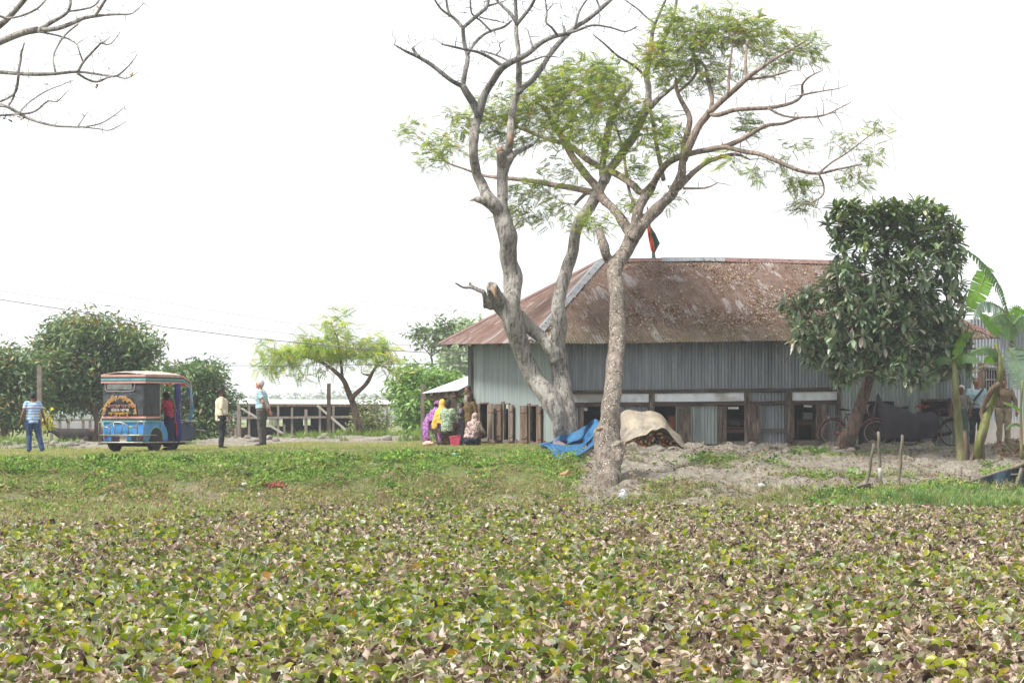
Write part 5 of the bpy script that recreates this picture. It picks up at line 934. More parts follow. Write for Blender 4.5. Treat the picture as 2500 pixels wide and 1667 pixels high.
def leafcloud(name, loc, label, blobs, d, dd, n, cols, p, size, trunk, cat='tree', K=30, spread=.35, tips=None, lm=None, templ=None, tw=.02, group=None, barkm=None, flat=1):
    t = thing(name, loc, label, cat, group); nd = []; mb = MB()
    for pts in trunk: nd += limb(mb, pts, d, 0, 8, .01, 3, .08, len(pts))
    mb.build('trunk', barkm or MATS['bark_warm'], t, True); T = blobpts(blobs, d, dd, n); mb = MB(); dirs = grow(nd, T, mb, tw*1.6, tw*.5, .14, 4); mb.build('branches', barkm or MATS['bark_warm'], t, True)
    pos = np.repeat(T, K, 0)+rdir(n*K)*(RNG.random((n*K, 1))**.5)*spread*.8*np.array([1, 1, .7*flat]); N = len(pos); dr = rdir(N, -.9, .5)*.8+np.repeat(dirs, K, 0)*.4; col = pick(cols, N, p, .2)
    if tips is not None:
        zz = pos[:, 2]; base = np.repeat(T[:, 2], K); m = ((zz-base) > spread*.22) & (np.repeat(RNG.random(n), K) < tips[1]); col = np.where(m[:, None], pick(tips[0], N), col)
    q = ([(0, 0, 0), (.5, -.16, .06), (1, 0, -.12), (.5, .16, .06)], [(0, 1, 2, 3)], [1]*4)
    scatter('crown', templ or [q], pos, frames(dr, RNG.normal(0, .8, N)), RNG.uniform(.7, 1.25, N)*size, col, lm or leafmat('leaf_far', .25, .5, .3), t); return t
MG = [C(118, 144, 104, .7), C(98, 128, 92, .68), C(138, 160, 108, .72), C(156, 172, 116, .74)]
def far_trees():
    d = 112
    leafcloud('mango_tree', onground(235, d), 'largest mango tree behind the easy bike, green crown flushed with orange brown shoots', [(122, 858, 42, 50), (165, 806, 36, 30, .8), (222, 806, 50, 38), (300, 826, 52, 42), (342, 862, 34, 40), (200, 890, 100, 60), (310, 905, 58, 50), (250, 955, 80, 36, .7), (150, 965, 60, 42), (366, 846, 16, 18, .5), (120, 920, 50, 60, .8)], d, 3, 400, MG, [.3, .3, .25, .15], .27, [[(235, 1075, 9), (238, 1030, 8), (225, 980, 7), (210, 920, 5), (200, 850, 3)], [(232, 1010, 6), (180, 960, 4), (140, 900, 3)], [(238, 1000, 6), (290, 940, 5), (320, 880, 3)]], K=44, spread=1.0, tips=([C(196, 158, 112, .6), C(178, 140, 96, .6), C(166, 172, 100, .6)], .42))
    leafcloud('mango_tree', onground(20, d-3), 'mango tree cut off by the left edge of the picture, dark leaves with brown tips', [(15, 890, 48, 42), (28, 960, 55, 62), (66, 925, 34, 58, .8), (5, 1010, 45, 42), (70, 1000, 30, 40, .6), (-60, 920, 60, 70)], d-3, 3, 210, MG, [.35, .35, .2, .1], .26, [[(10, 1075, 9), (12, 1000, 7), (20, 920, 4)]], K=46, spread=1.0, tips=([C(188, 156, 104, .6), C(170, 150, 92, .6)], .35))
    leafcloud('mango_tree', onground(470, d-6), 'lower dark green tree just right of the easy bike', [(455, 915, 48, 30), (505, 925, 46, 32), (420, 950, 38, 50), (475, 980, 58, 52), (530, 975, 30, 30, .7), (560, 978, 14, 20, .5), (500, 1030, 50, 30), (430, 1010, 35, 45)], d-6, 3, 260, MG, [.35, .4, .15, .1], .24, [[(470, 1075, 8), (468, 1020, 6), (472, 960, 4)]], K=46, spread=.85, tips=([C(150, 146, 96, .6), C(128, 142, 84, .6)], .25))
    gl = [C(192, 206, 112, .76), C(166, 190, 104, .72), C(214, 202, 100, .78), C(144, 172, 100, .68)]
    leafcloud('feathery_tree', onground(876, 96), 'slender tree with flat yellow green feathery crown standing alone in front of the cattle shed', [(760, 862, 95, 30), (690, 872, 60, 22, .9), (650, 890, 32, 30, .7), (820, 800, 38, 40, .8), (835, 850, 60, 32), (930, 868, 48, 26), (905, 840, 38, 28, .6), (640, 905, 18, 12, .6), (760, 905, 55, 18, .6), (645, 845, 26, 12, .4), (950, 900, 26, 20, .6), (870, 905, 40, 18, .4), (770, 835, 40, 20, .6)], 96, 3, 190, gl, [.35, .3, .12, .23], .42, [[(878, 1062, 9), (874, 1035, 8), (866, 1000, 8), (858, 975, 8), (850, 955, 7), (840, 930, 6), (822, 910, 5), (795, 890, 4), (760, 874, 3), (720, 870, 2)], [(858, 975, 6), (868, 962, 6), (888, 944, 5), (900, 928, 5), (910, 908, 4), (922, 890, 3)], [(836, 928, 5), (834, 900, 4), (830, 860, 3), (822, 820, 2)]], K=5, spread=.5, lm=leafmat('leaf_feather', 0, 0, 0), templ=[pinnate(8, .07, .3, .1), pinnate(7, .07, .34, .3)], flat=.6)
    leafcloud('shrub', onground(905, 99), 'pale olive shrub behind the leaning trunk of the feathery tree', [(905, 1020, 38, 40), (880, 1040, 30, 22), (930, 1040, 25, 22), (905, 985, 24, 20, .7)], 99, 2, 60, [C(158, 166, 120, .62), C(132, 146, 100, .6), C(178, 180, 144, .64)], None, .16, [[(905, 1070, 3), (905, 1030, 2)]], 'shrub', K=24, spread=.4)
    leafcloud('roadside_tree', onground(1030, 108), 'bright green leafy tree behind the lean-to porch', [(1010, 920, 38, 36), (1050, 930, 36, 32), (1090, 935, 40, 28), (990, 955, 28, 42), (1030, 980, 50, 46), (1080, 990, 50, 50), (1020, 1020, 34, 32), (1090, 1040, 50, 30)], 108, 3, 190, [C(142, 180, 98, .66), C(118, 160, 82, .62), C(168, 200, 118, .68)], None, .26, [[(1040, 1080, 5), (1035, 1000, 4), (1030, 940, 3)]], K=40, spread=.8, tips=([C(214, 206, 96, .7)], .1))
    leafcloud('pale_tree', onground(1120, 210), 'tree painted pale for haze far behind the left end of the tin roof', [(1105, 850, 38, 36), (1140, 820, 48, 38), (1150, 870, 50, 50), (1110, 910, 44, 42), (1150, 940, 44, 40)], 210, 6, 150, [C(184, 202, 166, .8), C(164, 188, 148, .78)], None, .5, [[(1125, 1060, 4), (1122, 960, 3), (1125, 860, 2)]], K=30, spread=1.5)  # distance haze put into the pale leaf colours
    leafcloud('sparse_tree', onground(1060, 150), 'thin umbrella shaped tree with few leaves left of the roof eave', [(1030, 818, 32, 10), (1075, 810, 34, 12), (1060, 840, 38, 12, .5), (1095, 795, 30, 14)], 150, 4, 60, [C(150, 170, 124, .62), C(126, 150, 104, .6)], None, .4, [[(1056, 1060, 3), (1056, 900, 2.6), (1052, 865, 2.4), (1060, 835, 1.6), (1075, 815, 1)], [(1053, 870, 2), (1035, 850, 1.2), (1010, 825, .8)], [(1053, 870, 2), (1080, 850, 1.2), (1105, 835, .8)]], K=9, spread=.8)
    leafcloud('yellow_plant', onground(115, 93), 'small yellow leaved plant beside the concrete post on the left', [(115, 1030, 9, 22)], 93, .5, 10, [C(222, 206, 70, .72), C(196, 200, 80, .7)], None, .2, [[(116, 1065, 1.5), (115, 1020, 1)]], 'plant', K=10, spread=.3)
    # distant treeline
    n = 150; xs = np.linspace(-90, 110, n); mb = []
    T = []; 
    for i in range(9000):
        X = random.uniform(-190, 190); T.append((X, 900+random.uniform(-35, 35), -.2+random.random()**1.3*(3+4*vnoise(np.array([X*.04]), np.array([0.]), 3)[0])))
    T = np.array(T); N = len(T)*5; pos = np.repeat(T, 5, 0)+RNG.normal(0, 1.2, (N, 3)); pos[:, 2] = np.maximum(pos[:, 2], -.2)
    q = ([(0, 0, 0), (.5, -.5, .2), (1, 0, -.1), (.5, .5, .2)], [(0, 1, 2, 3)], [1]*4)
    tag(scatter('distant_wood', [q], pos, frames(rdir(N)), RNG.uniform(.9, 1.8, N), pick([C(150, 168, 140, .7), C(134, 154, 126, .7)], N), leafmat('leaf_far', 0, 0, 0)), 'far off line of trees on the horizon, paled by haze and lightened leaf colour', 'wood', kind='stuff')  # leaf tones lightened to paint part of the haze
far_trees()
# ================================================================= PEOPLE
def skin(name, c): return mat(name, c, tuple(v*.85 for v in c), 9, .6, 0, .3, .1, 30)
SK = {'dark': skin('skin_dark', C(128, 88, 70, .62)), 'brown': skin('skin_brown', C(156, 110, 88, .64)), 'fair': skin('skin_fair', C(214, 150, 128, .66))}
HAIR = mat('hair_black', C(44, 40, 40, .6), C(30, 28, 28, .6), 30, .6); HAIRW = mat('hair_white', C(226, 220, 216, .75), C(200, 192, 188, .72), 30, .8); EYE = mat('eye_dark', (.01, .01, .01), (.02, .02, .02), 5, .3)
SHOE = mat('shoe_dark', C(62, 56, 56, .6), C(44, 40, 40, .6), 9, .7); LIP = mat('lips', C(140, 76, 70, .6), None, 9, .6)
def V3(*a): return Vector(a)
def person(base, face, H, label, pose='stand', shirt=None, pants=None, skinm='brown', hair='short', sleeve=1.0, arms=None, legs=None, lean=0, nod=0, female=False, group=None, veil=None, drape=None, skirt=None, beard=None, cap=None, seat=.45, turn=0, fat=1.0, untuck=.10, beardm=None, shoes=True, hide=()):
    """a figure in its own frame: +Y is forward, +X its right hand; then turned and set on the ground"""
    t = thing('person', base, label, 'person', 'LOCAL', 0); t.rotation_euler = (0, 0, R(face-90))
    if group: t['group'] = group
    s = H/1.72; k = lambda v: Vector(v)*s
    hipz = {'stand': .93, 'sit': seat/s+.08, 'squat': .22}[pose]; a = math.sin(R(lean)); b = math.cos(R(lean))
    up = lambda h, y=0, x=0: V3(x, a*h+y*b, hipz+b*h-y*a)
    pel = up(0); waist = up(.16); chest = up(.36); neck = up(.50); sh = [up(.455, -.01, sx*.185*(0.9 if female else 1)) for sx in (-1, 1)]
    hd = R(nod); hc = neck+V3(0, math.sin(R(lean)+hd)*.15, math.cos(R(lean)+hd)*.15)
    head_rot = Matrix.Rotation(R(turn), 3, 'Z') @ Matrix.Rotation(-(R(lean)*.3+hd), 3, 'X')
    HR = lambda v: hc+head_rot @ Vector(v)
    hips = [V3(sx*.095, pel.y, hipz) for sx in (-1, 1)]
    if legs: kn, an = [V3(*legs[0]), V3(*legs[2])], [V3(*legs[1]), V3(*legs[3])]
    elif pose == 'stand': kn = [V3(-.10, .02, .50), V3(.10, .02, .50)]; an = [V3(-.11, -.02, .09), V3(.11, -.02, .09)]
    elif pose == 'sit': kn = [V3(-.12, .42, hipz), V3(.12, .42, hipz)]; an = [V3(-.12, .44, .09), V3(.12, .44, .09)]
    else: kn = [V3(-.15, .30, .52), V3(.15, .30, .52)]; an = [V3(-.12, .10, .09), V3(.12, .10, .09)]
    if arms is None: arms = [(-.27, .0, -.26+.455), (-.26, .10, -.48+.455), (.27, .0, .195), (.26, .10, -.025)]
    ar = [V3(*q) for q in arms]; ar = [V3(q.x, q.y+a*q.z, q.z*b+hipz) for q in ar]; el = [ar[0], ar[2]]; wr = [ar[1], ar[3]]
    mb = MB(); sc = lambda L: [p*s for p in L]
    mb.tube(sc([pel+V3(0, 0, -.06), pel+V3(0, 0, .05), waist, chest, up(.45), neck]), [v*s*fat for v in (.13, .15, .135, .16, .13, .06)], 14, up=(1, 0, 0), flat=[.8, .78, .75, .72, .62, .9])
    mb.tube(sc([neck-V3(0, 0, .05), neck+(hc-neck)*.5, hc]), [.062*s, .055*s, .055*s], 10)
    mb.ell(hc*s, k((.078, .098, .118)), 18, 12, head_rot); mb.ell(HR((0, .035, -.055))*s, k((.056, .062, .06)), 12, 8, head_rot)
    mb.ell(HR((0, .102, -.015))*s, k((.014, .022, .026)), 8, 6, head_rot); mb.ell(HR((0, .085, .028))*s, k((.05, .016, .012)), 8, 6, head_rot); mb.ell(HR((0, .088, -.088))*s, k((.024, .018, .018)), 8, 6)
    for sx in (-1, 1): mb.ell(HR((sx*.081, -.005, -.005))*s, k((.012, .022, .032)), 8, 6, head_rot)
    for i in (0, 1):
        S, El, W = sh[i]*s, el[i]*s, wr[i]*s
        mb.tube([S+(pel*s-S)*.03, S, S.lerp(El, .5), El, El.lerp(W, .35), W], [.05*s, .056*s, .048*s, .040*s, .041*s, .026*s], 10)
        Hp, Kn, An = hips[i]*s, kn[i]*s, an[i]*s
        mb.tube([Hp, Hp.lerp(Kn, .3), Kn, Kn.lerp(An, .3), An], [.088*s, .085*s, .058*s, .058*s, .038*s], 10)
        fw = V3(0, 1, 0); mb.tube([An+V3(0, -.05*s, -.05*s), An+V3(0, .03*s, -.055*s), An+V3(0, .13*s, -.07*s), An+V3(0, .18*s, -.075*s)], [.034*s, .04*s, .034*s, .02*s], 8, flat=.8)
    me = remesh(mb, .0125, 2, 0); hb = MB()
    for i in (0, 1):
        W = wr[i]*s; dr = (wr[i]-el[i]).normalized(); sx = (-1, 1)[i]; side = dr.cross(V3(0, 0, 1)); side = side.normalized() if side.length > .1 else V3(0, 1, 0)
        nrm_ = side.cross(dr).normalized(); hb.tube([W-dr*.01*s, W+dr*.04*s, W+dr*.085*s], [.024*s, .038*s, .034*s], 10, up=side, flat=.45)
        for q, (o, L) in enumerate(((-.028, .062), (-.010, .072), (.010, .068), (.027, .054))):
            p0 = W+dr*.08*s+side*o*s; cl = nrm_*(-.018*s) if q % 2 else nrm_*(-.012*s); hb.tube([p0, p0+dr*L*.55*s+cl*.5, p0+dr*L*.95*s+cl*1.6], [.0095*s, .0085*s, .0065*s], 6)
        p0 = W+dr*.03*s+side*(-.03)*s; hb.tube([p0, p0+dr*.03*s-side*.022*s, p0+dr*.06*s-side*.026*s+nrm_*-.01*s], [.011*s, .010*s, .008*s], 6)
    me = joinmesh(me, hb); body = link('body', me, SK[skinm], t)
    for sx in (-1, 1): MB().ell(HR((sx*.031, .088, .008))*s, k((.013, .008, .008)), 8, 6).build('eye', EYE, body, True)
    MB().ell(HR((0, .094, -.055))*s, k((.024, .008, .008)), 8, 6).build('lips', LIP, body, True)
    if hair != 'none':
        hm = HAIRW if hair == 'white' else HAIR; hb = MB().ell(HR((0, -.016, .022))*s, k((.087, .104, .112)), 18, 12, head_rot)
        if hair == 'long' or hair == 'bun': hb.ell(HR((0, -.06, -.02))*s, k((.08, .07, .11)), 12, 8)
        if hair == 'bun': hb.ell(HR((0, -.13, .0))*s, k((.05, .05, .05)), 10, 8)
        m_ = remesh(hb, .014, 1, .006, 30); inv = head_rot.transposed(); bm_del = []
        import bmesh
        bm = bmesh.new(); bm.from_mesh(m_)
        for v in bm.verts:
            q = inv @ (v.co/s-hc)
            if (q.y > .055 and q.z < .058+.0*q.y) or (q.z < -.055 and hair in ('short', 'white', 'balding')) or (q.y > -.0 and q.z < .0 and hair != 'bun') or (hair == 'balding' and q.z > .06 and q.y > -.02): bm_del.append(v)
        bmesh.ops.delete(bm, geom=bm_del, context='VERTS'); bm.to_mesh(m_); bm.free(); link('hair', m_, hm, t)
    if beard: mb = MB().ell(HR((0, .055, -.085))*s, k((.058, .048, .048)), 12, 8, head_rot).ell(HR((0, .088, -.045))*s, k((.03, .014, .01)), 8, 6); link('beard', remesh(mb, .012, 1, .006, 30), HAIRW if beard == 'white' else HAIR, t)
    if cap: mb = MB().ell(HR((0, -.008, .05))*s, k((.09, .108, .085)), 16, 10, head_rot); mb.tube([HR((0, .08, .05))*s, HR((0, .16, .035))*s], [.06*s, .045*s], 12, up=(1, 0, 0), flat=.18); link('cap', remesh(mb, .012, 1), cap, t)
    if shirt:
        mb = MB(); f = fat
        mb.tube(sc([pel+V3(0, 0, -untuck), pel+V3(0, 0, .05), waist, chest, up(.45), up(.485)]), [.165*s*f, .17*s*f, .158*s*f, .178*s*f, .165*s*f, .085*s], 16, up=(1, 0, 0), flat=[.82, .82, .8, .76, .66, .85])
        for i in (0, 1):
            S, El, W = sh[i]*s, el[i]*s, wr[i]*s; q = [up(.44)*s*.6+S*.4, S+V3(0, 0, .006), S.lerp(El, .5)]; r = [.075*s, .073*s, .068*s]
            if sleeve >= 1: q += [El]; r += [.060*s]
            if sleeve > 1: q += [El.lerp(W, sleeve-1)]; r += [.050*s]
            if sleeve < 1: q[-1] = S.lerp(El, sleeve)
            mb.tube(q, r, 12)
        link('shirt', remesh(mb, .014, 2, .012, 11, .5), shirt, t)
    if pants:
        mb = MB()
        mb.tube(sc([waist+V3(0, 0, -.07), pel+V3(0, 0, .02), pel+V3(0, 0, -.07)]), [.148*s*fat, .160*s*fat, .13*s*fat], 14, up=(1, 0, 0), flat=.82)
        for i in (0, 1):
            Hp, Kn, An = hips[i]*s, kn[i]*s, an[i]*s; mb.tube([Hp, Hp.lerp(Kn, .3), Kn, Kn.lerp(An, .5), An+V3(0, 0, -.02*s)], [.105*s*fat, .103*s*fat, .082*s, .078*s, .070*s], 12)
        link('trousers', remesh(mb, .014, 2, .014, 10, .5), pants, t)
    if skirt:
        mb = MB()
        if pose == 'stand': mb.tube(sc([waist, pel, V3(0, .02, .5), V3(0, .02, .1)]), [.15*s, .19*s, .2*s, .21*s], 16, up=(1, 0, 0), flat=.8)
        else:
            m2 = (kn[0]+kn[1])/2; an2 = (an[0]+an[1])/2; mb.tube(sc([pel+V3(0, -.04, .06), pel.lerp(m2, .5), m2+V3(0, .01, .0)]), [.19*s, .19*s, .15*s], 14, up=(1, 0, 0), flat=.7); mb.tube(sc([m2, m2.lerp(an2, .5), an2+V3(0, 0, -.02)]), [.16*s, .17*s, .19*s], 14, up=(1, 0, 0), flat=.65)
            if pose == 'squat': mb.ell(sc([V3(0, .05, .16)])[0], k((.26, .3, .17)))
        link('skirt', remesh(mb, .016, 2, .022, 9, .5), skirt, t)
    if veil:                                                  # cloth over the head falling on the shoulders and back
        vm, vl = veil; mb = MB(); mb.ell(HR((0, -.018, .012))*s, k((.100, .108, .130)), 16, 12, head_rot)
        bk = lambda h, y: up(h, y); mb.tube(sc([hc+V3(0, -.02, -.03), neck+V3(0, -.02, .02), up(.44, -.02), up(.44-vl*.5, -.04), up(.44-vl, -.05)]), [.095*s, .105*s, .21*s, .235*s, .22*s], 16, up=(1, 0, 0), flat=[.95, .9, .66, .74, .8])
        m_ = remesh(mb, .014, 2, .014, 10, .5); inv = head_rot.transposed()
        import bmesh
        bm = bmesh.new(); bm.from_mesh(m_); dl = [v for v in bm.verts if (inv @ (v.co/s-hc)).y > .045 and -.095 < (inv @ (v.co/s-hc)).z < .075 and abs((inv @ (v.co/s-hc)).x) < .062]
        bmesh.ops.delete(bm, geom=dl, context='VERTS'); bm.to_mesh(m_); bm.free(); link('headscarf', m_, vm, t)
    if drape:                                                 # long shawl hanging from a shoulder
        dm, pts, rr = drape; mb = MB().tube([Vector(p)*s for p in pts], [r*s for r in rr], 12, up=(1, 0, 0), flat=.35); link('shawl', remesh(mb, .014, 1, .02, 9, .5), dm, t)
    if shoes:
        for i in (0, 1):
            An = an[i]*s; MB().tube([An+V3(0, -.065*s, -.058*s), An+V3(0, .03*s, -.055*s), An+V3(0, .14*s, -.062*s), An+V3(0, .20*s, -.07*s)], [.036*s, .045*s, .04*s, .02*s], 10, flat=.75).build('shoe', SHOE, t, True)
    return t
def people():
    jeans = mat('jeans', C(86, 112, 156, .6), C(62, 84, 124, .58), 14, .85, 0, .15, .4); black = mat('cloth_black', C(62, 66, 72, .6), C(44, 46, 52, .6), 10, .85); grey = mat('cloth_grey', C(112, 108, 104, .6), C(88, 84, 82, .6), 10, .85, bump=.5); khaki = mat('cloth_khaki', C(182, 166, 140, .6), C(158, 142, 116, .6), 8, .85); navy = mat('cloth_navy', C(52, 60, 88, .55), C(38, 44, 66, .55), 8, .85)
    cream = mat('cloth_cream', C(234, 222, 196, .72), C(214, 200, 174, .7), 8, .85, bump=.5, bsc=14); sky_ = mat('cloth_sky', C(178, 208, 218, .66), C(158, 190, 202, .64), 8, .8, bump=.5, bsc=14); tan = mat('cloth_tan', C(146, 124, 96, .56), C(122, 102, 78, .55), 8, .8); gry = mat('cloth_lightgrey', C(160, 152, 144, .6), C(136, 130, 124, .6), 8, .8)
    d = 77.5; person(onground(80, d), 112, 1.66, 'person walking away in a blue and white striped shirt, jeans and a dark green cap', 'stand', pattern('shirt_striped', 'stripes', C(150, 186, 232, .7), C(232, 238, 246, .75), 13), jeans, 'brown', 'short', .62, arms=[(-.28, -.04, .20), (-.33, .04, -.03), (.28, .0, .20), (.36, .12, -.02)], legs=[(-.09, .06, .50), (-.10, .0, .09), (.16, .02, .50), (.26, -.06, .10)], cap=mat('cap_green', C(52, 78, 70, .6), C(40, 60, 54, .6), 9, .8), fat=1.14)
    d = 76.5; person(onground(541, d), 8, 1.66, 'bearded person in a loose cream shirt and black trousers facing the grey haired one', 'stand', cream, black, 'dark', 'short', 1.75, arms=[(-.25, .03, .20), (-.25, .14, .0), (.25, .0, .19), (.24, .16, -.03)], beard='black', fat=1.34, untuck=.16)
    d = 76; person(onground(640, d), 172, 1.80, 'grey haired person in a pale blue checked shirt, hands behind the back', 'stand', pattern('shirt_check', 'check', C(196, 222, 228, .72), C(120, 164, 184, .66), 16), grey, 'fair', 'white', .66, arms=[(-.26, -.10, .19), (-.10, -.15, -.02), (.26, -.10, .19), (.03, -.19, -.04)], lean=5, nod=0, untuck=-.03, fat=1.2)
    # the group on and around the bench by the end wall
    bench_z = .44
    purple = pattern('sari_purple', 'print', C(196, 140, 200, .64), C(132, 82, 160, .6), 9, C(214, 96, 150, .6)); yellow = mat('scarf_yellow', C(244, 200, 96, .72), C(224, 176, 66, .7), 9, .85); greenp = pattern('dress_green', 'print', C(70, 110, 74, .58), C(206, 220, 192, .66), 22); pinkp = pattern('scarf_printed', 'print', C(214, 196, 184, .66), C(132, 98, 116, .55), 11, C(230, 180, 120, .66)); must = mat('cloth_mustard', C(128, 104, 56, .58), C(98, 78, 42, .55), 9, .85); darkp = pattern('dress_dark', 'print', C(74, 64, 84, .58), C(150, 140, 160, .6), 26); brownp = pattern('trousers_print', 'print', C(104, 80, 66, .58), C(140, 116, 92, .58), 20)
    def at(x, d, z=0): v = onground(x, d); return Vector((v.x, d, v.z+z))
    person(at(1062, 75.2), 60, 1.52, 'seated person in a purple and pink patterned sari, leftmost on the bench', 'sit', purple, None, 'brown', 'bun', 1.6, veil=(purple, .34), skirt=purple, female=True, lean=14, seat=bench_z, drape=(purple, [(-.16, -.10, .95), (-.22, -.16, .6), (-.2, -.2, .3), (-.12, -.16, .08)], [.07, .13, .12, .10]), arms=[(-.25, .05, .22), (-.12, .30, .18), (.25, .05, .22), (.12, .30, .18)])
    person(at(1078, 74.9), 70, 1.56, 'seated person under a bright yellow headscarf between the purple and green ones', 'sit', purple, None, 'brown', 'none', 1.6, veil=(yellow, .40), skirt=brownp, female=True, lean=8, seat=bench_z, drape=(yellow, [(-.1, -.14, .92), (-.15, -.17, .6), (-.16, -.16, .38)], [.08, .10, .05]), arms=[(-.25, .05, .22), (-.12, .30, .18), (.25, .05, .22), (.12, .30, .18)])
    person(at(1092, 74.3), 62, 1.52, 'seated girl with black hair in a green and white patterned dress', 'sit', greenp, brownp, 'brown', 'long', 1.6, female=True, lean=6, seat=bench_z, untuck=.16, fat=1.18, arms=[(-.24, .06, .22), (-.12, .32, .2), (.28, .08, .22), (.30, .34, .24)])
    person(at(1126, 74.6), 185, 1.15, 'small child in a dark flowery dress standing at the end of the bench', 'stand', darkp, None, 'dark', 'short', .8, skirt=darkp, female=True, arms=[(-.26, .10, .24), (-.10, .24, .42), (.26, .10, .24), (.10, .24, .42)])
    person(at(1151, 74.0), 55, 1.5, 'crouching person seen from behind under a pale printed headscarf and dark blue skirt', 'squat', pinkp, None, 'brown', 'none', 1.6, veil=(pinkp, .5), skirt=navy, female=True, lean=18, arms=[(-.24, .16, .2), (-.1, .34, .16), (.26, .16, .2), (.2, .38, .14)], fat=1.28)
    person(at(1147, 76.6, -.12), 225, 1.52, 'dark haired person in mustard brown clothes standing in the shade of the porch', 'stand', must, None, 'dark', 'long', 1.6, veil=(mat('scarf_brown', C(84, 66, 58, .55), C(60, 48, 44, .55), 9, .85), .16), skirt=must, female=True, fat=1.1)
    person(at(1143, 78.6), 200, 1.62, 'person with cropped hair standing furthest back under the porch', 'stand', gry, black, 'brown', 'short', .7)
    # boy leaning out of the middle end-wall window, and someone in the one beside it
    person(Vector((P(1239, 0, 76.75).x, 76.75, .04)), 205, 1.12, 'child in a blue shirt reaching an arm out of the middle window', 'stand', mat('shirt_blue', C(74, 128, 186, .64), C(54, 100, 156, .6), 8, .8), navy, 'dark', 'short', .75, arms=[(-.26, .05, .2), (-.24, .2, .05), (.30, .22, .36), (.28, .52, .36)], lean=16)
    person(Vector((P(1304, 0, 75.5).x, 75.5, .04)), 190, 1.12, 'shadowed person in dark clothes with a pale scarf inside the nearest end-wall window', 'stand', mat('cloth_dark', C(70, 72, 76, .55), C(52, 54, 58, .55), 8, .85), black, 'dark', 'short', 1.5, drape=(gry, [(-.12, .14, .95), (-.14, .17, .7), (-.12, .18, .4)], [.05, .06, .05]))
    # three at the right
    lungi = pattern('lungi_check', 'check', C(96, 120, 108, .58), C(60, 76, 72, .55), 18)
    person(onground(2347, 71.7), 250, 1.54, 'old person in a grey shirt and checked green lungi half hidden behind the banana stem', 'stand', gry, None, 'dark', 'white', .66, skirt=lungi, untuck=.0)
    p = person(onground(2384, 72.2), 272, 1.72, 'person in a light blue shirt with a dark bag strap across the chest', 'stand', sky_, black, 'brown', 'balding', 1.8, arms=[(-.26, .03, .2), (-.24, .12, -.03), (.24, .12, .18), (.10, .22, .14)], fat=1.12, untuck=-.02)
    MB().tube([(-.15, .10, 1.43), (-.06, .165, 1.33), (.05, .175, 1.2), (.16, .12, 1.05), (.18, .02, 1.02)], [.02]*5, 8, up=(0, 1, 0), flat=1.4).build('bag_strap', black, p, True)
    p = person(onground(2450, 72.6), 268, 1.72, 'person in a tan shirt and khaki trousers, face hidden by banana leaves', 'stand', tan, khaki, 'brown', 'short', 1.8, arms=[(-.29, .02, .2), (-.31, .08, -.04), (.29, .02, .2), (.34, .06, -.03)], fat=1.2, untuck=-.03)
    MB().tube([(.17*math.cos(i*.524), .145*math.sin(i*.524), 1.02) for i in range(13)], [.022]*13, 6, cap=False, up=(0, 0, 1)).build('belt', SHOE, p, True)
people()
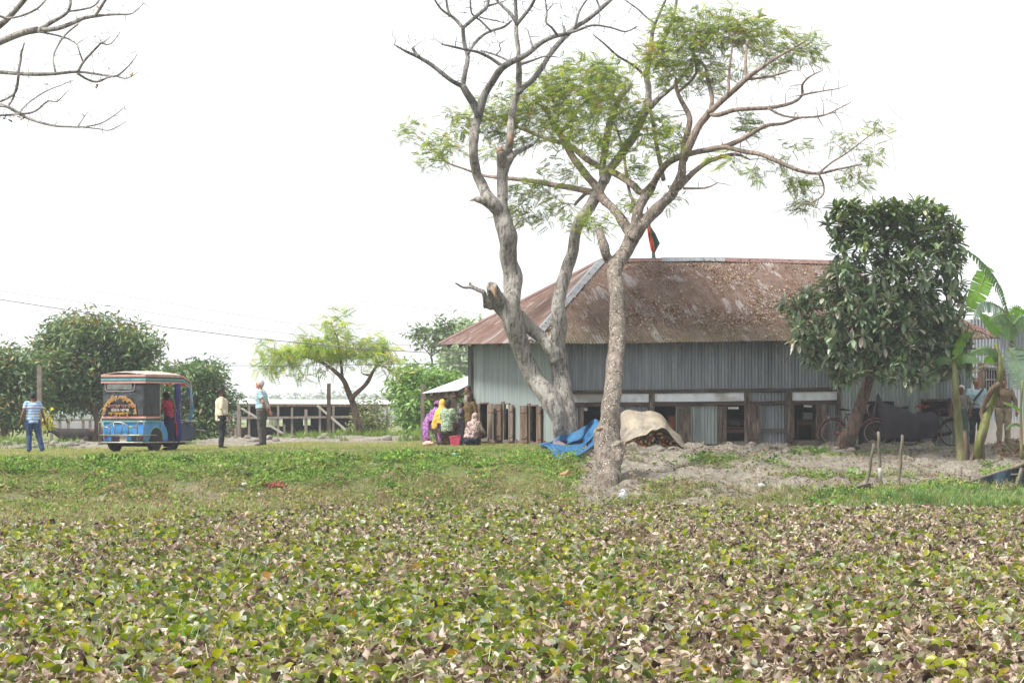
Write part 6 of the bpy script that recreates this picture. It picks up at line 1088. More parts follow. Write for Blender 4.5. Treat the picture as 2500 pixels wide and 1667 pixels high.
# ================================================================= EASY BIKE
def easybike():
    t = thing('easy_bike', onground(303, 71.8), 'blue electric three-wheeled easy bike with a grey canvas back, steel guard rails and red trim', 'easy bike', 'LOCAL'); t.rotation_euler = (0, 0, R(-21)); t.scale = (1.0, 1.14, 1.03)
    def paint(name, c, c2=None, r=.4): return mat(name, c, c2 or tuple(v*.82 for v in c), 3, r, 0, .5, .1, 14)
    blue = paint('paint_blue', C(76, 156, 222, .78), C(60, 132, 196, .74)); dblue = paint('paint_dark_blue', C(42, 78, 124, .55)); blk = paint('underbody', C(52, 50, 50, .5), None, .8); steel = mat('steel_pipe', C(206, 200, 194, .6), C(170, 150, 136, .55), 14, .35, .6, .5, .15); tyre = mat('tyre', C(66, 64, 62, .55), C(48, 46, 46, .5), 12, .85); rim = mat('rim_grey', C(150, 146, 142, .5), C(110, 104, 100, .5), 10, .5, .5)
    canvas = mat('canvas_grey', C(92, 94, 100, .52), C(68, 70, 76, .5), 3, .7, 0, .3, .9, 5, (1, 1, .6), None, .08); salmon = mat('trim_salmon', C(220, 164, 152, .8), C(192, 140, 130, .76), 7, .85); teal = mat('trim_teal', C(120, 184, 190, .74), C(96, 156, 164, .7), 7, .85); top = mat('roof_cloth', C(220, 206, 192, .78), C(190, 174, 160, .74), 5, .9, 0, .1, .6); mint = mat('trim_mint', C(140, 190, 182, .62), C(110, 164, 158, .6), 6, .8)
    W = .60; L = 2.55
    # lower tub with a sloping front edge
    def slab(pts, y0, y1=None, w0=W, w1=None):
        pass
    def side(pts, x0, x1):
        mb = MB(); n = len(pts); mb.add([(x0, y, z) for y, z in pts]+[(x1, y, z) for y, z in pts], [tuple(range(n)), tuple(range(n, 2*n))[::-1]]+[(i, i+n, (i+1) % n+n, (i+1) % n) for i in range(n)]); return mb
    tub = [(0, .27), (0, .76), (.82, .76), (1.0, .60), (1.12, .36), (1.15, .27)]
    o = side(tub, -W, W).build('tub', blue, t); md = o.modifiers.new('b', 'BEVEL'); md.width = .03; md.segments = 3; md.limit_method = 'ANGLE'
    MB().box((0, 1.45, .30), (1.12, 1.1, .06)).build('floor', dblue, t); MB().box((0, 1.25, .22), (.7, 2.1, .08)).build('chassis', blk, t); MB().box((0, .35, .2), (.95, .08, .1)).build('axle', blk, t)
    MB().box((-.2, -.012, .345), (.30, .03, .1)).build('tail_recess', blk, t); MB().box((.36, -.012, .345), (.3, .03, .1)).build('tail_recess', blk, t)
    pl = MB().box((.02, -.07, .345), (.2, .015, .17)).build('number_plate', mat('plate_white', C(206, 196, 186, .65), C(186, 170, 160, .62), 5, .6), t)
    for sx in (-1, 1): MB().box((sx*.52, -.02, .38), (.06, .03, .05)).build('tail_light', mat('lamp_red', C(196, 64, 44, .6), None, 5, .3), t)
    # wheels
    def wheel(x, y, r=.27, w=.12):
        a = MB().ring((x, y, r), (1, 0, 0), r-.055, .058, 28, 10).build('wheel', tyre, t, True); MB().tube([(x-w*.42, y, r), (x+w*.42, y, r)], [r*.6, r*.6], 24).build('rim', rim, a, True); mb = MB()
        for i in range(6): an = i*math.pi/3; mb.bar((x+w*.45, y+.03*math.cos(an), r+.03*math.sin(an)), (x+w*.45, y+r*.58*math.cos(an), r+r*.58*math.sin(an)), .035, .02)
        mb.build('wheel_spoke', blk, a)
    wheel(.54, .48); wheel(-.54, .48); wheel(0, 2.25, .26)
    MB().ring((.60, .48, .29), (1, 0, 0), .33, .025, 20, 6, 5, 175).build('fender', mint, t, True); MB().ring((-.60, .48, .29), (1, 0, 0), .33, .025, 20, 6, 5, 175).build('fender', mint, t, True)
    MB().tube([(.60, .17, .3), (.60, .30, .3), (.60, .66, .3), (.60, .79, .3)], [.0, .31, .31, 0], 4).build('wheel_well', blk, t) if 0 else None
    MB().tube([(.585, .48, .33), (.615, .48, .33)], [.29, .29], 24).build('wheel_well', blk, t); MB().tube([(-.615, .48, .33), (-.585, .48, .33)], [.29, .29], 24).build('wheel_well', blk, t)
    # canvas box: back and sides to the passenger doorway
    V = []; Q = []; ny = 26
    path = [(-W, .95)]+[(-W, .95-.95*i/8) for i in range(1, 8)]+[(-W+2*W*i/14, 0) for i in range(15)]+[(W, .66*i/7) for i in range(1, 8)]
    zs = np.linspace(.86, 1.72, 13)
    for z in zs:
        for (x, y) in path:
            f = (noise.noise(Vector((x*3+y*3, z*5, 1)))+.6*noise.noise(Vector((x*7-z*6, z*4+x*5, 5))))*.04*min(1, (1.72-z)*4)+.03*math.sin((z-.86)/.86*math.pi); o_ = Vector((x*(1+f*.3), y-(f if abs(x) < W else 0), z)); V.append(o_)
    n = len(path)
    for i in range(len(zs)-1):
        for j in range(n-1): Q.append((i*n+j, i*n+j+1, (i+1)*n+j+1, (i+1)*n+j))
    cv = link('canvas', npmesh('canvas', [tuple(v) for v in V], Q, True), canvas, t); md = cv.modifiers.new('s', 'SOLIDIFY'); md.thickness = .012
    def band(name, z0, z1, m, o=.02, y1=.95, yr=.66):
        pts = [(-W-o, y1), (-W-o, -o), (W+o, -o), (W+o, yr)]; mb = MB(); k = len(pts); mb.add([(x, y, z0) for x, y in pts]+[(x, y, z1) for x, y in pts], [(i, i+1, i+1+k, i+k) for i in range(k-1)]); o_ = mb.build(name, m, t); md = o_.modifiers.new('s', 'SOLIDIFY'); md.thickness = .01; return o_
    band('trim_band', .84, .885, salmon, .024); band('trim_band', .785, .835, canvas, .02); band('trim_band', .745, .785, mint, .03)
    # roof: gently domed cloth with a valance of three stripes
    mb = MB(); nx, nyy = 10, 14
    for j in range(nyy+1):
        for i in range(nx+1):
            u = -1+2*i/nx; v = j/nyy; y = -.03+v*2.15; z = 1.90+.10*(1-u*u)*(.6+.4*math.sin(v*math.pi))-(.16*max(0, v-.8)/.2 if v > .8 else 0)-.02*math.cos(u*9)*0; mb.v.append(V3(u*(W+.03), y, z))
    for j in range(nyy):
        for i in range(nx): a = j*(nx+1)+i; mb.f.append((a, a+1, a+nx+2, a+nx+1))
    rf = mb.build('roof', top, t, True, .012, 6); md = rf.modifiers.new('s', 'SOLIDIFY'); md.thickness = .015
    for z0, z1, m in ((1.845, 1.90, salmon), (1.805, 1.845, canvas), (1.755, 1.805, teal), (1.735, 1.755, canvas), (1.69, 1.735, salmon)):
        pts = [(-W-.035, 2.05), (-W-.035, -.04), (W+.035, -.04), (W+.035, 1.72), (W+.02, 2.08)]; k = len(pts); dz = [-.1, 0, 0, 0, -.12]
        mb = MB().add([(x, y, z0+(1.9-z0)*.0+q) for (x, y), q in zip(pts, dz)]+[(x, y, z1+q) for (x, y), q in zip(pts, dz)], [(i, i+1, i+1+k, i+k) for i in range(k-1)]); o_ = mb.build('valance_stripe', m, t, False); md = o_.modifiers.new('s', 'SOLIDIFY'); md.thickness = .008
    # rear window of clear plastic with piping
    clr = mat('plastic_window', C(150, 156, 152, .6), C(110, 116, 112, .55), 5, .15, 0, .6, .4); MB().box((-.12, -.022, 1.62), (.70, .01, .16)).build('rear_window', clr, t)
    pp = [(-.52, -.03, 1.70), (-.51, -.035, 1.53), (-.46, -.04, 1.49), (.22, -.045, 1.49), (.30, -.045, 1.52), (.33, -.04, 1.70)]; MB().tube(pp, [.007]*6, 5).build('window_piping', mat('piping', C(214, 210, 206, .65)), t)
    # painted writing in Bengali, cut as thin raised letters
    def text(body, size, x, z, m, arc=None, y=-.052):
        """letters on the canvas back; arc=(radius, start, end) lays them on a half circle"""
        def one(s, sz, px, pz, rot):
            c = bpy.data.curves.new('txt', 'FONT'); c.body = s; c.size = sz; c.align_x = 'CENTER'; c.align_y = 'CENTER'; c.extrude = .002; c.offset = .003; o_ = bpy.data.objects.new('txt', c); COL.objects.link(o_); bpy.context.view_layer.update()
            me = bpy.data.meshes.new_from_object(o_.evaluated_get(bpy.context.evaluated_depsgraph_get())); bpy.data.objects.remove(o_); M = Matrix.Translation((px, y, pz)) @ Matrix.Rotation(R(90), 4, 'X') @ Matrix.Rotation(rot, 4, 'Z'); me.transform(M); return me
        mes = []
        if arc:
            r, a0, a1 = arc; n = len(body)
            for i, s in enumerate(body): an = R(a0+(a1-a0)*i/(n-1)); mes.append(one(s, size, x+math.cos(an)*r*1.12, z+math.sin(an)*r, an-math.pi/2))
        else: mes.append(one(body, size, x, z, 0))
        vs = []; fs = []
        for me in mes: k = len(vs); vs += [tuple(v.co) for v in me.vertices]; fs += [tuple(i+k for i in p.vertices) for p in me.polygons]; bpy.data.meshes.remove(me)
        o_ = bpy.data.meshes.new('lettering'); o_.from_pydata(vs, [], fs); link('lettering', o_, m, cv)
    yel = mat('paint_yellow', C(226, 178, 70, .7), C(206, 150, 52, .68), 12, .7); whi = mat('paint_cream', C(222, 208, 190, .7), None, 9, .7); org = mat('paint_rose', C(200, 140, 130, .66), None, 9, .7); lil = mat('paint_lilac', C(196, 164, 206, .68), None, 9, .7)
    arcs = ['আ', 'ল', 'লা', 'মি', 'য়া', 'এ', 'ন্ট', 'র', 'প্রা', 'ই', 'জ']; text(arcs, .135, -.10, .955, lil, (.385, 172, 8), -.046); text(arcs, .135, -.10, .945, yel, (.385, 172, 8))
    text('মা জুয়েল হোসেন', .095, -.10, 1.13, org); text('01815-643948', .085, -.08, 1.035, whi); text('আব্দুল্লাহপুর', .105, -.10, .945, yel)
    # steel guard rails
    def pipe(pts, r=.016, name='guard_rail'): return MB().tube(pts, [r]*len(pts), 8).build(name, steel, t, True)
    def arcp(cx, z, rx, rz, a0, a1, y=-.11, n=10): return [(cx+rx*math.cos(R(a0+(a1-a0)*i/n)), y, z+rz*math.sin(R(a0+(a1-a0)*i/n))) for i in range(n+1)]
    pipe([(-.66, .30, .43), (-.66, -.05, .43), (-.60, -.11, .43), (.45, -.11, .43), (.64, -.11, .43), (.68, -.03, .43), (.68, .38, .42)]); pipe([(-.66, .2, .255), (-.66, -.06, .25), (-.58, -.12, .25), (.58, -.12, .25), (.68, -.06, .25), (.68, 1.3, .25), (.67, 2.0, .25)], .018)
    pipe([(-.58, -.11, .25), (-.58, -.11, .69)]+arcp(-.615, .69, .035, .05, 0, 180)[1:]+[(-.65, -.1, .25)]); pipe([(-.575, -.11, .62), (-.42, -.11, .62)]+arcp(-.42, .55, .09, .07, 90, 0)[1:]+[(-.33, -.11, .43)])
    pipe(arcp(-.10, .60, .27, .15, 180, 0, n=16)+[(.17, -.11, .58)] if 0 else arcp(-.10, .60, .28, .14, 175, 5, n=16)); pipe([(-.24, -.11, .72), (-.20, -.11, .62), (-.18, -.11, .43)], .014); pipe([(.05, -.11, .72), (.01, -.11, .62), (0, -.11, .43)], .014)
    pipe([(.44, -.11, .63), (.24, -.11, .63)]+arcp(.24, .56, .06, .07, 90, 180)[1:]+[(.18, -.11, .43)]); pipe([(.44, -.11, .25), (.44, -.11, .70)]+arcp(.535, .70, .095, .06, 180, 0)[1:]+[(.63, -.11, .25)])
    # posts, seat, bulkhead, front cowl, windscreen, curtain, mirrors
    for x, y in ((W, .68), (-W, .95), (-W, 1.75), (W, 1.62)): pipe([(x, y, .3), (x, y, 1.75)], .014, 'roof_post')
    sm = mat('seat_vinyl', C(150, 52, 50, .58), C(120, 40, 40, .55), 6, .5); MB().box((0, .95, .62), (1.04, .34, .12)).build('seat', sm, t); MB().box((0, 1.62, .62), (.8, .3, .1)).build('driver_seat', sm, t); MB().box((0, .80, .40), (1.1, .05, .36)).build('seat_box', dblue, t)
    MB().box((.0, 1.78, .48), (1.06, .05, .44)).build('bulkhead', blk, t)
    cw = [(1.80, .27), (1.80, .70), (2.05, .76), (2.45, .70), (2.52, .5), (2.45, .27)]; o = side(cw, -.5, .5).build('cowl', dblue, t); md = o.modifiers.new('b', 'BEVEL'); md.width = .05; md.segments = 3
    pipe([(W-.02, 1.62, .78), (W-.02, 2.0, .78), (W-.04, 2.3, .76)], .02, 'side_rail'); pipe([(W+.02, 1.85, .75), (W+.03, 2.42, .76)], .02, 'side_rail'); pipe([(W, 2.4, .55), (W+.06, 2.75, .52), (W+.05, 2.8, .5)], .02, 'side_rail')
    for sx in (-1, 1): MB().tube([(sx*.56, 1.95, 1.72), (sx*.56, 2.15, 1.60), (sx*.55, 2.24, 1.35), (sx*.54, 2.30, 1.05), (sx*.5, 2.30, .8), (sx*.48, 2.2, .66)], [.035, .05, .045, .04, .045, .05], 8, up=(1, 0, 0), flat=1.3).build('windscreen_pillar', blue if sx > 0 else dblue, t, True)
    gl = NT('clear_glass'); b = gl.bsdf(C(200, 215, 215, .6), .05, 0, .6); b.inputs['Alpha'].default_value = .22; MB().add([(-.52, 2.02, 1.70), (.52, 2.02, 1.70), (.50, 2.27, .80), (-.50, 2.27, .80)], [(0, 1, 2, 3)]).build('windscreen', gl.m, t)
    pipe([(.52, 2.02, 1.3), (.64, 2.05, 1.32), (.66, 2.05, 1.30)], .009, 'mirror_arm'); MB().ell((.68, 2.05, 1.27), (.05, .02, .08)).build('mirror', mat('mirror_shell', C(200, 190, 180, .6)), t, True); pipe([(.64, 2.05, .6), (.66, 2.05, 1.72)], .012, 'roof_post')
    pipe([(-.3, 2.0, .75), (-.3, 1.95, 1.02), (0, 1.92, 1.08), (.3, 1.95, 1.02)], .014, 'handlebar'); MB().tube([(0, 2.5, .62), (0, 2.56, .62)], [.09, .08], 14).build('headlight', rim, t, True)
    cur = mat('curtain_blue', C(84, 82, 150, .6), C(62, 60, 118, .56), 4, .8, 0, .2, .6, 9, (5, 5, .5)); mb = MB(); mb.tube([(W+.0, 1.50, 1.70), (W+.01, 1.50, 1.4), (W+.01, 1.50, 1.15), (W+.02, 1.50, .9), (W+.03, 1.48, .55), (W+.04, 1.46, .22)], [.10, .12, .07, .08, .13, .11], 14, up=(0, 1, 0), flat=.5, rough=.2); mb.build('curtain', cur, t, True, .02, 7)
    # garland of small red flowers under the valance
    mb = MB()
    for y in (1.0, 1.06, 1.12, 1.62, 1.7, 1.78): mb.ell((W+.03, y, 1.67+.02*math.sin(y*30)), (.035, .035, .03), 8, 6)
    mb.build('garland', mat('flower_red', C(226, 84, 50, .66), C(196, 60, 40, .6), 20, .7), t, True)
    return t
EB = easybike()
def passenger():
    # the passenger stands at the doorway leaning in, one hand on the hip
    M = EB.matrix_world if 0 else Matrix.Translation(EB.location) @ Matrix.Rotation(R(-21), 4, 'Z'); b = M @ Vector((.56, 1.36, 0))
    red = pattern('sari_red', 'check', C(196, 66, 92, .62), C(150, 44, 70, .58), 14)
    person(Vector((b.x, b.y, EB.location.z+.06)), 165, 1.5, 'person in a red and pink checked dress leaning into the doorway of the easy bike', 'stand', red, None, 'dark', 'bun', .5, skirt=navy_() , arms=[(-.24, .12, .2), (-.14, .3, .12), (.30, -.12, .22), (.20, -.02, .06)], lean=10, nod=6, turn=-15, female=True, untuck=.24, drape=(red, [(.12, -.1, .95), (.18, -.14, .7), (.2, -.14, .42)], [.05, .06, .05]))
def navy_(): return MATS['cloth_navy']
passenger()
# ================================================================= BICYCLES AND THE COVERED MOTORCYCLE
def bicycle(base, rz, label, fr, blk, seatm, tilt=0, chrome=True):
    t = thing('bicycle', base, label, 'bicycle', 'LOCAL'); t.rotation_euler = (R(tilt), 0, rz); r = .335; wb = 1.08
    tyre = MATS['tyre']; rim = MATS['steel_pipe']; red = fr
    def wheel(x):
        w = MB().ring((x, 0, r), (0, 1, 0), r-.018, .019, 40, 8).build('wheel', tyre, t, True); MB().ring((x, 0, r), (0, 1, 0), r-.045, .013, 40, 6).build('rim', rim, w, True); mb = MB()
        for i in range(18): a = i*math.pi/9; mb.tube([(x, .02*(-1)**i, r), (x+(r-.045)*math.cos(a), 0, r+(r-.045)*math.sin(a))], [.0022]*2, 4)
        mb.tube([(x, -.04, r), (x, .04, r)], [.02]*2, 10); mb.build('spokes', rim, w, True)
    wheel(0); wheel(wb)
    def tb(a, b, rr=.015, m=red, name='frame'): return MB().tube([a, b] if len(a) == 3 and not hasattr(a[0], '__len__') else a, [rr]*(2 if not hasattr(a[0], '__len__') else len(a)), 8).build(name, m, t, True)
    mb = MB(); bb = (.46, 0, .29); st = (.33, 0, .80); ht = (.90, 0, .84); hb = (.93, 0, .70)
    for a, b, rr in ((bb, st, .016), (st, ht, .015), (bb, hb, .017), (ht, hb, .018)): mb.tube([a, b], [rr, rr], 8)
    for sy in (-1, 1):
        mb.tube([(0, sy*.055, r), (.44, sy*.03, .29)], [.01]*2, 6); mb.tube([(0, sy*.055, r), (.335, sy*.03, .76)], [.009]*2, 6); mb.tube([(wb, sy*.05, r), (.96, sy*.045, .66), (.935, 0, .70)], [.011, .014, .014], 6)
    mb.build('frame', red, t, True)
    MB().ring((0, 0, r), (0, 1, 0), r+.025, .024, 26, 6, 20, 190).build('mudguard', red, t, True); MB().ring((wb, 0, r), (0, 1, 0), r+.025, .022, 22, 6, -5, 130).build('mudguard', red, t, True)
    MB().tube([(.33, 0, .78), (.31, 0, .88)], [.012]*2, 8).build('seat_post', rim, t, True)
    mb = MB().tube([(.16, 0, .92), (.22, 0, .925), (.32, 0, .915), (.44, 0, .905)], [.04, .10, .055, .02], 12, up=(0, 1, 0), flat=.38); mb.build('saddle', seatm, t, True)
    tb([(.88, 0, .84), (.86, 0, .98)], None, .013, rim, 'stem'); tb([(.70, -.27, 1.0), (.80, -.25, 1.02), (.90, -.18, 1.02), (.90, 0, .98), (.90, .18, 1.02), (.80, .25, 1.02), (.70, .27, 1.0)], None, .011, rim if chrome else blk, 'handlebar')
    for sy in (-1, 1): tb([(.60, sy*.28, .985), (.70, sy*.27, 1.0)], None, .017, blk, 'grip')
    mb = MB()
    for sy in (-.07, -.025, .025, .07): mb.tube([(-.20, sy, .735), (.20, sy, .745)], [.006]*2, 5)
    for x in (-.2, 0, .2): mb.tube([(x, -.07, .74), (x, .07, .74)], [.006]*2, 5)
    for sy in (-1, 1): mb.tube([(-.12, sy*.07, .735), (0, sy*.06, r)], [.006]*2, 5)
    mb.build('rack', rim, t, True); MB().tube([(.03, -.07, .335), (.2, -.07, .31), (.5, -.07, .29)], [.045, .05, .075], 10, up=(0, 0, 1), flat=.25).build('chain_guard', red, t, True)
    for sy, a in ((-1, .5), (1, 3.64)): q = (.46+.16*math.cos(a), sy*.09, .29+.16*math.sin(a)); MB().tube([(.46, sy*.07, .29), q], [.010]*2, 6).build('crank', rim, t, True); MB().box((q[0], sy*.13, q[2]), (.09, .07, .022)).build('pedal', blk, t)
    tb([(.05, .07, .30), (-.05, .16, .03)], None, .009, rim, 'kickstand')
    return t
blk_ = mat('rubber_black', C(50, 50, 52, .5), C(36, 36, 38, .5), 8, .7); maroon = mat('paint_maroon', C(132, 54, 66, .56), C(104, 40, 50, .52), 8, .4, 0, .5, .1)
g = onground(2034, 72.1); bicycle(Vector((g.x, 72.1, g.z)), 0, 'old maroon bicycle with a black sprung saddle tied to the leaning tree', maroon, blk_, blk_, -3)
g = onground(2325, 72.55); bicycle(Vector((g.x, 72.55, g.z)), R(180), 'black bicycle with red grips standing behind the covered motorcycle', blk_, mat('grip_red', C(190, 50, 52, .6), None, 8, .5), blk_, 3, False)
def motorcycle():
    g = onground(2212, 72.25); t = thing('covered_motorcycle', Vector((g.x, 72.25, g.z)), 'motorcycle hidden under a dark purple grey cloth cover beside the bicycles', 'motorcycle')
    d = 72.25; X = lambda x, y, o=0: P(x, y, d+o); cov = mat('cover_cloth', C(66, 62, 74, .5), C(48, 46, 54, .48), 2.5, .75, 0, .3, .7, 6, None or (1, 1, .6), None, .06)
    # cover as a draped surface: for each column an upper ridge line and a lower hem
    cols = [(2128, 1012, 1050, .10), (2134, 992, 1058, .2), (2139, 982, 1062, .18), (2141, 960, 1063, .07), (2145, 957, 1064, .07), (2149, 972, 1066, .16), (2156, 982, 1068, .28), (2168, 985, 1070, .34), (2184, 991, 1072, .36), (2204, 993, 1073, .38), (2213, 995, 1074, .34), (2216, 1003, 1074, .26), (2224, 1008, 1075, .26), (2240, 1010, 1075, .26), (2256, 1008, 1072, .25), (2272, 1003, 1068, .24), (2284, 1006, 1060, .22), (2290, 1016, 1048, .12)]
    V = []; n = 15
    for i, (x, yt, yb, w) in enumerate(cols):
        for j in range(n):
            u = j/(n-1)*2-1; a = abs(u); y = yt+(yb-yt)*(a**1.25); wy = w*(min(1, a*1.9)**.7)*(1+.16*math.sin(i*1.9+a*3)*a)*.62+.05*a*math.sin(x*.11+a*2); wy *= (-1 if u < 0 else 1); V.append(X(x, y+3*math.sin(i*1.3)*a, -.0)+Vector((0, -wy if False else wy, 0)))
    Q = [(i*n+j, i*n+j+1, (i+1)*n+j+1, (i+1)*n+j) for i in range(len(cols)-1) for j in range(n-1)]
    o = link('cover', npmesh('cover', [tuple(v) for v in V], Q, True), cov, t); md = o.modifiers.new('sub', 'SUBSURF'); md.levels = 2; md.render_levels = 2; md2 = o.modifiers.new('s', 'SOLIDIFY'); md2.thickness = .012
    for v in o.data.vertices: v.co += noise.noise_vector(v.co*4)*.012; v.co.y += .055*noise.noise(Vector((v.co.x*11, 2, v.co.z*2.2)))
    tyre = MATS['tyre']
    for x in (2158, 2262):
        c = X(x, 0); c.z = g.z+.29; w = MB().ring(c-Vector((0, 0, 0)), (0, 1, 0), .245, .05, 30, 10); w.build('wheel', tyre, t, True)
    MB().box(X(2212, 1068, .0), (.5, .22, .2)).build('engine', blk_, t); mb = MB().tube([X(2200, 995, -.3), X(2214, 994, -.34), X(2218, 994, -.36)], [.035, .045, .03], 10); mb.build('handle_grip', cov, t, True); MB().tube([X(2158, 1075, -.1), X(2150, 1030, -.08)], [.03, .03], 8).build('fork', blk_, t, True)
motorcycle()
# ================================================================= BENCH, BASKET, BUNDLE, NET, FIREWOOD
def props():
    def at(x, d, z=0): v = onground(x, d); return Vector((v.x, d, v.z+z))
    t = thing('bench', at(1084, 74.7), 'dark wooden bench holding the seated people beside the end wall', 'bench'); g = at(1084, 74.7); x0, x1 = P(1052, 0, 74.7).x, P(1122, 0, 74.7).x
    MB().box(((x0+x1)/2, 74.7, g.z+.42), (x1-x0, .32, .04)).build('seat', WOOD, t); MB().box(((x0+x1)/2, 74.55, g.z+.36), (x1-x0-.08, .03, .07)).build('apron', WOOD, t)
    for sx, dx in ((x0+.1, .1), (x1-.12, 0)):
        for sy in (-.12, .12): MB().bar((sx, 74.7+sy, g.z+.4), (sx+dx, 74.7+sy, g.z-.01), .05).build('leg', WOOD, t)
    MB().bar((x0+.02, 74.55, g.z+.08), (x0+.3, 74.55, g.z+.07), .04).build('stretcher', WOOD, t)
    g = at(1111, 73.3); t = thing('basket', g, 'bright pink perforated plastic basket standing on the grass by the bench', 'basket'); pk = mat('plastic_pink', C(240, 96, 130, .68), C(226, 76, 112, .66), 4, .4, 0, .5, .05)
    mb = MB(); nr, na = 9, 36
    for i in range(nr+1):
        f = i/nr; z = .015+.25*f; r = .105+.045*f
        for j in range(na): a = 2*math.pi*j/na; mb.v.append(Vector((g.x+r*math.cos(a), g.y+r*math.sin(a), g.z+z+.02*math.cos(a)*f)))
    for i in range(nr):
        for j in range(na):
            if 1 <= i <= nr-2 and (i+j) % 2 == 0: continue
            mb.f.append((i*na+j, i*na+(j+1) % na, (i+1)*na+(j+1) % na, (i+1)*na+j))
    mb.f.append(tuple(range(na))[::-1]); o = mb.build('basket_wall', pk, t, True); md = o.modifiers.new('s', 'SOLIDIFY'); md.thickness = .005
    MB().tube([(g.x+.152*math.cos(a*.3142), g.y+.152*math.sin(a*.3142), g.z+.265+.02*math.cos(a*.3142)) for a in range(21)], [.008]*21, 6, cap=False, up=(0, 0, 1)).build('rim', pk, t, True)
    g = at(1045, 73.2); mb = MB().ell(g+Vector((.0, 0, .06)), (.13, .08, .06)).ell(g+Vector((-.09, -.02, .05)), (.06, .05, .05)).ell(g+Vector((.09, 0, .05)), (.08, .06, .05)); tag(link('cloth_bundle', remesh(mb, .014, 2, .02, 16), pattern('bundle', 'print', C(238, 206, 190, .7), C(230, 170, 150, .68), 14, C(244, 190, 90, .7))), 'small pale pink and orange cloth bundle on the grass beside the bench', 'bundle')
    # blue fishing net draped over boards between the two trunks
    nb = NT('net_blue'); co = nb.coord('Object'); c = nb.ramp(nb.noise(co, 5, 5, .6), [(.35, C(70, 142, 192, .5)), (.65, C(48, 108, 162, .46))]); b = nb.bsdf(c, .7, 0, .2, nb.bump(nb.noise(co, 60, 2), .5, .01)); vo = nb.n('ShaderNodeTexVoronoi'); vo.inputs['Scale'].default_value = 70; nb.l(co, vo.inputs['Vector'])
    am = nb.math('ADD', nb.ramp(vo.outputs['Distance'], [(.2, .45), (.4, 1)]), 0); nb.l(am, b.inputs['Alpha'])
    t = thing('fishing_net', onground(1400, 70.6), 'bright blue fine mesh net heaped between the two big trunks', 'net')
    cols = [(1322, 1090, 1096), (1336, 1080, 1094), (1350, 1072, 1110), (1362, 1068, 1128), (1376, 1064, 1126), (1392, 1060, 1120), (1408, 1054, 1118), (1422, 1044, 1116), (1434, 1032, 1108), (1446, 1022, 1096), (1456, 1022, 1084), (1462, 1028, 1070)]
    V = []; n = 12
    for i, (x, y0, y1) in enumerate(cols):
        for j in range(n):
            f = j/(n-1); y = y0+(y1-y0)*f; xx, yy = x+4*math.sin(j*.8+i), y+2*math.sin(i*1.7+j); p = P(xx, yy, 70.55-.5*f**1.3+.10*math.sin(i*1.4+j*.9)); V.append(p if p.z > float(gz(p.x, p.y))+.05 else gp(xx, yy)+Vector((0, -.05, .07)))
    Q = [(i*n+j, i*n+j+1, (i+1)*n+j+1, (i+1)*n+j) for i in range(len(cols)-1) for j in range(n-1)]; o = link('net', npmesh('n', [tuple(v) for v in V], Q, True), nb.m, t); md = o.modifiers.new('s', 'SUBSURF'); md.levels = md.render_levels = 2
    for v in o.data.vertices: v.co += noise.noise_vector(v.co*4)*.09+noise.noise_vector(v.co*9)*.05
    def lump(name, x, y, d, r, m, label, cat, wob=.03, sq=(1, .8, .8)): p = P(x, y, d); mb = MB().ell(p, (r*sq[0], r*sq[1], r*sq[2]), 14, 10); return tag(link(name, remesh(mb, max(.01, r/9), 1, wob, 1/r*.8), m), label, cat)
    rk = mat('stone_grey', C(176, 170, 162, .58), C(140, 134, 128, .55), 9, .95, 0, .1, .7)
    q = P(1352, 1090, 70.3); MB_ = MB().box(P(1360, 1092, 70.45), (.30, .04, .34), Matrix.Rotation(R(28), 3, 'Y')); tag(MB_.build('cement_sack', mat('sack_pink', C(206, 128, 132, .62), C(210, 196, 190, .66), 2.5, .8), None), 'pinkish white sack poking out from under the blue net', 'sack')
    MB_ = MB().tube([P(1425, 1100, 70.2), P(1452, 1088, 70.6)], [.10, .10], 12); tag(MB_.build('log', MATS['torn_wood'] if 0 else WOOD, None, True), 'short dark log lying under the right end of the blue net', 'log')
    # boulders of dried mud
    for x, y, r, lb in ((1330, 1105, .2, 'largest grey mud clod beside the left end of the blue net'), ): lump('mud_clod', x, y, 70.6, r, rk, lb, 'clod', .05, (1.5, .9, .6))
    for i in range(46):
        x = random.choice([random.uniform(1440, 1960), random.uniform(1960, 2330)]); X = (x-CX)*.0103; dd = float(crest(X))-random.uniform(0, 1.3); r = random.uniform(.035, .11)
        p = onground(x, dd); mb = MB().ell(p+Vector((0, 0, r*.3)), (r*1.3, r, r*.75), 9, 6); tag(mb.build('mud_clod', rk, None, False, r*.35, 1/r*.7), 'grey clod of dried mud along the broken lip of the bare earth bank', 'clod', 'mud clods along the bank lip')
    for i in range(60):
        x = random.uniform(-20, 1090); dd = random.uniform(86.5, 90.5); r = random.uniform(.04, .13); p = onground(x, dd); mb = MB().ell(p+Vector((0, 0, r*.3)), (r*1.3, r, r*.75), 9, 6); tag(mb.build('mud_clod', rk, None, False, r*.35, 1/r*.7), 'pale clod of earth on the low ridge behind the people', 'clod', 'earth clods on the low ridge')
    # firewood stack and its sheet
    lw = [mat('split_wood', C(224, 192, 142, .74), C(180, 132, 94, .66), 6, .9, 0, .1, .5), mat('split_wood_red', C(190, 110, 76, .66), C(136, 76, 54, .6), 5, .9, 0, .1, .5), mat('split_wood_dark', C(98, 80, 68, .55), C(72, 58, 50, .5), 6, .9, 0, .1, .6)]
    gz0 = float(gz(P(1590, 0, 71.4).x, 71.4)); n = 0
    protos = []
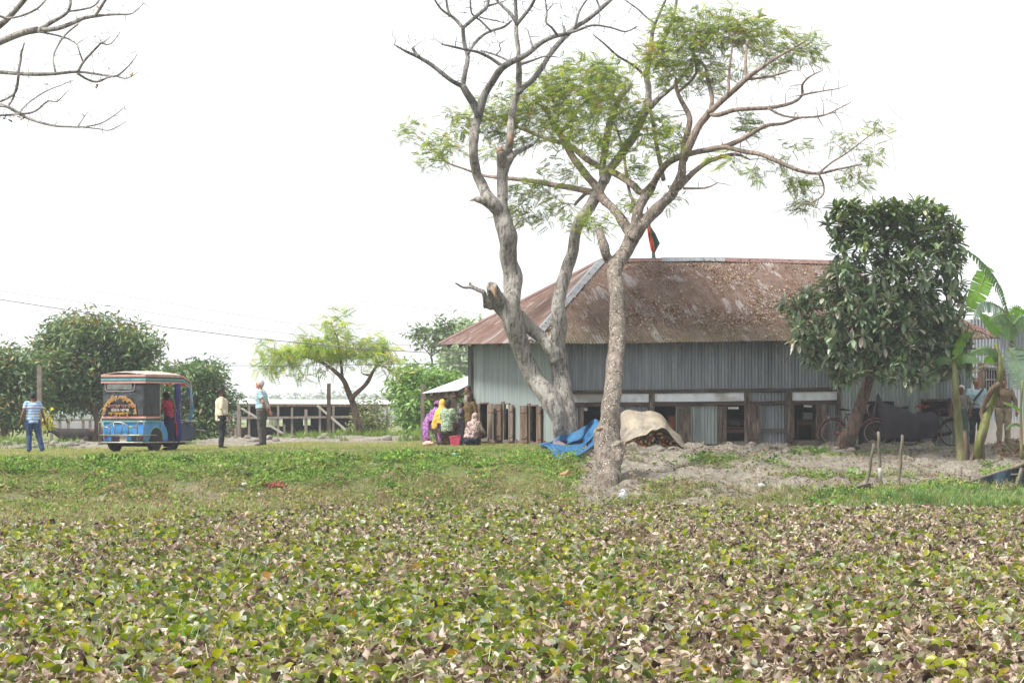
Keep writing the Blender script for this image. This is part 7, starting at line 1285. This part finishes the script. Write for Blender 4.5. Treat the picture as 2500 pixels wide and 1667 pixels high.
    for k in range(6):
        mb = MB(); r = random.uniform(.028, .046); m = random.choice([5, 6, 6, 7]); mb.tube([(0, 0, 0), (random.uniform(-.02, .02), .28, random.uniform(-.01, .01)), (0, .6, 0)], [r, r*random.uniform(.85, 1.1), r*.95], m, rough=.2, seed=k*3); o = mb.build('firewood_log', lw[k % 3 if k < 4 else 0], None); protos.append(o)
    first = set()
    for row in range(9):
        y = 1092-row*8.0; xl, xr = 1526+row*7-(row > 4)*5, 1655-row*9.5
        x = xl
        while x < xr:
            k = random.choice([0, 0, 1, 2, 3, 4, 5]); o = protos[k]
            if k in first: o = o.copy(); COL.objects.link(o)
            first.add(k); p = P(x+random.uniform(-2, 2), y+random.uniform(-2, 2), 70.75+random.uniform(-.12, .12)+row*.03); o.location = p; o.rotation_euler = (random.uniform(-.12, .12), random.uniform(0, 6), random.uniform(-.5, .5)); s = random.uniform(.85, 1.25); o.scale = (s, 1, s); tag(o, 'split firewood log in the heap under the beige plastic sheet', 'firewood', 'firewood logs in the heap'); x += random.uniform(7.5, 10)
    for k in range(6):
        if k not in first: bpy.data.objects.remove(protos[k])
    for i in range(7):
        a = P(1526+i*5, 1072+random.uniform(-4, 6), 70.75); b_ = P(1550+i*6, 1096+random.uniform(-4, 4), 70.5); tag(MB().bar(a, b_, .03, .025, .004).build('firewood_stick', lw[1], None), 'thin reddish stick leaning at the left foot of the firewood heap', 'firewood', 'loose sticks by the firewood')
    for x, y, a, lb in ((1560, 1098, 4, 'left grey brick below the firewood heap'), (1592, 1099, 22, 'tilted grey brick in the middle below the firewood heap'), (1612, 1103, -8, 'small grey brick at the right below the firewood heap')): tag(MB().box(P(x, y, 70.55), (.26, .14, .07), Matrix.Rotation(R(a), 3, 'Y')).build('brick', rk, None, False, .008, 9), lb, 'brick')
    sh = NT('plastic_sheet'); co = sh.coord('Object'); c = sh.ramp(sh.noise(co, 2.6, 5, .6), [(.35, C(222, 206, 178, .66)), (.6, C(196, 184, 168, .62))]); b = sh.bsdf(c, .42, 0, .45, sh.bump(sh.noise(co, 5, 5, .6, 1.2), .9, .06)); tr = sh.n('ShaderNodeBsdfTranslucent'); sh.l(c, tr.inputs[0]); mxx = sh.n('ShaderNodeMixShader'); mxx.inputs[0].default_value = .3; sh.l(b.outputs[0], mxx.inputs[1]); sh.l(tr.outputs[0], mxx.inputs[2]); sh.l(mxx.outputs[0], sh.out.inputs[0])
    t = thing('plastic_sheet', P(1590, 1090, 71.2), 'beige translucent plastic sheet thrown over the firewood heap', 'tarpaulin')
    cols = [(1508, 1012, 1066), (1516, 1004, 1076), (1524, 1000, 1084), (1536, 998, 1072), (1548, 1000, 1068), (1562, 1001, 1060), (1574, 1002, 1055), (1582, 1002, 1050), (1592, 1003, 1047), (1604, 1008, 1049), (1614, 1014, 1042), (1624, 1021, 1042), (1634, 1033, 1054), (1644, 1046, 1068), (1654, 1057, 1080), (1664, 1066, 1092), (1671, 1084, 1096)]
    V = []; n = 16
    for i, (x, y0, y1) in enumerate(cols):
        for j in range(-5, n):
            f = j/(n-1)
            if j < 0: p = P(x, y0+(1080-y0)*(-j/5)**1.6, 71.35+(-j)*.14)
            else: p = P(x+2*math.sin(j*.7+i*.8), y0+(y1-y0)*f, 71.35-.85*f**.75-.05*math.sin(i*1.5)*f)
            V.append(p)
    m = n+5; Q = [(i*m+j, i*m+j+1, (i+1)*m+j+1, (i+1)*m+j) for i in range(len(cols)-1) for j in range(m-1)]; o = link('sheet', npmesh('s', [tuple(v) for v in V], Q, True), sh.m, t)
    for v in o.data.vertices: v.co += noise.noise_vector(v.co*3.3)*.07+noise.noise_vector(v.co*8)*.045
    md = o.modifiers.new('s', 'SUBSURF'); md.levels = md.render_levels = 2; md = o.modifiers.new('d', 'SOLIDIFY'); md.thickness = .006
    # the wood behind the sheet fills the heap
    # stakes, plank and the blue fenced corner at the right
    bam = mat('bamboo', C(146, 138, 118, .52), C(104, 96, 80, .48), 5, .7, 0, .25, .4, 15, (6, 6, .8), C(164, 154, 138, .54))
    for (x0, y0, x1, y1, d, lb) in ((2133, 1083, 2112, 1206, 64.6, 'leftmost and shortest bamboo stake leaning by the plank'), (2144, 1053, 2151, 1190, 65.2, 'middle bamboo stake with white cloth tied on its foot'), (2203, 1061, 2193, 1198, 65.0, 'rightmost slim bamboo stake in the earth slope')):
        a, b_ = P(x0, y0, d), P(x1, y1+6, d-.1); pts = [a.lerp(b_, i/8)+Vector((.012*math.sin(i*2), 0, 0)) for i in range(9)]; t = thing('bamboo_stake', b_, lb, 'stake'); MB().tube(pts, [.030+.007*(i % 2)+.004*(i/8) for i in range(9)], 10).build('pole', bam, t, True)
        if x0 == 2144: MB().tube([a.lerp(b_, .62), a.lerp(b_, .7), a.lerp(b_, .86)], [.045, .05, .04], 10).build('rag', mat('rag_white', C(206, 200, 192, .64), None, 9, .9), t, True)
        if x0 == 2133: MB().tube([a.lerp(b_, .80), a.lerp(b_, .83), a.lerp(b_, .98)], [.04, .05, .06], 10).build('rag', mat('rag_white', C(206, 200, 192, .64)), t, True, .01, 12)
    a, b_ = P(2046, 1214, 64.0), P(2124, 1190, 64.4); tag(MB().bar(a, b_, .12, .22).build('plank', mat('plank_dark', C(120, 112, 104, .56), C(84, 78, 72, .52), 4, .9, 0, .1, .5), None, False, .012, 5), 'weathered dark plank lying between the left stake and the tall grass', 'plank')
    t = thing('netting_fence', P(2420, 1200, 65.2), 'low fence of faded blue netting on crooked poles at the lower right corner', 'fence'); bl = mat('netting_blue', C(78, 106, 124, .46), C(54, 74, 90, .42), 3, .85, 0, .15, .6, 12)
    pts = [P(2310, 1198, 65.4), P(2340, 1186, 65.3), (P(2380, 1172, 65.2)), P(2430, 1155, 65.1), P(2470, 1143, 65.0), P(2520, 1126, 65.0)]; MB().tube(pts, [.030, .038, .04, .042, .045, .045], 10).build('top_pole', bam, t, True, .008, 5)
    MB().tube([P(2440, 1160, 65.1), P(2470, 1158, 65.0), P(2520, 1157, 65.0)], [.025]*3, 8).build('rail', bam, t, True); MB().tube([P(2494, 1142, 64.9), P(2478, 1205, 64.8)], [.04, .045], 8).build('post', bam, t, True); MB().tube([P(2392, 1165, 64.95), P(2386, 1205, 64.9)], [.022, .026], 8).build('post', bam, t, True)
    V = []; n = 7; xs = np.linspace(2340, 2530, 22)
    for i, x in enumerate(xs):
        yt = np.interp(x, [2340, 2380, 2430, 2470, 2530], [1188, 1174, 1157, 1145, 1124]); 
        for j in range(n): V.append(P(x, yt+(1212-yt)*j/(n-1), 65.0-.06*math.sin(i*1.1+j*.4)))
    o = link('netting', npmesh('f', [tuple(v) for v in V], [(i*n+j, i*n+j+1, (i+1)*n+j+1, (i+1)*n+j) for i in range(21) for j in range(n-1)], True), bl, t)
    bx = P(2472, 1082, 72.0); tag(MB().box(bx, (.30, .3, .17)).build('concrete_block', mat('block_dark', C(120, 116, 112, .56), C(90, 86, 82, .54), 6, .95, 0, .1, .5), None, False, .01, 6), 'dark grey block on the ground right of the person in khaki trousers', 'block')
    n = 160; xs = RNG.normal(2472, 24, n); q = ([(0, -.3, 0), (.5, -.35, .22), (1, 0, .05), (.5, .35, .2), (0, .3, 0), (.5, 0, -.05)], [(0, 1, 5, 4), (1, 2, 3, 5)], [1]*6)
    pos = np.array([tuple(onground(x, random.uniform(69.4, 71.8))+Vector((0, 0, .03))) for x in xs]); tag(scatter('fallen_leaf_patch', [q], pos, frames(rdir(n, -.4, .6)), RNG.uniform(.06, .12, n), pick([C(196, 128, 88, .6), C(170, 104, 72, .58), C(206, 160, 120, .6)], n), leafmat('leaf_dry', 0, 0, 0)), 'patch of rusty orange fallen leaves near the right edge', 'leaf litter', kind='stuff')
    # litter on the bank: label by look and place, crumpled scraps
    wh = mat('plastic_white', C(226, 226, 228, .7), C(196, 196, 200, .66), 9, .4, 0, .5, .5, 18); cr = mat('scrap_cream', C(222, 196, 150, .66), C(196, 166, 124, .62), 6, .7); gr = mat('scrap_grey', C(176, 178, 176, .62), C(150, 152, 150, .6), 7, .6); gn = mat('scrap_green', C(170, 190, 110, .62), C(150, 170, 96, .6), 7, .6)
    def scrap(x, y, r, m, lb, cat='litter', name='plastic_scrap', sq=(1, .7, .55)):
        r *= .9; p = gp(x, y); mb = MB().ell(p+Vector((0, -.03, r*.4+.04)), (r*sq[0], r*sq[1], r*sq[2]), 10, 7); me = mb.mesh(name)
        for v in me.vertices: v.co += noise.noise_vector(v.co*(1.1/r))*r*.55
        tag(link(name, me, m), lb, cat)
    scrap(1385, 1168, .17, mat('coir_orange', C(206, 170, 132, .6), C(180, 140, 102, .56), 12, .9, 0, .1, .6), 'orange brown tuft of coir on the green slope left of the speckled trunk', 'husk', 'coir_husk', (1.2, .7, .6))
    scrap(1522, 1220, .12, wh, 'largest crumpled white plastic bag at the water edge right of the speckled trunk', 'plastic bag', 'plastic_bag', (.9, .7, 1.1)); scrap(1598, 1135, .07, gn, 'pale green crumpled scrap on the bare earth below the firewood'); scrap(1670, 1246, .11, wh, 'flattened white plastic strip at the pond edge below the earth slope', sq=(1.5, .6, .35))
    scrap(1858, 1192, .09, wh, 'white crumpled paper in the middle of the bare earth slope'); scrap(1566, 1232, .05, wh, 'small white scrap right of the biggest plastic bag'); scrap(1486, 1245, .08, gr, 'bluish grey scrap in the dry grass at the pond edge')
    for x, y, r, m, lb in ((536, 1146, .08, cr, 'cream food wrapper, upper left of the litter on the green bank'), (583, 1143, .10, gr, 'torn grey plastic hanging on the weeds below the white haired person'), (592, 1160, .09, gr, 'grey plastic strip just below the torn hanging one'), (560, 1178, .07, cr, 'upright cream scrap in the middle of the litter'), (598, 1190, .09, wh, 'white and orange packet above the folded grey sheet'), (590, 1204, .09, gr, 'folded grey plastic left of the tomatoes'), (546, 1216, .08, cr, 'pale orange wrapper in the short weeds lowest left'), (636, 1216, .10, wh, 'flat white sheet of plastic below the tomatoes'), (538, 1232, .11, gr, 'long pale plastic strip at the foot of the bank'), (685, 1228, .08, wh, 'white cup lying right of the flat white sheet'), (556, 1160, .05, wh, 'tiny white scrap above the upright cream one')): scrap(x, y, r, m, lb)
    scrap(1113, 1117, .09, mat('plastic_aqua', C(150, 196, 196, .64), None, 6, .5), 'pale aqua plastic on the bank top below the pink basket'); scrap(1218, 1245, .06, gr, 'little grey scrap in the dry grass left of the coir tuft'); scrap(1146, 1205, .08, cr, 'cream paper scrap on the lower green slope'); scrap(935, 1146, .035, mat('flower_yellow', C(240, 214, 60, .7)), 'single yellow flower head on the green bank', 'flower', 'flower_head'); scrap(968, 1240, .08, mat('leaf_orange', C(226, 170, 80, .64)), 'orange dry leaf at the foot of the bank', 'leaf', 'dry_leaf')
    tm = mat('tomato_red', C(186, 92, 66, .5), C(150, 70, 50, .48), 6, .5)
    for i in range(42):
        x = 674+RNG.normal(0, 13); y = 1190+RNG.normal(0, 4.5); p = gp(x, y); o = MB().ell(p+Vector((0, 0, .07)), (.034, .034, .03), 8, 6).build('tomato', tm, None, True); tag(o, 'discarded red tomato in the pile on the green bank', 'tomato', 'tomatoes dumped on the bank')
props()
# ================================================================= POSTS, WIRES, CATTLE SHED
def backfield():
    con = mat('concrete_post', C(172, 162, 150, .6), C(136, 126, 116, .56), 5, .95, 0, .1, .5); dk = mat('post_dark', C(130, 118, 104, .58), C(96, 86, 76, .54), 8, .95, 0, .1, .6)
    for x, y0, y1, d, m, w, lb in ((96, 893, 1066, 92, con, .15, 'pale concrete post behind the person in the striped shirt'), (803, 936, 1060, 92, dk, .12, 'dark mossy concrete post standing in front of the cattle shed'), (1032, 938, 1052, 84, con, .11, 'concrete post at the outer corner of the porch'), (583, 985, 1062, 92, con, .10, 'short pale post behind the grey haired person')):
        a = P(x, y1, d); a.z = float(gz(a.x, d))-.1; tag(MB().bar(a, P(x, y0, d), w, w, .01).build('fence_post', m, None), lb, 'post')
    wr = mat('wire_grey', C(120, 118, 120, .6), None, 4, .6); wl = mat('wire_light', C(150, 150, 154, .6), None, 4, .6)
    for pts, r, m, lb in (([(-60, 722), (200, 762), (400, 798), (620, 826), (860, 850), (1100, 864), (1156, 866)], .014, wr, 'darkest power line, sagging lowest across the left sky to the house'), ([(-60, 702), (300, 752), (600, 802), (900, 838), (1156, 850)], .008, wl, 'thin pale power line just above the dark one'), ([(-60, 668), (300, 722), (700, 788), (1000, 814), (1156, 822)], .007, wl, 'second faint power line from the top'), ([(-60, 586), (400, 668), (800, 728), (1180, 766)], .006, wl, 'topmost faint power line crossing the left sky'), ([(540, 892), (700, 893), (900, 890), (1156, 886)], .012, wr, 'level wire behind the feathery tree')):
        P3 = [P(x, y, 92-8*i/len(pts)) for i, (x, y) in enumerate(pts)]; tag(MB().tube(P3, [r]*len(P3), 5).build('power_line', m, None, True), lb, 'power line')
    # cattle shed
    d = 128; t = thing('cattle_shed', onground(740, d), 'long open cattle shed with a thin white roof edge, wooden posts and dark blue netting', 'shed'); gw = mat('shed_wood', C(176, 166, 156, .6), C(140, 130, 122, .56), 3, .95, 0, .1, .4, 10, (4, 4, .6)); zb = float(gz(0, d))-.05 if 0 else -.33
    def pz(x, y, dd=d): return P(x, y, dd)
    rfm = mat('shed_roof', C(232, 234, 236, .8), C(214, 216, 220, .78), 3, .6); a, b = pz(535, 985), pz(950, 986)
    MB().add([a, b, b+Vector((.5, 4.5, .22)), a+Vector((-.3, 4.5, .22))], [(0, 1, 2, 3)]).build('roof', rfm, t); MB().bar(a+Vector((0, 0, -.06)), b+Vector((0, 0, -.06)), .08, .12).build('eave_beam', WOODL, t)
    nm = mat('shed_netting', C(62, 74, 98, .42), C(46, 56, 78, .4), 2, .9, 0, .1, .5, 6)
    p0, p1 = pz(648, 992, d+3.5), pz(900, 992, d+3.5); mb = MB(); 
    for (x0, x1, y0, y1) in ((585, 915, 990, 1018), (602, 650, 1018, 1046), (690, 740, 1018, 1060), (758, 915, 1018, 1060)):
        q = [pz(x0, y0, d+3.4), pz(x1, y0, d+3.4), pz(x1, y1, d+3.4), pz(x0, y1, d+3.4)]; MB().add(q, [(3, 2, 1, 0)]).build('netting', nm, t, False)
    q = [pz(862, 990), pz(960, 986), pz(915, 1000), pz(900, 1004)]; MB().add([pz(538, 989), pz(600, 989), pz(592, 1003), pz(545, 1000)], [(3, 2, 1, 0)]).build('netting', nm, t)
    for x, y0 in ((545, 990), (565, 1000), (575, 1000), (608, 988), (679, 990), (713, 995), (747, 999), (781, 990), (814, 990), (868, 990), (902, 992), (921, 990), (945, 987), (557, 1004), (586, 1004), (694, 1035)):
        a = pz(x, y0); MB().bar(Vector((a.x, d, -.33)), a, .10 if x != 747 else .13).build('post', gw, t)
    for x0, y0, x1, y1 in ((560, 1020, 800, 1018), (795, 1018, 950, 1016)): MB().bar(pz(x0, y0, d-.1), pz(x1, y1, d-.1), .07, .10).build('rail', gw, t)
    for x0, y0, x1, y1 in ((576, 988, 691, 1058), (774, 989, 845, 1050)): MB().bar(pz(x0, y0, d-3), pz(x1, y1, d-3), .09, .09).build('brace', mat('brace_pale', C(214, 206, 196, .66)), t)
    # slatted side
    for i in range(7): x = 659+i*3.3; MB().bar(pz(x, 1000+i*2, d+2), pz(x, 1058, d+2), .035).build('slat', gw, t)
    # white cloth pen to the left of it
    t2 = thing('cloth_pen', onground(300, 122), 'low pen of white cloth and posts behind the easy bike and the mango trees', 'fence'); wc = mat('cloth_white_pen', C(222, 224, 226, .74), C(204, 206, 208, .7), 1.5, .9); dd = 122
    for x0, x1 in ((126, 168), (172, 240), (400, 440), (446, 520)): MB().add([P(x0, 1026, dd), P(x1, 1026, dd), P(x1, 1056, dd), P(x0, 1056, dd)], [(3, 2, 1, 0)]).build('cloth', wc, t2)
    for x in (100, 126, 146, 167, 203, 220, 240, 398, 442, 522): a = P(x, 1022, dd-.2); MB().bar(Vector((a.x, a.y, -.33)), a, .11).build('post', gw, t2)
    MB().bar(P(96, 1026, dd-.25), P(245, 1025, dd-.25), .06, .08).build('rail', gw, t2); MB().bar(P(395, 1026, dd-.25), P(525, 1025, dd-.25), .06, .08).build('rail', gw, t2)
    bk = mat('cow_black', C(58, 50, 48, .55), C(42, 38, 38, .5), 5, .8); bn = mat('cow_brown', C(112, 80, 66, .56), C(84, 60, 50, .52), 5, .8)
    def cow(x, dd, fl, m, lb, lying=True):
        a = P(x, 0, dd); z = float(gz(a.x, dd)); o = Vector((a.x, dd, z)); h = .45 if lying else .95; s = fl; mb = MB()
        mb.tube([o+Vector((-s*.75, 0, h)), o+Vector((-s*.5, 0, h+.03)), o+Vector((0, 0, h-.02)), o+Vector((s*.45, 0, h+.02)), o+Vector((s*.7, 0, h+.10)), o+Vector((s*.95, 0, h+.22))], [.16, .27, .31, .29, .2, .13], 12)
        mb.tube([o+Vector((s*.92, 0, h+.24)), o+Vector((s*1.1, 0, h+.22)), o+Vector((s*1.3, 0, h+.10))], [.12, .11, .06], 10)
        for sy in (-1, 1):
            mb.tube([o+Vector((s*.98, sy*.08, h+.32)), o+Vector((s*1.0, sy*.2, h+.30))], [.03, .015], 6); mb.tube([o+Vector((s*1.02, sy*.06, h+.33)), o+Vector((s*1.05, sy*.1, h+.47))], [.02, .006], 6)
            for lx in (-.55, .5):
                if lying: mb.tube([o+Vector((s*lx, sy*.2, h-.12)), o+Vector((s*(lx+.28), sy*.28, .14)), o+Vector((s*(lx+.05), sy*.3, .06))], [.13, .07, .04], 8)
                else: mb.tube([o+Vector((s*lx, sy*.16, h-.1)), o+Vector((s*(lx+.06 if lx > 0 else lx-.05), sy*.16, .5)), o+Vector((s*(lx), sy*.16, .03))], [.12, .06, .04], 8)
        mb.tube([o+Vector((-s*.8, 0, h+.08)), o+Vector((-s*.92, 0, h-.1)), o+Vector((-s*.93, 0, max(.1, h-.5)))], [.03, .02, .03], 6); tag(link('cow', remesh(mb, .035, 2), m), lb, 'cow')
    cow(627, 130, 1, bk, 'black cow lying in the shed right behind the grey haired person'); cow(698, 130.5, 1, bk, 'black cow with raised horns lying near the middle of the shed'); cow(765, 131, -1, bk, 'black cow facing left in the blue netted part of the shed'); cow(590, 130, -1, bn, 'brown cow at the left end of the shed'); cow(185, 121, -1, bk, 'black cow before the white cloth at the far left'); cow(232, 121.4, 1, bn, 'brown cow half hidden by the easy bike')
backfield()
# ================================================================= HAZE
hz = NT('haze'); pv = hz.n('ShaderNodeVolumePrincipled'); pv.inputs['Color'].default_value = (.93, .96, 1, 1); pv.inputs['Density'].default_value = .00045; pv.inputs['Anisotropy'].default_value = .0; hz.l(pv.outputs[0], hz.out.inputs['Volume'])
tag(MB().box((0, 760, 14), (1900, 1680, 36)).build('haze', hz.m, None), 'thin pale haze filling the air', 'haze', kind='stuff')
